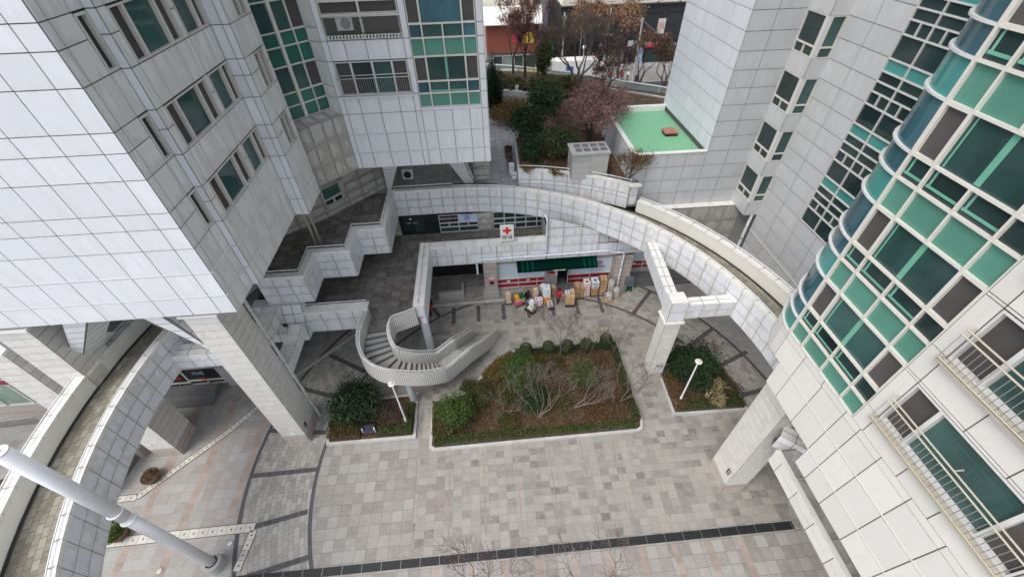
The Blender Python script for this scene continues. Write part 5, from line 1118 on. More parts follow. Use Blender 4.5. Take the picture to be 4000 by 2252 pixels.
# parking recess
t = thing('parking_recess', (-2.5, 26, 0), 'dark recess under the deck left of the store front with a low tiled kerb wall', 'recess')
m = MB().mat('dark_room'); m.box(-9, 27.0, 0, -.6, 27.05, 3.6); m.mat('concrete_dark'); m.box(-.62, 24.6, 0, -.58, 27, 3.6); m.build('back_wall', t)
m = MB().mat('concrete'); m.box(-4.3, 24.2, 0, -2.3, 24.45, .62); m.box(-2.5, 24.45, 0, -2.3, 25.5, .62); m.build('low_wall', t)
m = MB(); panels(m, (0, 27.4), X1, (0, -1), [-14, -12.8, -11.6, -10.4, -9.2, -8], [0, 1, 2, 3, 3.6], 'panel_dark'); m.build('far_wall', t)
# pharmacy sign
t = thing('pharmacy_sign', (1.3, 24.0, 5.4), 'square white pharmacy sign with a red cross standing on the deck parapet', 'sign')
m = MB().mat('sign_white'); m.box(.83, 23.92, 5.66, 1.79, 24.04, 7.0); m.build('board', t)
m = MB().mat('sign_red'); m.box(1.22, 23.905, 6.28, 1.42, 23.92, 6.86); m.box(1.02, 23.907, 6.47, 1.62, 23.922, 6.67); m.build('cross', t)
text('약국', .42, (1.31, 23.915, 5.96), (1, 0, 0), (0, 0, 1), 'ink', t, bold=.008, sx=1.05)
m = MB().mat('steel'); m.tube([(.95, 24.03, 5.4), (.95, 24.03, 5.7)], .02, 5); m.tube([(1.67, 24.03, 5.4), (1.67, 24.03, 5.7)], .02, 5); m.build('bracket', t)
# pipes
simple('pipe_paint', (0.66, 0.72, 0.78), 0.5, var=0.55, nscale=5)
t = thing('drain_pipe', (4, 23.9, 0), 'chipped pale blue drain pipe running over the store front and down its right pier', 'pipe')
m = MB().mat('pipe_paint'); m.tube([(-1.02, 23.85, 2.75), (-1.02, 23.85, 3.95), (-.88, 23.85, 4.12), (4.3, 23.85, 4.16), (8.95, 23.85, 4.22), (9.35, 23.85, 3.98), (10.0, 23.8, 3.96), (10.12, 23.8, 3.8), (10.1, 23.78, .1)], .075, 10)
m.tube([(4.14, 23.85, 4.16), (4.14, 23.85, 7.2), (4.12, 23.9, 7.35), (4.0, 24.3, 7.45)], .07, 10); m.build('pipe', t)
m = MB().mat('steel')
for x in (.6, 2.4, 5.8, 7.6): m.tube([(x-.03, 23.85, 4.16), (x+.03, 23.85, 4.16)], .09, 10)
for z in (1.2, 2.6): m.tube([(10.11, 23.78, z-.03), (10.11, 23.78, z+.03)], .09, 10)
m.build('bracket', t)
t = thing('drain_pipe', (-11.47, 14.5, 0), 'long mottled grey downpipe beside the tall pillar under the tower corner', 'pipe')
simple('pipe_old', (0.42, 0.43, 0.42), 0.6, var=0.6, nscale=4)
m = MB().mat('pipe_old'); m.tube([(-11.48, 14.55, 0), (-11.48, 14.55, 11.6)], .085, 10); m.build('pipe', t); m = MB().mat('steel')
for z in (1.2, 2.1, 3.6, 5.6, 7.6, 9.6): m.tube([(-11.48, 14.55, z), (-11.48, 14.55, z+.07)], .11, 10)
m.build('bracket', t)
t = thing('drain_pipe', (18.7, 23.5, 0), 'grey drain pipe dropping from under the corner windows in the right recess', 'pipe')
m = MB().mat('pipe_paint'); m.tube([(18.75, 23.54, 6.88), (18.75, 23.54, 1)], .10, 10); m.build('pipe', t); m = MB().mat('steel'); m.tube([(18.75, 23.54, 4.8), (18.75, 23.54, 4.9)], .13, 10); m.build('bracket', t)
for x, l in ((-10.9, 'left of the pair of grey downpipes in the shade below the tower notch'), (-10.6, 'right of the pair of grey downpipes in the shade below the tower notch')):
    t = thing('downpipe', (x, 22.0, 7.9), l, 'pipe', 'paired downpipes on the upper deck'); m = MB().mat('steel'); m.tube([(x, 22.0, 7.9), (x, 22.0, 11.6)], .09, 10); m.build('pipe', t)
# the white mast
t = thing('white_mast', (-14.55, 6.65, 0), 'tall thick white steel mast rising from a round base at the lower left', 'mast')
m = MB().mat('white_paint'); m.cyl(-14.55, 6.65, .55, 7.0, .215, .215, 40); m.cyl(-14.55, 6.65, 7.0, 12.5, .225, .225, 40); m.build('pole', t, smooth=True)
m = MB().mat('concrete'); m.lathe(-14.55, 6.65, [(.44, 0), (.44, .62), (.27, .63)], 32); m.build('base', t)
m = MB().mat('white_paint')
for z in (6.74, 7.50): m.lathe(-14.55, 6.65, [(.22, z), (.275, z), (.275, z+.035), (.22, z+.035)], 32)
m.build('collar', t)
m = MB().mat('white_paint'); m.lathe(-14.55, 6.65, [(.227, 12.45), (.227, 12.5), (.001, 12.51)], 32); m.mat('steel'); m.lathe(-14.55, 6.65, [(.05, 12.5), (.05, 12.56), (.001, 12.56)], 12); m.build('top_plate', t)
def park_lamp(x, y, label, h=4.55):
    t = thing('street_lamp', (x, y, 0), label, 'lamp'); m = MB().mat('white_paint'); m.tube([(x, y, .0), (x, y, h)], [.055, .042], 12); m.tube([(x, y, .0), (x, y, .9)], .075, 12); m.build('pole', t)
    m = MB().mat('frame_white'); m.lathe(x, y, [(.05, h-.18), (.16, h-.03), (.20, h), (.20, h+.03), (.10, h+.06)], 24); m.build('lamp_shade', t); m = MB().mat('gutter_stone'); m.lathe(x, y, [(.10, h+.06), (.085, h+.12), (.001, h+.13)], 16); m.build('cap', t)
park_lamp(-5.84, 13.35, 'slim lamp post with disc shade in front of the curved stairs'); park_lamp(11.27, 13.18, 'slim white lamp post with disc shade in the triangular planter on the right')
# left shop and covered passage
t = thing('corner_shop', (-29, 16.5, 0), 'glass fronted shop with a lit window and maroon signs at the left edge', 'shop')
glazing(t, 'shop_window', (0, 16.5), X1, (0, -1), [(-34.6, -33.0, .95, 3.1, 'glass_shop', .05), (-33.0, -31, .95, 3.1, 'glass_shop', .05), (-31, -29.3, .95, 3.1, 'glass_shop', .05), (-29.3, -28.2, .95, 3.1, 'glass_shop', .05)], 'frame_white')
m = MB().mat('sign_maroon'); m.box(-34, 16.4, 3.2, -27, 16.5, 4.05); sg = m.build('sign_board', t); text('+', 1.0, (-28.9, 16.38, 3.65), (1, 0, 0), (0, 0, 1), 'sign_white', sg)
m = MB().mat('sign_teal'); m.box(-34, 16.45, 4.1, -28, 16.5, 4.9); m.build('upper_glass', t); m = MB(); m.mat('stone_base'); m.box(-35, 16.5, 0, -27.6, 17.0, .93); panels(m, (0, 16.55), X1, (0, -1), [-35, -33.5, -32, -30.5, -29, -27.5, -26, -24.5], [.93, 2, 3.1, 4, 5, 6, 7.5], 'panel_bridge', [(-35, -28.1, 0, 5)]); m.mat('soffit'); m.box(-36, 16.7, 0, -24.5, 30, 7.5); m.build('wall', t)
t = thing('passage_shop', (-20, 17.4, 0), 'dark shop window with a red arrow sign behind the left pillars', 'shop')
glazing(t, 'window', (0, 17.45), X1, (0, -1), [(-22.4, -20.45, .55, 2.05, 'sign_dark', .04), (-20.45, -18.2, .75, 2.05, 'sign_dark', .04), (-22.4, -21.2, .1, .55, 'sign_dark', .03), (-20.45, -19.3, .35, .75, 'sign_dark', .03), (-19.3, -18.2, .35, .75, 'sign_dark', .03)], 'frame_white')
text('\u2190', .8, (-19.2, 17.35, 1.0), (1, 0, 0), (0, 0, 1), 'sign_red', t); text('EXIT', .3, (-20.9, 17.35, 1.2), (1, 0, 0), (0, 0, 1), 'sign_red', t); text('카페', .4, (-19.4, 17.35, 1.6), (1, 0, 0), (0, 0, 1), 'sign_sky', t)
m = MB(); panels(m, (0, 17.5), X1, (0, -1), [-24, -22.4, -21, -19.6, -18.15, -17], [2.05, 3, 4, 5.95], 'panel_dark'); m.mat('soffit'); m.box(-24, 17.55, 0, -14.5, 24, 5.9); m.mat('concrete'); m.box(-18.15, 17.4, 0, -17.5, 17.55, 2.05); m.build('wall', t)
m = MB().mat('concrete_dark')
for k in range(4): m.box(-24, 16.9-.33*k, 0, -18.6, 17.23-.33*k, .62-.15*k)
m.build('steps', t)
t = thing('step_handrail', (-20.2, 15.2, 0), 'short bright steel handrail beside the dark passage steps', 'handrail')
m = MB().mat('steel'); m.tube([(-21.1, 15.6, .0), (-21.1, 15.6, .95), (-20.3, 15.45, .9), (-20.2, 15.1, .75), (-20.2, 15.1, 0)], .025, 6); m.tube([(-21.1, 15.2, 0), (-21.1, 15.2, .9), (-20.2, 15.0, .8), (-20.2, 15.0, 0)], .025, 6); m.build('rail', t)
t = thing('fence', (-30, 15.3, 0), 'low steel slat fence in front of the corner shop', 'fence')
m = MB().mat('steel'); m.tube([(-33.5, 15.3, .95), (-28.8, 15.5, .95)], .03, 6); m.tube([(-33.5, 15.3, .15), (-28.8, 15.5, .15)], .03, 6)
for k in range(40): x = -33.5+4.7*k/39; y = 15.3+.2*k/39; m.box(x-.012, y-.012, .15, x+.012, y+.012, .95)
m.build('slats', t)
t = thing('wall_stub', (-21.6, 11.5, 0), 'dark low wall end below the lower left walkway', 'wall'); m = MB().mat('concrete_dark'); m.rbox(-21.9, 11.6, 0, .5, 2.4, 1.6, R(-8)); m.build('wall', t)

# ================================================================== planters and planting
def planter(name, label, poly, cat='planter', kerb=.16, mat='kerb', zt=.16):
    t = thing(name, (poly[0][0], poly[0][1], 0), label, cat); c = poly+[poly[0]]
    # orientation
    A_s = sum(a[0]*b[1]-b[0]*a[1] for a, b in zip(c, c[1:])); side = -1 if A_s > 0 else 1
    inn = [Vector(p) for p in poly]; n = len(inn); ins = []
    for i in range(n):
        p0, p1, p2 = inn[i-1], inn[i], inn[(i+1) % n]; t1, t2 = (p1-p0).normalized(), (p2-p1).normalized(); nn = (Vector((-t1.y, t1.x))+Vector((-t2.y, t2.x))); nn = nn/max(.3, nn.length_squared)*2*(kerb if A_s > 0 else -kerb); ins.append(tuple(p1+nn))
    m = MB().mat(mat)
    rs_o = resample(poly+[poly[0]], 1.0); rs_i = resample(ins+[ins[0]], 1.0)
    for i in range(n):
        a, b, c2, d = poly[i], poly[(i+1) % n], ins[(i+1) % n], ins[i]; L = math.dist(a, b); k = max(1, round(L/.95))
        for j in range(k):
            f0, f1 = j/k+.006/L, (j+1)/k-.006/L
            def lp(p, q, f): return (p[0]+(q[0]-p[0])*f, p[1]+(q[1]-p[1])*f)
            q = [lp(a, b, f0), lp(a, b, f1), lp(d, c2, f1), lp(d, c2, f0)]
            if A_s < 0: q = q[::-1]
            m.hexa([(*p, 0) for p in q], [(*p, zt) for p in q])
    m.build('kerb', t); m = MB().mat('soil'); pp_ = ins if A_s > 0 else ins[::-1]; m.face([(x, y, zt-.02) for x, y in pp_]); m.build('soil', t)
    return t
PA = [(-10.55, 12.42), (-5.24, 12.42), (-5.3, 15.5), (-10.2, 15.3), (-10.75, 13.8)]
PB = [(-4.40, 11.75), (-4.1, 11.5), (8.2, 11.58), (8.52, 11.75), (8.66, 12.2), (8.70, 18.35), (1.1, 18.38), (-.2, 17.5), (-2.2, 15.3), (-4.35, 14.6)]
PC = [(10.68, 12.42), (15.42, 12.34), (15.5, 13.2), (15.25, 15.2), (14.6, 17.2), (12.8, 18.0), (11.5, 16.3), (10.78, 15.4)]
planter('planter_bed', 'small kerbed corner bed with a dark conifer, between the tall pillar and the stairs', PA)
planter('planter_bed', 'large kerbed bed of shrubs and bare trees in the middle of the plaza', PB)
planter('planter_bed', 'kerbed bed with a dark round conifer and a white lamp on the right', PC)
def litter(poly, n, z, mats, nm, label, s=.09, wts=None, cat='leaf litter'):
    p = scatter(poly, n, z, z+.10); leaf_obj(nm, p, s, mats, label=label, cat=cat, kind='stuff', weights=wts)
litter([(-4.1, 11.9), (8.3, 11.9), (8.4, 18.1), (1.1, 18.1), (-2, 15.2), (-4.1, 14.4)], 26000, .15, ['litter', 'leaf_brown', 'leaf_rust', 'leaf_hedge'], 'leaf_litter', 'brown fallen leaves over the soil of the large plaza bed', .085, [5, 2, 1, 1])
litter([(11, 12.6), (15.2, 12.6), (15, 15.2), (14.3, 17), (12.8, 17.6), (11, 15.4)], 5000, .15, ['litter', 'leaf_brown', 'leaf_olive'], 'leaf_litter', 'fallen leaves over the soil of the right hand bed')
litter([(-10.3, 12.7), (-5.4, 12.7), (-5.4, 15.2), (-10, 15.1)], 5000, .15, ['litter', 'leaf_brown', 'leaf_rust'], 'leaf_litter', 'fallen leaves over the soil of the small corner bed')
def hedge(poly, h, label, mats, n, s=.075, wts=None, cat='hedge', bumpy=.12, z=.1, group=None):
    t = thing('hedge', (poly[0][0], poly[0][1], z), label, cat, group)
    c = Vector((sum(p[0] for p in poly)/len(poly), sum(p[1] for p in poly)/len(poly))); q = [tuple(c+(Vector(p)-c)*.9) for p in poly]
    A_s = sum(a[0]*b[1]-b[0]*a[1] for a, b in zip(q, q[1:]+q[:1])); q = q if A_s > 0 else q[::-1]
    m = MB().mat('bark'); m.prism(q, z, z+h*.6); m.build('stems', t)
    p = scatter(poly, n, z, z+h, bumpy); leaf_obj('foliage', p, s, mats, t, weights=wts); return t
hedge([(-4.15, 11.72), (8.1, 11.75), (8.1, 12.2), (-4.0, 12.25)], .42, 'long clipped green hedge along the front kerb of the large bed', ['leaf_hedge', 'leaf_olive', 'leaf_bright'], 15000, wts=[6, 2, 1])
hedge([(8.0, 12.2), (8.5, 12.2), (8.5, 18.2), (8.0, 18.2)], .5, 'dark clipped hedge along the right side of the large bed', ['leaf_hedge', 'leaf_dark', 'leaf_brown'], 9000, wts=[5, 3, 2])
hedge([(1.3, 17.75), (8.3, 17.75), (8.3, 18.2), (1.3, 18.2)], .5, 'low dark hedge linking the five clipped shrubs at the back of the large bed', ['leaf_dark', 'leaf_hedge'], 9000)
hedge([(-4.2, 12.3), (-3.5, 12.3), (-3.4, 14.3), (-4.25, 14.5)], .6, 'olive hedge at the left end of the large bed beside the narrow path', ['leaf_olive', 'leaf_hedge', 'leaf_rust'], 6000, wts=[3, 2, 1])
hedge([(-1.2, 16.3), (-.2, 15.6), (1.4, 16.9), (1.0, 18.1), (0, 17.6)], .55, 'yellow and orange hedge below the foot of the stairs', ['leaf_gold', 'leaf_olive', 'leaf_hedge'], 6500, wts=[3, 3, 1])
hedge([(1.2, 17.0), (4.4, 17.1), (4.4, 17.7), (1.2, 17.7)], .35, 'thin yellowing ground shrubs behind the pine in the large bed', ['leaf_gold', 'leaf_rust', 'leaf_olive'], 3500, wts=[2, 3, 3])
hedge([(-10.45, 12.6), (-8.5, 12.6), (-8.6, 13.3), (-10.2, 14.6), (-10.55, 13.8)], .6, 'rust coloured hedge at the left corner of the small bed', ['leaf_rust', 'leaf_olive', 'leaf_hedge'], 7000, wts=[5, 2, 1])
hedge([(-7.5, 12.6), (-5.45, 12.6), (-5.45, 14.6), (-5.9, 14.6), (-6.0, 13.2), (-7.5, 13.15)], .5, 'green hedge around the lamp in the small corner bed', ['leaf_hedge', 'leaf_bright', 'leaf_olive'], 6000, wts=[5, 1, 2])
hedge([(11.3, 12.55), (15.3, 12.5), (15.3, 13.1), (11.3, 13.15)], .5, 'green hedge along the front kerb of the right bed', ['leaf_hedge', 'leaf_dark', 'leaf_olive'], 7500, wts=[5, 2, 2])
hedge([(10.8, 12.6), (11.5, 12.6), (11.8, 14.0), (11.3, 15.4), (10.85, 15.2)], .65, 'rusty hedge along the left side of the right bed', ['leaf_rust', 'leaf_brown', 'leaf_olive'], 6500, wts=[5, 2, 2])
hedge([(11.0, 15.2), (11.6, 14.6), (12.2, 16.8), (11.7, 16.6)], .7, 'olive hedge beside the base of the banded middle pillar', ['leaf_olive', 'leaf_hedge'], 3500)
hedge([(14.5, 13.2), (15.3, 13.2), (15.05, 15.2), (14.3, 16.6), (13.9, 16.0)], .6, 'mixed green and rust hedge along the curved edge of the right bed', ['leaf_hedge', 'leaf_rust', 'leaf_olive'], 6000, wts=[4, 2, 3])
def shrub(name, x, y, z, r, h, label, mats, n, s=.08, wts=None, cat='shrub', clumps=26, group=None, cr=.42, aspect=1.2, dirs=None):
    t = thing(name, (x, y, z), label, cat, group); m = MB().mat('bark'); m.tube([(x, y, z-.05), (x+.03, y, z+h*.55)], [r*.09+.02, .02], 6)
    for k in range(6): a = k*1.05; m.tube([(x, y, z+h*.2), (x+math.cos(a)*r*.6, y+math.sin(a)*r*.6, z+h*.6)], [.03, .012], 4)
    m.build('trunk', t); p = blob_pts(x, y, z+h*.5, r, r, h*.55, n, clumps, clump_r=cr); p[:, 2] = np.maximum(p[:, 2], z+.05)
    leaf_obj('crown', p, s, mats, t, weights=wts, aspect=aspect); return t
def clipped(x, y, r, h, label):
    t = thing('clipped_shrub', (x, y, .1), label, 'shrub', 'row of clipped round shrubs at the back of the bed'); m = MB().mat('bark'); m.lathe(x, y, [(r*.55, .2), (r*.85, h*.4), (r*.8, h*.75), (r*.4, h*.93), (.01, h*.95)], 12); m.build('trunk', t)
    th = rng.random(3200)*6.283; zz_ = rng.random(3200); prof = np.where(zz_ < .75, r*(.86+.14*np.sin(zz_*3)), r*np.sqrt(np.maximum(0, 1-((zz_-.75)/.27)**2)))
    rr_ = prof*(.9+.14*rng.random(3200)); leaf_obj('foliage', np.c_[x+rr_*np.cos(th), y+rr_*np.sin(th), .15+zz_*h], .06, ['leaf_hedge', 'leaf_dark', 'leaf_bright'], t, weights=[5, 3, 1])
for i, (x, y, l) in enumerate(((2.05, 17.95, 'clipped round shrub at the left end of the row, nearest the stairs'), (3.62, 17.95, 'clipped round shrub second from the stairs'), (4.95, 17.95, 'clipped round shrub behind the bare trunk in the middle of the row'), (6.3, 17.95, 'clipped round shrub next to the right end of the row'), (7.7, 18.05, 'tallest clipped round shrub at the right end of the row'))): clipped(x, y, .42, 1.0+.25*(i == 4), l)
shrub('evergreen_tree', -2.75, 13.3, .1, 1.05, 2.2, 'bright green feathery evergreen at the left of the large bed', ['leaf_bright', 'leaf_pine', 'leaf_hedge'], 15000, .085, [5, 3, 2], 'tree', 30)
shrub('shrub', -1.1, 14.8, .1, .8, 1.0, 'mid green spreading shrub behind the bright evergreen under the stairs', ['leaf_hedge', 'leaf_olive'], 7000, .07)
shrub('pine_tree', 1.55, 15.9, .1, 1.25, 1.9, 'soft green pine in the upper left of the large bed', ['leaf_pine', 'leaf_bright', 'leaf_hedge'], 16000, .085, [5, 3, 2], 'tree', 34)
shrub('shrub', 2.2, 14.2, .1, 1.0, 1.0, 'dull dark green shrub below the soft green pine', ['leaf_pine', 'leaf_dark'], 9000, .075, [3, 2])
shrub('evergreen_tree', 5.4, 15.1, .1, 1.0, 2.3, 'pale olive conifer in the centre of the large bed', ['leaf_olive', 'leaf_pine', 'leaf_bright'], 9000, .08, [5, 3, 1], 'tree', 22)
shrub('shrub', 3.1, 15.4, .1, .42, .6, 'small rust red shrub between the pine and the olive conifer', ['leaf_rust', 'leaf_orange'], 2200, .06)
shrub('shrub', 6.9, 16.3, .1, .9, .7, 'sprawling red brown shrub at the back right of the large bed', ['leaf_rust', 'leaf_brown'], 5000, .06)
shrub('shrub', 7.1, 13.2, .1, .9, .5, 'low russet shrub near the front right corner of the large bed', ['leaf_brown', 'leaf_rust', 'leaf_olive'], 4500, .06)
shrub('shrub', 3.6, 14.0, .1, .9, .8, 'tangled brown green shrub between the bare trees of the large bed', ['leaf_hedge', 'leaf_brown', 'leaf_olive'], 6000, .07, [3, 3, 2])
shrub('shrub', .6, 14.6, .1, .9, .9, 'brown green shrub right of the bright feathery evergreen', ['leaf_hedge', 'leaf_rust', 'leaf_olive'], 6500, .07, [4, 2, 3])
shrub('shrub', .4, 12.9, .1, .8, .5, 'low olive groundcover near the front hedge by the evergreen', ['leaf_olive', 'leaf_hedge', 'leaf_rust'], 4500, .07, [3, 2, 2])
shrub('shrub', 3.6, 16.6, .1, .8, .6, 'low green brown shrub behind the soft green pine', ['leaf_hedge', 'leaf_brown'], 4500, .07)
shrub('shrub', -1.9, 15.2, .1, .7, .9, 'dark shrub filling the corner under the stair parapet', ['leaf_hedge', 'leaf_dark', 'leaf_olive'], 5000, .07)
shrub('shrub', 5.9, 12.9, .1, .9, .4, 'low sparse brown groundcover in the front of the large bed', ['leaf_brown', 'leaf_rust'], 3000, .06)
shrub('shrub', -3.3, 12.6, .1, .5, .8, 'olive brown shrub at the front left corner of the large bed', ['leaf_olive', 'leaf_rust'], 3000, .07)
shrub('conifer', -8.8, 14.35, .1, 1.3, 2.5, 'dark round conifer filling the small corner bed', ['leaf_dark', 'leaf_pine'], 20000, .10, [5, 1], 'tree', 40, aspect=1.6)
shrub('conifer', 12.75, 15.1, .1, 1.45, 2.3, 'dark dense round conifer in the right hand bed', ['leaf_dark', 'leaf_pine'], 26000, .10, [6, 1], 'tree', 46, aspect=1.6)
BT = dict(group=None)
bare_tree('bare_tree', 4.42, 17.6, .1, 4.2, 'leafless pale tree standing among the clipped shrubs', rad=.06, depth=6, spread=.5, leaf='leaf_brown', leaf_n=60, leaf_s=.06)
bare_tree('bare_tree', 2.3, 13.0, .1, 3.8, 'leafless many stemmed pale tree at the front of the large bed', rad=.038, depth=5, stems=5, tilt=.8, spread=.55, trunk=.3)
bare_tree('bare_tree', 4.5, 13.5, .1, 3.7, 'leafless pale tree leaning right in the middle front of the large bed', rad=.05, depth=4, stems=3, tilt=.7, lean=(.2, .1), trunk=.3)
bare_tree('bare_tree', 7.4, 13.6, .1, 3.8, 'leafless grey tree near the right kerb of the large bed', rad=.045, depth=4, stems=3, tilt=.45, trunk=.35)
bare_tree('bare_tree', 8.1, 17.3, .1, 3.0, 'thin twiggy tree with few brown leaves, back right corner of the large bed', rad=.04, depth=5, leaf=['leaf_brown', 'leaf_gold'], leaf_n=420, leaf_s=.06, spread=.6)
bare_tree('bare_tree', .3, 13.4, .1, 2.2, 'spindly leafless sapling beside the bright feathery evergreen', rad=.035, depth=4, stems=3, tilt=.6)
bare_tree('bare_tree', 6.3, 17.3, .1, 2.8, 'spindly leafless tree behind the pale olive conifer', rad=.035, depth=4, stems=2, tilt=.4)
bare_tree('bare_shrub', -6.35, 13.3, .1, 2.3, 'reddish leafless shrub beside the lamp in the small corner bed', 'shrub', rad=.035, depth=4, stems=5, tilt=.6, bark='bark', trunk=.25)
bare_tree('bare_shrub', 13.15, 13.4, .1, 1.5, 'straw coloured leafless shrub in the right hand bed', 'shrub', rad=.03, depth=4, stems=9, tilt=.8, bark='bark_straw', trunk=.3, shrink=.8)
bare_tree('bare_shrub', 14.3, 16.2, .1, 1.9, 'brown twiggy shrub behind the conifer in the right hand bed', 'shrub', rad=.022, depth=4, stems=5, tilt=.4, bark='bark', leaf='leaf_brown', leaf_n=250, leaf_s=.05)
bare_tree('bare_shrub', 12.0, 16.7, .1, 1.6, 'fine twiggy shrub between the middle pillar and the dark conifer', 'shrub', rad=.02, depth=4, stems=4, tilt=.4, bark='bark', leaf='leaf_brown', leaf_n=150, leaf_s=.05)
bare_tree('bare_shrub', 14.7, 13.8, .1, 1.3, 'thin brown shrub at the right tip of the right hand bed', 'shrub', rad=.02, depth=4, stems=5, tilt=.6, bark='bark')
bare_tree('cherry_tree', 3.7, 3.55, 0, 5.2, 'reddish twiggy tree top poking up at the bottom edge', rad=.07, depth=5, bark='bark_pale', leaf='leaf_pink', leaf_n=700, leaf_s=.06, spread=.6)
bare_tree('cherry_tree', -1.3, 3.7, 0, 4.6, 'small red leaved tree top at the bottom edge left of centre', rad=.06, depth=5, bark='bark', leaf=['leaf_pink', 'leaf_red'], leaf_n=600, leaf_s=.055, spread=.6)
t = thing('notice_board', (-8.0, 12.95, .1), 'small dark notice board on white posts among the corner hedge', 'notice board'); m = MB().mat('white_paint'); m.box(-8.42, 12.9, .1, -8.36, 12.98, .75); m.box(-7.7, 12.9, .1, -7.64, 12.98, .75); m.build('post', t)
m = MB().mat('sign_navy'); m.hexa([(-8.36, 12.8, .35), (-7.7, 12.8, .35), (-7.7, 13.2, .7), (-8.36, 13.2, .7)], [(-8.36, 12.79, .38), (-7.7, 12.79, .38), (-7.7, 13.19, .73), (-8.36, 13.19, .73)]); m.build('board', t)
# pots on the left paving
def pot(x, y, r, h, label, mat='terracotta', plant=None, z=0, group=None, n=900):
    t = thing('plant_pot', (x, y, z), label, 'plant pot', group); m = MB().mat(mat); m.lathe(x, y, [(r*.7, z), (r*.95, z+h*.7), (r, z+h), (r*.88, z+h), (r*.86, z+h*.85)], 22); m.build('pot', t)
    m = MB().mat('soil'); m.lathe(x, y, [(r*.87, z+h*.86), (.001, z+h*.9)], 16); m.build('soil', t)
    if plant: leaf_obj('foliage', blob_pts(x, y, z+h*1.1, r*1.15, r*1.15, r*.8, n, 10), .06, [plant], t)
    return t
pot(-20.0, 11.35, .48, .42, 'wide brown pot with dry twigs beside the diagonal gutter', plant='leaf_brown'); pot(-20.15, 8.5, .5, .45, 'brown pot with a mossy green bush behind the mast', plant='leaf_bright', n=2600)
pot(-21.2, 9.25, .35, .4, 'small pot with pale leaves half hidden by the walkway', plant='leaf_olive'); pot(-28.0, 11.4, .55, .5, 'large round brown pot at the left edge beyond the walkway')
bare_tree('red_tree', -30.6, 12.3, 0, 4.0, 'red leaved tree at the far left edge beyond the walkway', rad=.08, depth=5, bark='bark', leaf=['leaf_red', 'leaf_rust'], leaf_n=5000, leaf_s=.10, spread=.6)
# ================================================================== roof garden
sheet('terrace', [(-2.3, 27.5), (2.6, 27.5), (2.9, 34.5), (4.4, 40), (4.4, 54), (-14, 54), (-14, 27.5)][::1], 7.97, 'terrace_tiles')
GW = thing('garden_wall', (6, 27, 8), 'low curved white tiled wall holding the roof garden behind the walkway', 'garden wall')
m = MB(); gp = resample(gpts, .98); poly_panels(m, gp, [7.3, 8.1, 8.42, 9.08], 1, 'panel_bridge'); panels(m, (0, 24.66), X1, (0, -1), [9.92, 10.5], [7.6, 8.3, 9.2], 'panel_bridge'); panels(m, (10.5, 0), Y1, (1, 0), [24.66, 25.34], [8.3, 9.2], 'panel_bridge'); m.build('wall', GW)
m = MB().mat('coping'); ga, gb = offset_poly(gp, .04), offset_poly(gp, -.3)
for i in range(len(gp)-1): solid_strip(m, [ga[i], ga[i+1]], [gb[i], gb[i+1]], 9.08, 9.2)
m.box(9.7, 24.3, 9.2, 10.55, 24.7, 9.3); m.build('coping', GW); m = MB().mat('white_paint'); gh = offset_poly(gp, -.15); m.tube([(p[0], p[1], 9.45) for p in gh], .028, 6)
for p in gh: m.tube([(p[0], p[1], 9.2), (p[0], p[1], 9.45)], .014, 4)
m.build('handrail', GW)
bed = gpts+[(10.0, 25.4), (10.0, 33.6), (15, 33.8), (20, 36), (18.9, 41.5), (13.6, 44.6), (9, 47.5), (4.6, 49.5), (-2, 50.5), (-2, 42.9), (3.0, 42.9), (4.9, 41.9), (6.8, 40.2), (5.0, 36.5), (3.2, 35.2), (2.6, 33)]
sheet('garden_soil', bed, 8.93, 'soil')
m = MB().mat('concrete'); e1 = [(2.45, 27.64), (2.6, 33), (3.2, 35.2), (5.0, 36.5)]; e2 = offset_poly(e1, .2); solid_strip(m, e1, e2, 7.9, 9.0); o = m.build('bed_edge', label='grey planter edge along the paved garden path', cat='bed edging')
m = MB().mat('concrete'); e1 = [(-2, 42.9), (3.0, 42.95), (4.9, 42.0), (6.8, 40.4)]; e2 = offset_poly(e1, -.4); solid_strip(m, e1, e2, 7.9, 9.5); m.build('bed_edge', label='grey low wall with pots standing on it deep in the roof garden', cat='bed edging')
sheet('upper_garden_soil', [(-2, 43.1), (3.1, 43.1), (5, 42.3), (7, 40.6), (13.6, 44.6), (9, 47.5), (4.6, 49.5), (-2, 50.5)], 9.3, 'soil')
litter([(2.7, 27.8), (6, 27.2), (9.1, 25.6), (9.8, 31), (9.8, 34), (14, 40), (8, 40), (5, 37), (3, 34)], 14000, 8.93, ['litter', 'leaf_brown', 'leaf_gold', 'leaf_pink'], 'leaf_litter', 'fallen leaves under the trees of the roof garden', .11, [5, 2, 1, 1])
def tree(name, x, y, z, h, cx, cy, cz, rx, ry, rz, label, mats, n, s, wts=None, clumps=30, bark='bark', rad=.12, group=None, cr=.36, aspect=1.2, limbs=9):
    t = thing(name, (x, y, z), label, 'tree', group); m = MB().mat(bark); m.tube([(x, y, z-.1), (x*.6+cx*.4, y*.6+cy*.4, z+(cz-z)*.5), (cx, cy, cz)], [rad*1.2, rad*.8, rad*.35], 8)
    for k in range(limbs):
        a = k*2.4+random.random(); f = .35+.5*random.random(); b0 = Vector((x+(cx-x)*f, y+(cy-y)*f, z+(cz-z)*f)); m.tube([tuple(b0), (cx+rx*.4*math.cos(a), cy+ry*.4*math.sin(a), b0.z+rz*.25), (cx+rx*.8*math.cos(a), cy+ry*.8*math.sin(a), cz+rz*.3*random.gauss(0, 1))], [rad*.4, rad*.25, .02], 5)
    m.build('trunk', t); p = blob_pts(cx, cy, cz, rx, ry, rz, n, clumps, clump_r=cr, top=False); leaf_obj('crown', p, s, mats, t, weights=wts, aspect=aspect); return t
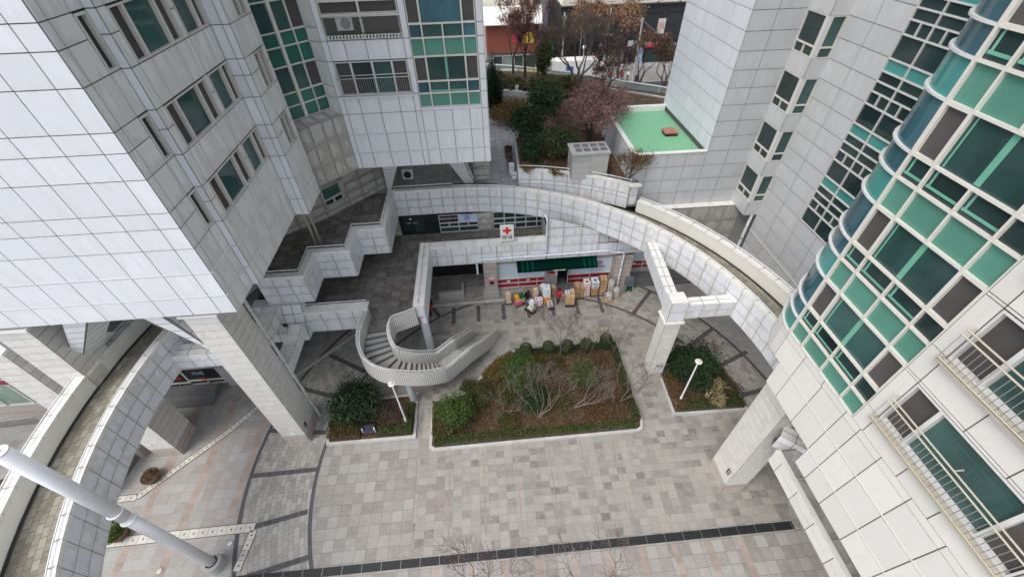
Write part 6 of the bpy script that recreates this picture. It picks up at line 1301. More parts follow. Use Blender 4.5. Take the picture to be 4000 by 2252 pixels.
tree('pine_tree', 5.4, 33.0, 8.9, 4, 4.3, 32.8, 10.6, 1.9, 1.5, 1.1, 'broad dark green pine reaching left over the garden path', ['leaf_pine', 'leaf_dark'], 16000, .14, [3, 3], 26)
tree('pine_tree', 6.3, 35.0, 8.9, 5, 5.6, 35.0, 11.6, 1.5, 1.6, 1.0, 'rounded green pine top behind the broad dark pine', ['leaf_pine', 'leaf_hedge', 'leaf_dark'], 14000, .14, [5, 3, 2], 24)
tree('pine_tree', 5.9, 29.4, 8.9, 3, 5.6, 29.6, 10.3, 1.6, 1.4, 1.0, 'olive green pine close behind the curved garden wall, left of the grey shed', ['leaf_pine', 'leaf_olive', 'leaf_dark'], 13000, .12, [4, 3, 3], 26)
tree('pine_tree', 3.7, 29.2, 8.9, 2.5, 3.7, 29.6, 9.8, .9, 1.3, .9, 'dark shrubby pine beside the row of pots on the garden path', ['leaf_dark', 'leaf_pine'], 8000, .11)
tree('conifer', 1.25, 40.0, 8.0, 4.5, 1.3, 40.0, 10.4, .85, .85, 2.6, 'dark pointed conifer hugging the right edge of the middle tower', ['leaf_dark'], 9000, .15, None, 26)
tree('pine_tree', 7.2, 48.0, 9.3, 4.5, 7.0, 47.6, 11.4, .95, .8, 2.2, 'bright yellow green slender pine in front of the glass canopy', ['leaf_bright', 'leaf_pine'], 8000, .16, [5, 1], 24)
tree('shrub_tree', 6.9, 42.5, 9.3, 2, 7.0, 42.3, 10.0, 1.3, 1.0, .7, 'yellow green low bush deep in the garden below the slender pine', ['leaf_bright', 'leaf_olive'], 5000, .12, [2, 3])
shrub('shrub', 2.9, 38.9, 8.0, 2.0, 1.9, 'large yellow and orange bush beside the middle tower edge', ['leaf_gold', 'leaf_olive', 'leaf_orange'], 14000, .12, [5, 3, 2])
shrub('shrub', 3.2, 27.9, 8.9, .6, .5, 'orange yellow shrub spilling over the left end of the garden wall', ['leaf_gold', 'leaf_orange', 'leaf_olive'], 2500, .08, [3, 2, 2])
shrub('shrub', 5.2, 27.2, 8.9, .8, .4, 'low yellowish trailing shrub on top of the garden wall', ['leaf_olive', 'leaf_gold', 'leaf_hedge'], 2500, .07)
for i, (x, y, r_, l) in enumerate(((3.6, 44.6, 1.3, 'low green shrub behind the pots, nearest the middle tower'), (6.2, 44.0, 1.5, 'low green shrub to the right of the pots'), (1.8, 46.5, 1.4, 'low dull green shrub at the foot of the leftmost red tree'), (9.2, 44.0, 1.5, 'brown green shrub under the big brown tree'))): shrub('shrub', x, y, 9.2, r_, 1.0, l, ['leaf_hedge', 'leaf_olive', 'leaf_brown'], 5000, .12, [5, 2, 2])
bare_tree('cherry_tree', 8.6, 31.0, 8.9, 4.6, 'spreading tree with withered pink leaves beside the green roof', rad=.15, depth=5, bark='bark', leaf=['leaf_pink', 'leaf_brown'], leaf_n=15000, leaf_s=.11, spread=.72, stems=3, tilt=.35, wts=[5, 2], jit=.22)
bare_tree('cherry_tree', 9.9, 32.3, 8.9, 3.4, 'smaller tree with dark pink and red leaves leaning over the green roof', rad=.08, depth=5, bark='bark', leaf=['leaf_pink', 'leaf_red', 'leaf_brown'], leaf_n=4500, leaf_s=.10, spread=.7, stems=2, tilt=.5, wts=[3, 2, 3], lean=(.25, -.2), jit=.2)
bare_tree('bare_tree', 9.6, 43.0, 9.2, 6.2, 'large twiggy brown tree in the middle of the garden', rad=.16, depth=6, bark='bark_pale', leaf=['leaf_brown', 'leaf_olive'], leaf_n=3500, leaf_s=.08, spread=.6, stems=3, tilt=.4, wts=[4, 2], jit=.25, minr=.012)
bare_tree('bare_tree', 12.5, 42.5, 9.0, 4.6, 'brown twiggy tree left of the canopy post', rad=.12, depth=6, bark='bark', leaf=['leaf_brown', 'leaf_pink'], leaf_n=4000, leaf_s=.09, spread=.65, stems=3, tilt=.5, jit=.25, minr=.013)
RL = 'row of red leaved trees along the far garden edge'
bare_tree('red_tree', 3.9, 48.6, 9.0, 6.0, 'leftmost red leaved tree by the tower edge at the far side of the garden', rad=.13, depth=6, bark='bark', leaf=['leaf_red', 'leaf_brown'], leaf_n=3000, leaf_s=.12, spread=.55, group=RL, jit=.3, minr=.014, up=.22, wts=[5, 2])
bare_tree('red_tree', 5.0, 47.2, 9.0, 7.2, 'tallest red leaved tree, second from the tower edge', rad=.14, depth=6, bark='bark', leaf=['leaf_red', 'leaf_brown'], leaf_n=4200, leaf_s=.12, spread=.55, group=RL, jit=.3, minr=.014, up=.22, wts=[5, 2])
bare_tree('red_tree', 6.3, 46.6, 9.0, 5.4, 'third red brown tree, beside the slender yellow green pine', rad=.12, depth=6, bark='bark', leaf=['leaf_brown', 'leaf_red'], leaf_n=2500, leaf_s=.11, spread=.6, group=RL, jit=.3, minr=.014, up=.2)
bare_tree('bare_shrub', 9.75, 25.3, 8.9, 2.4, 'tangled brown climbing shrub between the grey shed and the green roofed block', 'shrub', rad=.04, depth=5, stems=6, tilt=.4, bark='bark', leaf=['leaf_brown', 'leaf_gold'], leaf_n=2500, leaf_s=.08, jit=.15)
# grey shed
t = thing('concrete_shed', (7.4, 27.4, 8.9), 'small flat roofed grey concrete shed behind the curved garden wall', 'shed')
m = MB(); zs_ = [8.9, 9.35, 9.8, 10.25, 10.75]; panels(m, (0, 26.25), X1, (0, -1), [6.1, 7.35, 8.6], zs_, 'concrete', joint='concrete_dark', gap=.015); panels(m, (6.1, 0), Y1, (-1, 0), [26.25, 27.75], zs_, 'concrete', joint='concrete_dark', gap=.015); panels(m, (8.6, 0), Y1, (1, 0), [26.25, 27.75], zs_, 'concrete', joint='concrete_dark', gap=.015); m.build('wall', t)
m = MB().mat('concrete'); m.box(6.0, 26.15, 10.75, 8.7, 27.9, 10.86); m.mat('concrete_dark')
for i in range(4):
    for j in range(2): m.box(6.35+.58*i, 26.5+.65*j, 10.86, 6.8+.58*i, 27.0+.65*j, 10.868)
m.build('roof', t); m = MB().mat('grey_paint'); m.box(6.06, 26.5, 9.2, 6.08, 26.8, 10.2); m.build('meter_box', t)
PG = 'pots lined up along the garden path'
for i, (x, y, r_, l, mt, pl) in enumerate(((2.05, 32.9, .25, 'black pot with a small leafy plant, farthest in the path row', 'terracotta', 'leaf_dark'), (2.3, 33.1, .22, 'black pot tucked beside the farthest pot', 'terracotta', None), (2.1, 31.8, .32, 'widest brown pot in the path row', 'terracotta', None), (2.12, 31.0, .24, 'grey jar behind the wide brown pot, first of three', 'glaze', None), (2.12, 30.55, .24, 'grey jar in the middle of three', 'glaze', None), (2.12, 30.1, .24, 'grey jar next to the white bins', 'glaze', None))): pot(x, y, r_, .42, l, mt, pl, 7.97, PG, 300)
for x, y, h, l in ((2.12, 29.4, .75, 'taller white plastic bin on the garden path beside the grey jars'), (2.25, 28.75, .35, 'short white plastic box by the left end of the garden wall')):
    t = thing('white_bin', (x, y, 7.97), l, 'bin'); m = MB().mat('white_paint'); m.rbox(x, y, 7.97, .36, .42, h, .05); m.rbox(x, y, 7.97+h, .40, .46, .04, .05); m.build('body', t); m = MB().mat('grey_paint'); m.rbox(x, y-.24, 7.97+h*.7, .2, .02, .06, .05); m.build('handle', t)
for x, y, r_, l, mt in ((3.2, 43.1, .2, 'dark pot at the left of the low garden wall', 'glaze'), (3.8, 43.0, .18, 'white bucket on the low garden wall', 'white_paint'), (4.5, 42.6, .24, 'black tub on the low garden wall', 'black'), (4.95, 42.4, .24, 'second black tub, right end of the low garden wall', 'black')): pot(x, y, r_, .42, l, mt, None, 9.5, 'pots standing on the low garden wall')
# ================================================================== people
def person(x, y, z, head, pose, label, mats, h=1.70, name='person', extra=None):
    """one continuous skinned body; pose gives joint offsets in a frame where +Y is forward; mats by height"""
    t = thing(name, (x, y, z), label, 'person'); s = h/1.70; ch, sh = math.cos(head), math.sin(head)
    J = dict(pel=(0, 0, .93), sp=(0, 0, 1.12), ch=(0, 0, 1.32), nk=(0, .0, 1.47), hd=(0, .02, 1.56), ht=(0, .01, 1.66), cl=(-.02, 0, 1.42), shl=(-.19, 0, 1.40), ell=(-.25, -.03, 1.13), wrl=(-.27, .08, .90), hnl=(-.27, .12, .82), shr=(.19, 0, 1.40), elr=(.25, -.03, 1.13), wrr=(.27, .08, .90), hnr=(.27, .12, .82),
             hpl=(-.09, 0, .90), knl=(-.10, .03, .50), anl=(-.10, -.02, .09), tol=(-.11, .14, .035), hpr=(.09, 0, .90), knr=(.10, .03, .50), anr=(.10, -.02, .09), tor=(.11, .14, .035))
    J.update(pose)
    RD = dict(pel=.135, sp=.125, ch=.145, nk=.055, hd=.088, ht=.07, shl=.075, shr=.075, ell=.05, elr=.05, wrl=.036, wrr=.036, hnl=.03, hnr=.03, hpl=.095, hpr=.095, knl=.065, knr=.065, anl=.045, anr=.045, tol=.035, tor=.035, cl=.1)
    E_ = [('pel', 'sp'), ('sp', 'ch'), ('ch', 'nk'), ('nk', 'hd'), ('hd', 'ht'), ('ch', 'shl'), ('shl', 'ell'), ('ell', 'wrl'), ('wrl', 'hnl'), ('ch', 'shr'), ('shr', 'elr'), ('elr', 'wrr'), ('wrr', 'hnr'), ('pel', 'hpl'), ('hpl', 'knl'), ('knl', 'anl'), ('anl', 'tol'), ('pel', 'hpr'), ('hpr', 'knr'), ('knr', 'anr'), ('anr', 'tor')]
    keys = [k for k in J if k != 'cl']; V_ = []
    for k in keys: a, b, c = J[k]; V_.append(((ch*a-sh*b)*s, (sh*a+ch*b)*s, c*s))
    edges = [(keys.index(a), keys.index(b)) for a, b in E_]; rad = [RD[k]*s for k in keys]
    for hk, wk in (('hnl', 'wrl'), ('hnr', 'wrr')):      # five fingers on each hand
        hv = Vector(V_[keys.index(hk)]); wv = Vector(V_[keys.index(wk)]); d = (hv-wv).normalized(); sd_ = d.orthogonal().normalized(); i0 = keys.index(hk)
        for f in range(5):
            o_ = sd_*(f-2)*.020*s; ln = (.05, .07, .078, .07, .055)[f]*s; base = hv+o_*.9; 
            if f == 0: base = wv.lerp(hv, .55)+sd_*-.03*s; o_ = sd_*-.05*s
            tip = base+d*ln+o_*.4; V_.append(tuple(base)); V_.append(tuple(tip)); rad += [.0095*s, .008*s]; edges += [(i0, len(V_)-2), (len(V_)-2, len(V_)-1)]
    me = bpy.data.meshes.new('body'); me.from_pydata(V_, edges, []); tmp = bpy.data.objects.new('tmp_body', me); COL.objects.link(tmp)
    md = tmp.modifiers.new('s', 'SKIN'); 
    if not me.skin_vertices: me.skin_vertices.new() if hasattr(me.skin_vertices, 'new') else None
    for i, sv in enumerate(me.skin_vertices[0].data): sv.radius = (rad[i], rad[i]*(.72 if i < len(keys) and keys[i] in ('pel', 'sp', 'ch') else 1)); sv.use_root = (i == 0)
    sb = tmp.modifiers.new('b', 'SUBSURF'); sb.levels = 2; sb.render_levels = 2
    dg = bpy.context.evaluated_depsgraph_get(); bm_ = bpy.data.meshes.new_from_object(tmp.evaluated_get(dg)); bpy.data.objects.remove(tmp)
    names = sorted(set(mats.values())); bm_.materials.clear()
    for n_ in names: bm_.materials.append(MATS[n_])
    segs = [(Vector(V_[keys.index(a)]), Vector(V_[keys.index(b)]), b) for a, b in E_]
    idx = []
    for pg in bm_.polygons:
        c = pg.center; best, bk = 1e9, None
        for a, b, k in segs:
            ab = b-a; f = max(0, min(1, (c-a).dot(ab)/ab.length_squared)); dd = (a+ab*f-c).length
            if dd < best: best, bk = dd, k
        part = 'head' if bk in ('hd', 'ht') else 'skin' if bk in ('hnl', 'hnr') else 'top' if bk in ('sp', 'ch', 'nk', 'shl', 'shr', 'ell', 'elr', 'wrl', 'wrr') else 'shoe' if bk in ('tol', 'tor') else 'leg'
        idx.append(names.index(mats[part]))
    bm_.polygons.foreach_set('material_index', idx); bm_.polygons.foreach_set('use_smooth', [True]*len(idx))
    b = bpy.data.objects.new('body', bm_); place(b, (x, y, z), t)
    W = lambda a, b_, c: Vector((x+(ch*a-sh*b_)*s, y+(sh*a+ch*b_)*s, z+c*s))
    return t, W, J, s
def face_and_hair(t, W, J, s, hair='hair', hood=None):
    hx, hy, hz = J['hd']; m = MB().mat(hood or hair); c = W(hx, hy-.015, hz+.035); prof = []
    n = 14
    for i in range(7):
        a = math.pi*.62*i/6; prof.append((max(.001, math.sin(a))*(.108 if not hood else .125)*s, c.z+math.cos(a)*(.115 if not hood else .13)*s))
    m.lathe(c.x, c.y, prof[::-1], n); m.build('hood' if hood else 'hair', t, smooth=True)
    m = MB().mat('skin'); p = W(hx, hy+.10, hz+.01); m.tube([tuple(W(hx, hy+.075, hz+.02)), tuple(p)], [.012*s, .008*s], 6)
    for sx in (-1, 1): m.tube([tuple(W(hx+sx*.085, hy, hz)), tuple(W(hx+sx*.10, hy, hz+.01))], [.02*s, .012*s], 6)
    m.mat('ink')
    for sx in (-1, 1): m.tube([tuple(W(hx+sx*.032, hy+.078, hz+.03)), tuple(W(hx+sx*.032, hy+.088, hz+.03))], [.010*s, .008*s], 6)
    m.tube([tuple(W(hx-.022, hy+.082, hz-.045)), tuple(W(hx+.022, hy+.082, hz-.045))], .005*s, 5); m.build('face', t)
t, W, J, s = person(5.15, 22.75, 0, R(12), dict(knl=(-.10, .10, .52), anl=(-.10, -.12, .12), tol=(-.11, .02, .04), knr=(.10, .10, .50), anr=(.10, .16, .09), tor=(.11, .32, .035), ell=(-.33, .02, 1.18), wrl=(-.36, .20, 1.02), hnl=(-.34, .28, .98), elr=(.33, -.02, 1.16), wrr=(.37, .14, .98), hnr=(.36, .22, .93)), 'worker in a red jacket with white stripes and navy trousers walking to the door', dict(head='hair', skin='skin', top='cloth_red', leg='cloth_navy', shoe='cloth_black'), 1.76)
face_and_hair(t, W, J, s); m = MB().mat('sign_white')
for sx in (-1, 1): m.tube([tuple(W(sx*.16, -.112, 1.27)), tuple(W(sx*.05, -.118, 1.30))], .016, 5)
m.build('reflective_stripe', t); m = MB().mat('cloth_red'); c = W(0, 0, 1.0); m.lathe(c.x, c.y, [(.20, .86), (.215, 1.0), (.20, 1.18), (.17, 1.3)], 16); m.build('jacket_hem', t, smooth=True)
t, W, J, s = person(2.75, 23.55, 0, R(115), dict(sp=(0, .14, 1.06), ch=(0, .32, 1.18), nk=(0, .44, 1.26), hd=(0, .52, 1.30), ht=(0, .57, 1.36), shl=(-.17, .36, 1.20), ell=(-.22, .48, .98), wrl=(-.17, .68, .92), hnl=(-.14, .76, .90), shr=(.17, .36, 1.20), elr=(.22, .48, .98), wrr=(.17, .68, .92), hnr=(.14, .76, .90)), 'person in a beige hooded coat and black skirt stooping over a loaded trolley', dict(head='skin', skin='skin', top='cloth_beige', leg='cloth_black', shoe='cloth_black'), 1.58)
face_and_hair(t, W, J, s, hood='cloth_beige'); m = MB().mat('cloth_black'); c = W(0, 0, .9); m.lathe(c.x, c.y, [(.21, .35), (.19, .6), (.16, .9)], 14); m.build('skirt', t, smooth=True)
# ================================================================== goods in front of the store
def carton(x, y, z, wx, wy, h, label, mat='carton', a=0.0, group=None, name='carton', band=None, tape=True, labelc=None):
    m = MB().mat(mat); m.rn = random.random(); m.rbox(x, y, z, wx, wy, h, a); m.rn = None
    t = m.build(name, label=label, cat='box', group=group); c, s_ = math.cos(a), math.sin(a)
    if tape: m = MB().mat('tape' if mat.startswith('carton') and mat != 'carton_white' else 'sign_sky'); m.rbox(x, y, z+h, .05, wy, .004, a); m.rbox(x+s_*(wy/2+.002), y-c*(wy/2+.002), z+h*.6, .05, .004, h*.4, a); m.build('tape', t)
    if band: m = MB().mat(band); m.rbox(x+s_*(wy/2+.003), y-c*(wy/2+.003), z+h*.25, wx*.7, .006, h*.32, a); m.rbox(x, y-.02, z+h+.001, wx*.45, wy*.4, .005, a); m.build('print', t)
    return t
ORD = ['lowest', 'second from the bottom', 'third from the bottom', 'fourth from the bottom', 'fifth from the bottom', 'sixth from the bottom', 'seventh from the bottom', 'eighth from the bottom']
def stack(x, y, z0, n, wx, wy, h, label, mat='carton', a=0.0, per=1, jit=.012, group=None, band=None):
    for k in range(n):
        lab = label+', '+('topmost' if k == n-1 and n > 1 else ORD[k]) if n > 1 else label
        if per == 1: carton(x+random.gauss(0, jit), y+random.gauss(0, jit), z0+k*(h+.003), wx, wy, h, lab, mat, a+random.gauss(0, .03), group or label, band=band)
        else:
            for q in (-1, 1): carton(x+q*(wx/4+.002)*math.cos(a), y+q*(wx/4+.002)*math.sin(a), z0+k*(h+.003), wx/2-.006, wy, h, lab+(' left' if q < 0 else ' right'), mat, a, group or label, band=band)
def trolley(x, y, a, label, wx=.62, wy=.85, handle=True, col='black', h=.95):
    t = thing('trolley', (x, y, 0), label, 'trolley'); c, s_ = math.cos(a), math.sin(a)
    m = MB().mat(col); m.rbox(x, y, .15, wx, wy, .035, a); m.build('platform', t)
    for u, v in ((-1, -1), (1, -1), (1, 1), (-1, 1)):
        px, py = x+c*u*wx*.42-s_*v*wy*.42, y+s_*u*wx*.42+c*v*wy*.42; m = MB().mat('black'); m.tube([(px-.015*c, py-.015*s_, .06), (px+.015*c, py+.015*s_, .06)], .06, 12); m.tube([(px, py, .06), (px, py, .15)], .015, 5); m.build('wheel', t)
    if handle:
        e = -1; p = lambda u: (x+c*u*wx*.45-s_*e*wy*.5, y+s_*u*wx*.45+c*e*wy*.5)
        m = MB().mat(col); m.tube([(*p(-1), .17), (*p(-1), h), (*p(1), h), (*p(1), .17)], .016, 6)
        for zz_ in (.4, .65): m.tube([(*p(-1), zz_), (*p(1), zz_)], .012, 5)
        m.build('handle', t)
    return t
trolley(1.2, 23.2, 0, 'low black dolly under the leftmost stack of brown boxes', .55, .5, False); stack(1.2, 23.2, .19, 5, .46, .42, .19, 'pale brown box in the leftmost stack', 'carton_pale', .04, band='carton_white')
trolley(2.05, 23.0, .35, 'black trolley with pink and green wrapped goods next to the stooping person', .8, .6, False)
m = MB().mat('print_pink'); m.rbox(1.95, 22.8, .2, .6, .25, .3, .3); m.mat('carton_pale'); m.rbox(2.1, 23.1, .2, .7, .45, .38, .35); m.build('wrapped_goods', label='bundle of pink and brown wrapped goods at the bottom of the stooping person\'s trolley', cat='goods')
carton(1.85, 23.05, .59, .34, .34, .34, 'orange box on the trolley beside the stooping person', 'carton_orange', .25, band='sign_yellow')
carton(2.27, 23.2, .59, .36, .36, .36, 'dark green box on the trolley beside the stooping person', 'cart_green', .3, tape=False)
trolley(2.85, 22.15, .75, 'black hand trolley with white plastic and green boxes, nearest the planting', .55, .85, True)
carton(2.95, 22.2, .19, .45, .6, .22, 'pale crate at the bottom of the front hand trolley', 'carton_pale', .75); carton(2.9, 22.12, .41, .40, .4, .16, 'lime green printed carton on the front hand trolley', 'carton_white', .75, band='print_green'); m = MB().mat('bag_white'); m.lathe(3.0, 22.5, [(.2, .42), (.26, .6), (.2, .85), (.08, .95), (.001, .97)], 10); m.build('plastic_bag', label='crumpled white plastic bag at the back of the front hand trolley', cat='bag')
stack(3.35, 23.85, .13, 2, .55, .45, .30, 'shadowed brown box behind the flat box stack', 'carton', 0)
trolley(3.4, 23.45, 0, 'low dolly under the tall flat box stack', .55, .55, False); stack(3.4, 23.45, .19, 7, .46, .42, .135, 'flat brown box, stack right of the stooping person', 'carton_pale', -.03, band='carton_white')
trolley(3.55, 22.65, 0, 'dolly under the white and pink printed boxes', .62, .45, False); stack(3.55, 22.65, .19, 3, .56, .38, .22, 'pink printed white box on its dolly', 'carton_white', 0, per=2, band='print_pink')
m = MB().mat('bag_white'); m.lathe(4.1, 24.0, [(.25, .14), (.32, .5), (.28, .95), (.1, 1.1), (.001, 1.12)], 10); m.build('plastic_bag', label='large bluish white plastic bag against the red window band', cat='bag')
trolley(4.25, 23.1, 0, 'yellow banded trolley stacked with white packs and orange drinks', .65, .8, False, 'carton_orange')
stack(4.25, 23.15, .19, 1, .6, .6, .42, 'orange drinks carton at the bottom of the yellow banded trolley', 'carton_orange', 0, band='sign_yellow'); stack(4.22, 23.2, .62, 4, .58, .55, .22, 'white foam box on the yellow banded trolley', 'carton_white', 0, jit=.02, band='blue_film')
carton(4.85, 23.75, .13, .3, .38, .9, 'tall narrow brown carton on end between white foam boxes and the door', 'carton_pale', .2)
trolley(4.45, 22.35, .1, 'small black dolly with red and white flat boxes ahead of the drinks trolley', .42, .6, True, h=.42); stack(4.42, 22.4, .19, 3, .38, .42, .13, 'white and red flat box on the small dolly', 'carton_white', .1, band='print_red')
trolley(6.0, 22.6, -.1, 'black dolly carrying mixed brown boxes right of the red jacket worker', .75, .8, False); stack(6.0, 22.65, .19, 3, .72, .6, .30, 'pale printed box right of the red worker', 'carton_pale', -.1, per=2, band='carton_orange'); carton(5.8, 22.75, 1.11, .34, .36, .18, 'white blue printed bag box on top of the dolly right of the worker', 'carton_white', -.1, band='print_blue'); carton(6.18, 22.8, 1.11, .34, .38, .24, 'brown box topping the dolly right of the worker', 'carton_pale', .1)
def pallet(x, y, label, wx=.85, wy=.8, mat='black', a=0):
    t = thing('pallet', (x, y, 0), label, 'pallet'); m = MB().mat(mat)
    for k in range(5): m.rbox(x, y-wy/2+wy*(k+.5)/5, .09, wx, wy/6.5, .025, a)
    m.build('boards', t); m = MB().mat(mat)
    for k in (-1, 0, 1): m.rbox(x+k*wx*.42, y, .0, .08, wy, .09, a)
    m.build('bearers', t)
pallet(6.85, 23.45, 'black pallet under the shortest brown carton stack'); stack(6.7, 23.4, .12, 3, .38, .6, .42, 'brown carton, left half of the shortest stack', 'carton', 0, jit=.006, group='cartons in the shortest pallet stack'); stack(7.08, 23.4, .12, 3, .34, .6, .36, 'brown carton, right half of the shortest stack', 'carton', 0, jit=.006, group='cartons in the shortest pallet stack')
pallet(7.6, 23.6, 'black pallet under the tall stack of white foam boxes'); stack(7.45, 23.5, .12, 8, .46, .62, .175, 'white foam box in the tallest white stack', 'carton_white', 0, per=1, band='print_red'); 
pallet(8.2, 23.6, 'black pallet under the stack that is white above brown', .6); stack(8.12, 23.55, .12, 3, .55, .6, .26, 'brown carton below white boxes in the two tone stack', 'carton', .03); stack(8.12, 23.55, .91, 4, .54, .6, .165, 'white box topping the two tone stack', 'carton_white', .05, band='print_blue')
pallet(8.8, 23.6, 'black pallet under the tall all brown stack', .6); stack(8.78, 23.55, .12, 6, .52, .62, .27, 'brown carton in the tallest brown stack', 'carton', .0, per=2)
m = MB().mat('tape'); m.tube([(8.52, 23.23, .5), (9.05, 23.23, .8)], .02, 5); m.build('wrap_strip', label='pale strip of wrap crossing the tallest brown stack', cat='wrap')
def wrapped(x, y, r, h, label, mat='plastic_wrap', z=.12):
    m = MB().mat(mat); n = 18; prof = [(.9, 0), (1, .3), (.97, .6), (1.02, .8), (.7, .96), (.1, 1)]
    i0 = 0
    for i, (f, q) in enumerate(prof):
        for k in range(n): a = 2*math.pi*k/n; sq = 1/max(abs(math.cos(a)), abs(math.sin(a)))**.75; rr_ = r*f*sq*.85*(1+.05*math.sin(5*a+i)+random.gauss(0, .02)); m.v.append((x+rr_*math.cos(a), y+rr_*math.sin(a), z+h*q))
    for i in range(len(prof)-1):
        for k in range(n): m.f.append((i*n+k, i*n+(k+1) % n, (i+1)*n+(k+1) % n, (i+1)*n+k)); m.m.append(0); m.uv.append([(0, 0)]*4); m.r.append(random.random())
    m.f.append(tuple(range(5*n, 6*n))); m.m.append(0); m.uv.append([(0, 0)]*n); m.r.append(.5); m.build('wrapped_bundle', label=label, cat='bundle')
pallet(9.5, 23.6, 'black pallet under the tall film wrapped load', .7); wrapped(9.45, 23.55, .34, 1.35, 'tall load wrapped in grey film next to the all brown stack')
pallet(9.15, 22.75, 'orange wooden pallet under the front film wrapped bundle', .75, .7, 'pallet', .1); wrapped(9.15, 22.75, .32, .72, 'low film wrapped bundle on the front wooden pallet')
pallet(9.85, 23.1, 'orange wooden pallet under the rear film wrapped bundle', .7, .6, 'pallet'); wrapped(9.85, 23.1, .3, .85, 'striped film wrapped bundle on the wooden pallet by the pipe foot')
t = thing('cart', (11.0, 23.75, 0), 'green wheeled cart carrying grey plastic crates', 'cart'); m = MB().mat('cart_green'); m.box(10.7, 23.5, .14, 11.35, 24.05, .2); m.build('platform', t); m = MB().mat('white_paint')
for x in (10.72, 11.33):
    for y in (23.52, 24.03): m.tube([(x, y, .2), (x, y, .6)], .018, 6)
m.build('post', t); m = MB().mat('black')
for x in (10.78, 11.27):
    for y in (23.56, 23.99): m.tube([(x-.02, y, .07), (x+.02, y, .07)], .065, 12)
m.build('wheel', t); m = MB().mat('cart_green'); m.box(10.7, 23.5, .58, 11.35, 24.05, .61); m.build('shelf', t)
for i, (x, z, l) in enumerate(((10.86, .61, 'grey plastic crate on the green cart, lower left'), (11.19, .61, 'grey plastic crate on the green cart, lower right'), (10.86, .97, 'grey plastic crate on the green cart, upper left'), (11.19, .97, 'grey plastic crate on the green cart, upper right'))):
    t = thing('crate', (x, 23.78, z), l, 'crate', 'grey crates on the green cart'); m = MB().mat('tote_grey'); m.box(x-.155, 23.52, z, x+.155, 24.02, z+.33); m.box(x-.163, 23.51, z+.28, x+.163, 24.03, z+.34); m.build('body', t); m = MB().mat('black'); m.box(x-.05, 23.505, z+.2, x+.05, 23.512, z+.24); m.build('handle', t)
t = thing('scooter', (-4.9, 22.8, 0), 'red parked scooter half hidden behind the deck beam', 'scooter'); m = MB().mat('sign_red'); m.hexa([(-5.0, 22.6, .35), (-4.75, 22.6, .35), (-4.75, 23.3, .35), (-5.0, 23.3, .35)], [(-4.95, 22.7, .75), (-4.8, 22.7, .75), (-4.8, 23.2, .7), (-4.95, 23.2, .7)]); m.build('body', t)
for y in (22.5, 23.5): m = MB().mat('black'); m.tube([(-4.93, y, .25), (-4.82, y, .25)], .25, 16); m.build('wheel', t)
m = MB().mat('black'); m.tube([(-5.15, 22.62, 1.0), (-4.6, 22.62, 1.0)], .02, 5); m.tube([(-4.88, 22.5, .3), (-4.88, 22.65, 1.0)], .025, 5); m.build('handlebar', t); m = MB().mat('black'); m.box(-4.98, 22.95, .72, -4.77, 23.4, .8); m.build('seat', t)
t = thing('air_conditioner', (-5.85, 29.6, 7.95), 'white outdoor air conditioner unit in the shade under the middle tower', 'air conditioner'); m = MB().mat('white_paint'); m.box(-6.2, 29.4, 7.95, -5.4, 29.8, 8.75); m.build('casing', t); m = MB().mat('black'); m.tube([(-5.8, 29.4, 8.35), (-5.8, 29.38, 8.35)], .28, 20); m.build('fan', t)
# ================================================================== beyond the garden
sheet('street', [(-60, 56), (80, 56), (80, 72), (-60, 72)], .012, 'asphalt'); sheet('far_pavement', [(-60, 72), (80, 72), (80, 82), (-60, 82)], .010, 'pavement'); sheet('near_pavement', [(-60, 50), (80, 50), (80, 56), (-60, 56)], .010, 'pavement')
m = MB().mat('kerb'); m.box(-60, 71.9, 0, 80, 72.1, .14); m.box(-60, 55.9, 0, 80, 56.1, .14); m.build('kerb_stones', kind='structure')
m = MB().mat('concrete'); m.prism([(-30, 50.8), (4.6, 49.8), (9, 47.8), (13.8, 44.8), (19.1, 41.7), (24, 37), (24, 34), (-30, 40)], 0, 7.6, top=True); m.build('podium', label='concrete podium edge carrying the roof garden above the street', cat='podium')
# glass canopy with a white truss
GC = thing('glass_canopy', (10, 47, 7.6), 'long curved glass canopy with a white zigzag truss along the far garden edge', 'canopy')
cp = [(-3, 53.2), (0, 52.6), (2, 52.0), (4, 51.2), (6, 50.2), (8, 49.0), (10, 47.9), (12, 46.6), (14, 45.2), (16, 43.8), (18, 42.5), (20, 41.0), (22, 39.4)]
simple('canopy_frame', (0.78, 0.78, 0.76), 0.4, var=.05)
m = MB().mat('canopy_frame'); 
for z, off, r_ in ((9.35, 0, .07), (8.55, -.1, .07), (8.05, -.15, .08), (7.2, 0, .05)): q = offset_poly(cp, -off); m.tube([(p[0], p[1], z) for p in q], r_, 6)
m.build('rail', GC); m = MB().mat('canopy_frame'); q = resample(offset_poly(cp, .12), 1.0)
for i in range(len(q)-1):
    z0, z1 = (8.05, 8.55) if i % 2 else (8.55, 8.05); m.tube([(*q[i], z0), (*q[i+1], z1)], .035, 5)
m.build('truss', GC); m = MB().mat('canopy_frame')
for p in cp[::2]: m.tube([(p[0], p[1], 6.0), (p[0], p[1], 9.35)], .05, 6)
for p in (cp[2], cp[5], cp[8]): m.tube([(p[0]+.2, p[1]-.5, 7.6), (p[0]+.2, p[1]-.5, 8.9)], .13, 8)
m.build('post', GC)
mt, ntt, bb = newmat('canopy_glass'); bb.inputs['Base Color'].default_value = (.33, .43, .42, 1); bb.inputs['Roughness'].default_value = .12; bb.inputs['Alpha'].default_value = .72
m = MB().mat('canopy_glass')
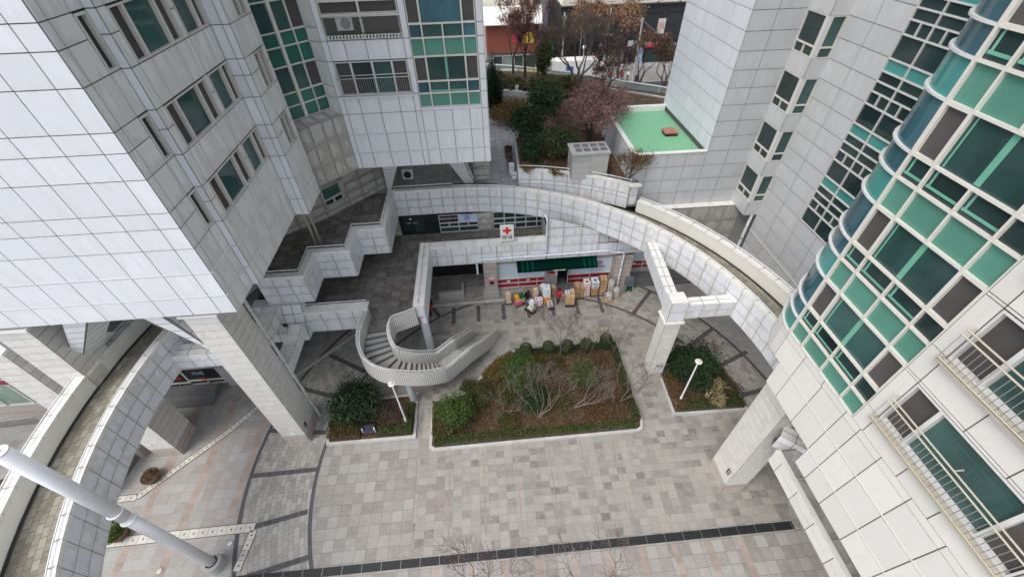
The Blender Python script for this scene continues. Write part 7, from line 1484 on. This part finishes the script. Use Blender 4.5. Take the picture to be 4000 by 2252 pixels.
for a, b in zip(resample(cp, 1.4), resample(cp, 1.4)[1:]): m.face([(*a, 8.6), (*b, 8.6), (*b, 9.3), (*a, 9.3)]); m.face([(*a, 7.2), (*b, 7.2), (*b, 8.0), (*a, 8.0)])
m.build('pane', GC)
m = MB().mat('kerb'); e = offset_poly(cp, 1.6); solid_strip(m, e, offset_poly(cp, 1.85), 8.9, 9.05); m.build('garden_kerb', label='thin pale kerb line between the red trees and the glass canopy', cat='kerb')
# black fronted building with cream flats above
BB = thing('apartment_building', (28, 82, 0), 'cream flats over a black stone shop storey across the street', 'building')
m = MB(); panels(m, (0, 81), X1, (0, -1), [14.6, 17, 20, 23, 26, 29, 32, 35, 38, 44, 50], [4.1, 6.6, 9.3], 'black_stone', joint='black', gap=.03); m.mat('black_stone'); m.box(14.55, 80.9, 4.0, 50, 81, 4.25); m.box(14.55, 80.6, 9.3, 50, 81, 9.5); m.mat('black'); m.box(14.6, 81.05, 0, 50, 95, 9.4); m.build('lower_wall', BB)
m = MB().mat('cream_wall'); m.box(14.8, 81.1, 9.5, 27.0, 95, 30); m.box(27.0, 82.6, 9.5, 50, 95, 30)
for x in (27.0, 30.8, 34.6, 38.4): m.box(x, 81.1, 9.5, x+.3, 82.6, 30)
for z in (9.5, 12.4, 15.3): m.box(27, 81.1, z, 50, 82.6, z+.15)
m.build('upper_wall', BB)
for x in (16.0, 19.6, 22.2, 24.8):
    for z in (9.95, 12.8, 15.6): glazing(BB, 'window', (0, 81.1), X1, (0, -1), [(x, x+.7, z, z+1.3, 'glass_dark', .06), (x+.7, x+1.4, z, z+1.3, 'glass_dark', .06)], 'frame_white', front=.06)
m = MB().mat('steel')
for k in range(46): m.tube([(27.2+.25*k, 81.12, 9.65), (27.2+.25*k, 81.12, 10.7)], .012, 4, cap=False)
m.tube([(27, 81.12, 10.7), (39, 81.12, 10.7)], .03, 5); m.build('railing', BB)
m = MB().mat('brick_red'); simple('tan_brick', (.28, .20, .11), .9); m.mat('tan_brick'); m.box(27.3, 82.55, 9.65, 50, 82.6, 12.4); m.build('balcony_wall', BB)
for x0, x1, z0, z1 in ((16.0, 18.0, 5.2, 8.6), (19.2, 21.0, 7.2, 8.6), (27.8, 32.2, 5.2, 8.1), (32.8, 36.5, 4.9, 8.1)): glazing(BB, 'window', (0, 80.96), X1, (0, -1), [(x0, x1, z0, z1, 'glass_dark', .06)], 'black', front=.05)
m = MB().mat('black'); m.box(14.6, 80.95, 0, 15.0, 81, 4); m.mat('sign_dark')
m.box(15, 80.9, 3.0, 26.6, 80.98, 4.0); m.box(33.4, 80.9, 2.7, 40, 80.98, 3.9); m.build('sign_band', BB)
m = MB().mat('sign_white'); m.box(26.8, 80.8, 3.15, 27.7, 80.9, 4.05); m.mat('sign_teal'); m.box(27.7, 80.8, 3.15, 30.05, 80.9, 4.0); m.mat('sign_pink'); m.box(30.1, 80.8, 2.85, 33.3, 80.9, 3.9); sgn = m.build('shop_sign', BB)
text('하나은행', .62, (28.85, 80.78, 3.6), (1, 0, 0), (0, 0, 1), 'sign_white', sgn); text('이것이보기', .6, (31.4, 80.78, 3.4), (1, 0, 0), (0, 0, 1), 'sign_white', sgn); text('Xero', .9, (34.6, 80.86, 3.3), (1, 0, 0), (0, 0, 1), 'sign_white', sgn); text('주식당', .6, (24.3, 80.86, 3.5), (1, 0, 0), (0, 0, 1), 'sign_yellow', sgn); text('화니', .6, (22.2, 80.86, 3.5), (1, 0, 0), (0, 0, 1), 'sign_white', sgn)
glazing(BB, 'shop_window', (0, 80.97), X1, (0, -1), [(26.9, 27.6, .2, 2.9, 'glass_shop', .05), (27.6, 28.8, .2, 2.9, 'glass_dark', .05), (28.8, 30.0, .2, 2.9, 'sign_sky', .05), (22.5, 26.5, .6, 2.9, 'glass_shop', .06), (30.3, 33, .2, 2.7, 'glass_dark', .06)], 'black')
m = MB().mat('concrete'); 
for k in range(3): m.box(26, 79.9+.33*k, 0, 42, 81, .12+.12*k)
m.build('step', BB); m = MB().mat('gutter_stone'); m.box(31.6, 80.9, 4.9, 32.9, 80.94, 7.2); b_ = m.build('banner', BB); text('임대\n문의', .5, (32.25, 80.88, 6.1), (1, 0, 0), (0, 0, 1), 'sign_pink', b_)
# alley and the cream blocks on the left
m = MB().mat('asphalt'); m.face([(12.4, 81, .016), (14.6, 81, .016), (16.5, 120, .016), (14, 120, .016)]); m.build('alley', kind='structure')
CB_ = thing('apartment_building', (6, 90, 0), 'tall cream rendered block behind the white roofed shop', 'building')
m = MB().mat('cream_wall'); m.prism([(-20, 88), (11.6, 88), (14.3, 118), (-20, 118)], 0, 30); m.build('wall', CB_)
for x in (4.4, -1, -5):
    for z in (5.6, 8.4, 11): glazing(CB_, 'window', (0, 87.98), X1, (0, -1), [(x, x+1.2, z, z+1.5, 'glass_dark', .06)], 'frame_white', front=.06)
dx_, dy_ = 2.7/30.1, 30/30.1
for k in range(5):
    for z in (3.2, 6.0, 8.8): glazing(CB_, 'side_window', (11.62, 88), (dx_, dy_), (dy_, -dx_), [(1.5+4.5*k, 3.2+4.5*k, z, z+1.5, 'glass_dark', .06)], 'frame_white', front=.06)
m = MB().mat('white_paint'); m.tube([(9.6, 87.9, 14), (9.6, 87.9, 8.9), (8.9, 87.6, 8.3)], .07, 6); m.build('downpipe', CB_)
WR = thing('shop_building', (8, 82, 0), 'low brick shop with a bright white metal roof and yellow signs', 'shop')
m = MB().mat('brick_red'); m.box(2, 80, 3.2, 10.9, 87, 7.4); m.mat('white_paint'); m.box(10.9, 80, 0, 11.2, 87, 7.6); m.mat('concrete_dark'); m.box(2, 80.2, 0, 10.9, 87, 3.2); m.build('wall', WR)
m = MB().mat('white_roof'); m.hexa([(1.5, 79.2, 7.5), (11.3, 79.2, 7.5), (12.3, 87.5, 8.6), (1.5, 87.5, 8.6)], [(1.5, 79.2, 7.6), (11.3, 79.2, 7.6), (12.3, 87.5, 8.72), (1.5, 87.5, 8.72)]); m.build('roof', WR)
m = MB().mat('sign_yellow'); m.box(8.3, 79.9, 4.6, 10.0, 80, 6.2); m.box(11.2, 81.5, 3.9, 11.25, 84, 6.0); m.mat('sign_pink'); m.box(6.5, 79.9, 4.8, 7.5, 80, 6.0); m.build('sign', WR)
glazing(WR, 'window', (0, 79.98), X1, (0, -1), [(3, 4.6, .5, 2.8, 'glass_dark', .06), (4.8, 6.4, .5, 2.8, 'glass_shop', .06), (6.6, 8.2, .5, 2.8, 'glass_dark', .06), (8.6, 10.4, .5, 2.8, 'glass_dark', .06)], 'frame_white')
# market stalls in front
def stall(x0, x1, y, label, roof, sign, z=2.8):
    t = thing('market_stall', ((x0+x1)/2, y, 0), label, 'stall'); m = MB().mat(roof); m.hexa([(x0, y-1.4, z-.5), (x1, y-1.4, z-.5), (x1, y+1.6, z), (x0, y+1.6, z)], [(x0, y-1.4, z-.42), (x1, y-1.4, z-.42), (x1, y+1.6, z+.08), (x0, y+1.6, z+.08)]); m.build('awning', t)
    m = MB().mat('white_paint'); m.box(x0, y, 0, x1, y+1.5, 1.0); m.build('counter', t); m = MB().mat('steel')
    for x in (x0+.1, x1-.1): m.tube([(x, y-1.3, 0), (x, y-1.3, z-.5)], .04, 5); m.tube([(x, y+1.5, 0), (x, y+1.5, z)], .04, 5)
    m.build('post', t); m = MB().mat(sign); m.box(x0+.2, y-1.46, z-.55, x1-.2, y-1.42, z-.1); m.build('sign', t)
    m = MB().mat('carton_white')
    for k in range(5): m.box(x0+.3+k*(x1-x0-.6)/5, y+.2, 1.0, x0+.3+(k+.7)*(x1-x0-.6)/5, y+.7, 1.3)
    m.build('goods', t)
stall(3.8, 6.4, 71.0, 'street stall with a yellow sign seen between the red trees', 'white_roof', 'sign_yellow'); stall(6.8, 10.2, 70.5, 'street stall with an orange and green awning left of the slender pine', 'sign_yellow', 'carton_orange', 2.7)
t = thing('delivery_truck', (15, 74, 0), 'long white box truck parked across the street behind the twiggy brown tree', 'truck'); m = MB().mat('white_roof'); m.box(11.4, 73.4, .9, 19.8, 75.8, 3.3); m.build('cargo_box', t)
m = MB().mat('white_paint'); m.hexa([(19.9, 73.5, .5), (21.6, 73.5, .5), (21.6, 75.7, .5), (19.9, 75.7, .5)], [(19.9, 73.6, 2.4), (21.2, 73.6, 2.4), (21.2, 75.6, 2.4), (19.9, 75.6, 2.4)]); m.build('cab', t)
for x in (12.8, 14, 20.6): m = MB().mat('black'); m.tube([(x, 73.4, .45), (x, 73.7, .45)], .45, 16); m.build('wheel', t)
m = MB().mat('print_blue'); m.box(14.6, 73.36, 1.9, 15.8, 73.4, 2.5); m.build('logo', t); m = MB().mat('glass_dark'); m.hexa([(20.2, 73.49, 1.5), (21.3, 73.49, 1.5), (21.3, 73.52, 1.5), (20.2, 73.52, 1.5)], [(20.2, 73.55, 2.2), (21.1, 73.55, 2.2), (21.1, 73.58, 2.2), (20.2, 73.58, 2.2)]); m.build('side_window', t)
# poles
t = thing('utility_pole', (22.0, 77.6, 0), 'tall utility pole with grey switches and transformer arms', 'pole'); m = MB().mat('gutter_stone'); m.tube([(22.0, 77.6, 0), (22.0, 77.6, 6.8)], [.22, .17], 10); m.mat('white_paint'); m.tube([(22.0, 77.6, 6.8), (22.15, 77.6, 9.6)], [.2, .06], 8); m.build('pole', t)
m = MB().mat('white_paint'); m.tube([(21.3, 77.5, 5.9), (22.9, 77.5, 5.9)], .14, 8); m.tube([(21.6, 77.5, 7.1), (21.6, 77.5, 8.0)], .12, 8); m.tube([(22.5, 77.5, 7.3), (22.7, 77.5, 8.1)], .12, 8); m.build('switch', t); m = MB().mat('black')
for k in range(3): m.tube([(22.1, 77.5, 7.1+.25*k), (24.6, 77.5, 7.0+.25*k)], .05, 5)
m.build('arm', t)
t = thing('utility_pole', (25.41, 71.2, 0), 'plain concrete pole with a slanting guy cable to the right', 'pole'); m = MB().mat('concrete'); m.tube([(25.41, 71.2, 0), (25.3, 71.2, 9.4)], [.2, .13], 10); m.build('pole', t); m = MB().mat('steel'); m.tube([(25.3, 71.2, 9.1), (31.5, 71.0, 4.9)], .035, 5); m.build('cable', t); m = MB().mat('black'); m.tube([(25.8, 71.0, 0), (25.85, 71.0, 1.4)], .22, 8); m.build('cover', t)
t = thing('utility_pole', (16.6, 84.5, 0), 'old utility pole at the mouth of the alley', 'pole'); m = MB().mat('concrete'); m.tube([(15.1, 80.0, 0), (15.1, 80.0, 8.8)], [.16, .12], 8); m.build('pole', t); m = MB().mat('steel')
for z in (8.3, 7.9, 7.0): m.tube([(14.5, 79.9, z), (15.7, 79.9, z)], .04, 5)
m.build('arm', t)
t = thing('street_lamp', (17.6, 77.5, 0), 'street lamp with a bent arm in front of the black wall', 'lamp'); m = MB().mat('steel'); m.tube([(17.6, 77.5, 0), (17.6, 77.5, 7.9), (17.4, 77.4, 8.2), (16.9, 77.3, 8.2)], .06, 6); m.build('pole', t); m = MB().mat('frame_white'); m.tube([(17.0, 77.3, 8.2), (16.5, 77.3, 8.1)], [.08, .13], 8); m.build('lamp_head', t)
t = thing('street_lamp', (17.2, 72.5, 0), 'white globe lamp behind the box truck', 'lamp'); m = MB().mat('frame_white'); m.tube([(17.1, 72.6, 0), (17.1, 72.6, 5.1)], .05, 6); m.build('pole', t); m = MB().mat('sign_white'); m.lathe(17.1, 72.6, [(.05, 5.1), (.22, 5.3), (.25, 5.5), (.15, 5.7), (.001, 5.75)], 12); m.build('globe', t)
t = thing('street_sign', (11.7, 74.5, 0), 'green street name sign on a white pole left of the truck', 'sign'); m = MB().mat('frame_white'); m.tube([(11.6, 76.5, 0), (11.6, 76.5, 5.4)], .05, 6); m.build('pole', t); m = MB().mat('sign_teal'); m.box(11.7, 76.45, 4.3, 13.0, 76.5, 4.75); m.box(11.7, 76.5, 3.8, 12.8, 76.55, 4.25); m.build('plate', t)
FS = 'street trees across the road'
bare_tree('street_tree', 19.0, 76.0, 0, 10.2, 'street tree with orange leaves in front of the black wall, left of the switch pole', rad=.16, depth=6, bark='bark', leaf='leaf_orange', leaf_n=3200, leaf_s=.26, spread=.5, group=FS, jit=.4, minr=.025, up=.25)
bare_tree('street_tree', 24.2, 76.3, 0, 9.8, 'street tree with orange leaves right of the switch pole', rad=.16, depth=6, bark='bark', leaf='leaf_orange', leaf_n=3200, leaf_s=.26, spread=.5, group=FS, jit=.4, minr=.025, up=.25)
bare_tree('street_tree', 26.2, 70.4, 0, 7.4, 'street tree with a forked dark trunk and sparse rust leaves right of the plain pole', rad=.16, depth=6, bark='bark', leaf=['leaf_orange', 'leaf_rust'], leaf_n=1600, leaf_s=.18, spread=.55, group=FS, jit=.3, minr=.022, stems=2, tilt=.25, up=.22)
bare_tree('street_tree', 29.9, 68.6, 0, 6.2, 'sparse dark street tree beside the edge of the white tower', rad=.14, depth=6, bark='bark', leaf='leaf_rust', leaf_n=1200, leaf_s=.18, spread=.6, group=FS, jit=.3, minr=.02, stems=3, tilt=.5)
# bunting
t = thing('bunting', (26, 77, 0), 'black and white pennants strung down to the pavement before the bank', 'bunting'); m = MB().mat('steel'); A3, B3 = Vector((23.2, 79.8, 2.9)), Vector((26.0, 77.0, .4)); m.tube([tuple(A3), tuple(B3)], .015, 4); m.build('string', t); m = MB()
for r_ in range(7):
    a = Vector((19.5+.9*r_*.8, 79.6, 2.8+.02*r_)); b = Vector((21.5+.75*r_, 77.3, .5))
    for k in range(8):
        p = a.lerp(b, (k+.3)/8); m.mat(('sign_white', 'sign_yellow', 'print_red', 'sign_white', 'black', 'sign_pink')[(k+r_) % 6]); m.face([(p.x, p.y, p.z), (p.x+.28, p.y, p.z+.02), (p.x+.14, p.y-.05, p.z-.32)])
for k in range(12): p = A3.lerp(B3, k/12); m.mat(('sign_white', 'black')[k % 2]); m.face([(p.x, p.y-.3, p.z+.1), (p.x+.3, p.y-.4, p.z), (p.x+.1, p.y-.35, p.z-.35)])
m.build('pennant', t)
fl = [(22.1, 73.9, 'person in a bright pink coat on the far pavement, leftmost of the passers-by', 'cloth_pink'), (24.0, 73.0, 'person in dark red standing behind the pale one on the far pavement', 'cloth_red'), (24.5, 73.6, 'person in pale pink beside the dark red one on the far pavement', 'cloth_beige'), (25.0, 72.9, 'person in a white top on the far pavement near the plain pole', 'sign_white'), (23.3, 72.6, 'person in brown among the passers-by on the far pavement', 'leaf_brown')]
for i, (x, y, l, c) in enumerate(fl):
    t, W, J, s = person(x, y, .014, R(40*i), dict(knl=(-.10, .12, .52), anl=(-.10, -.05, .10), tol=(-.1, .1, .04)), l, dict(head='hair', skin='skin', top=c, leg='cloth_navy', shoe='cloth_black'), 1.65+.03*i); face_and_hair(t, W, J, s)
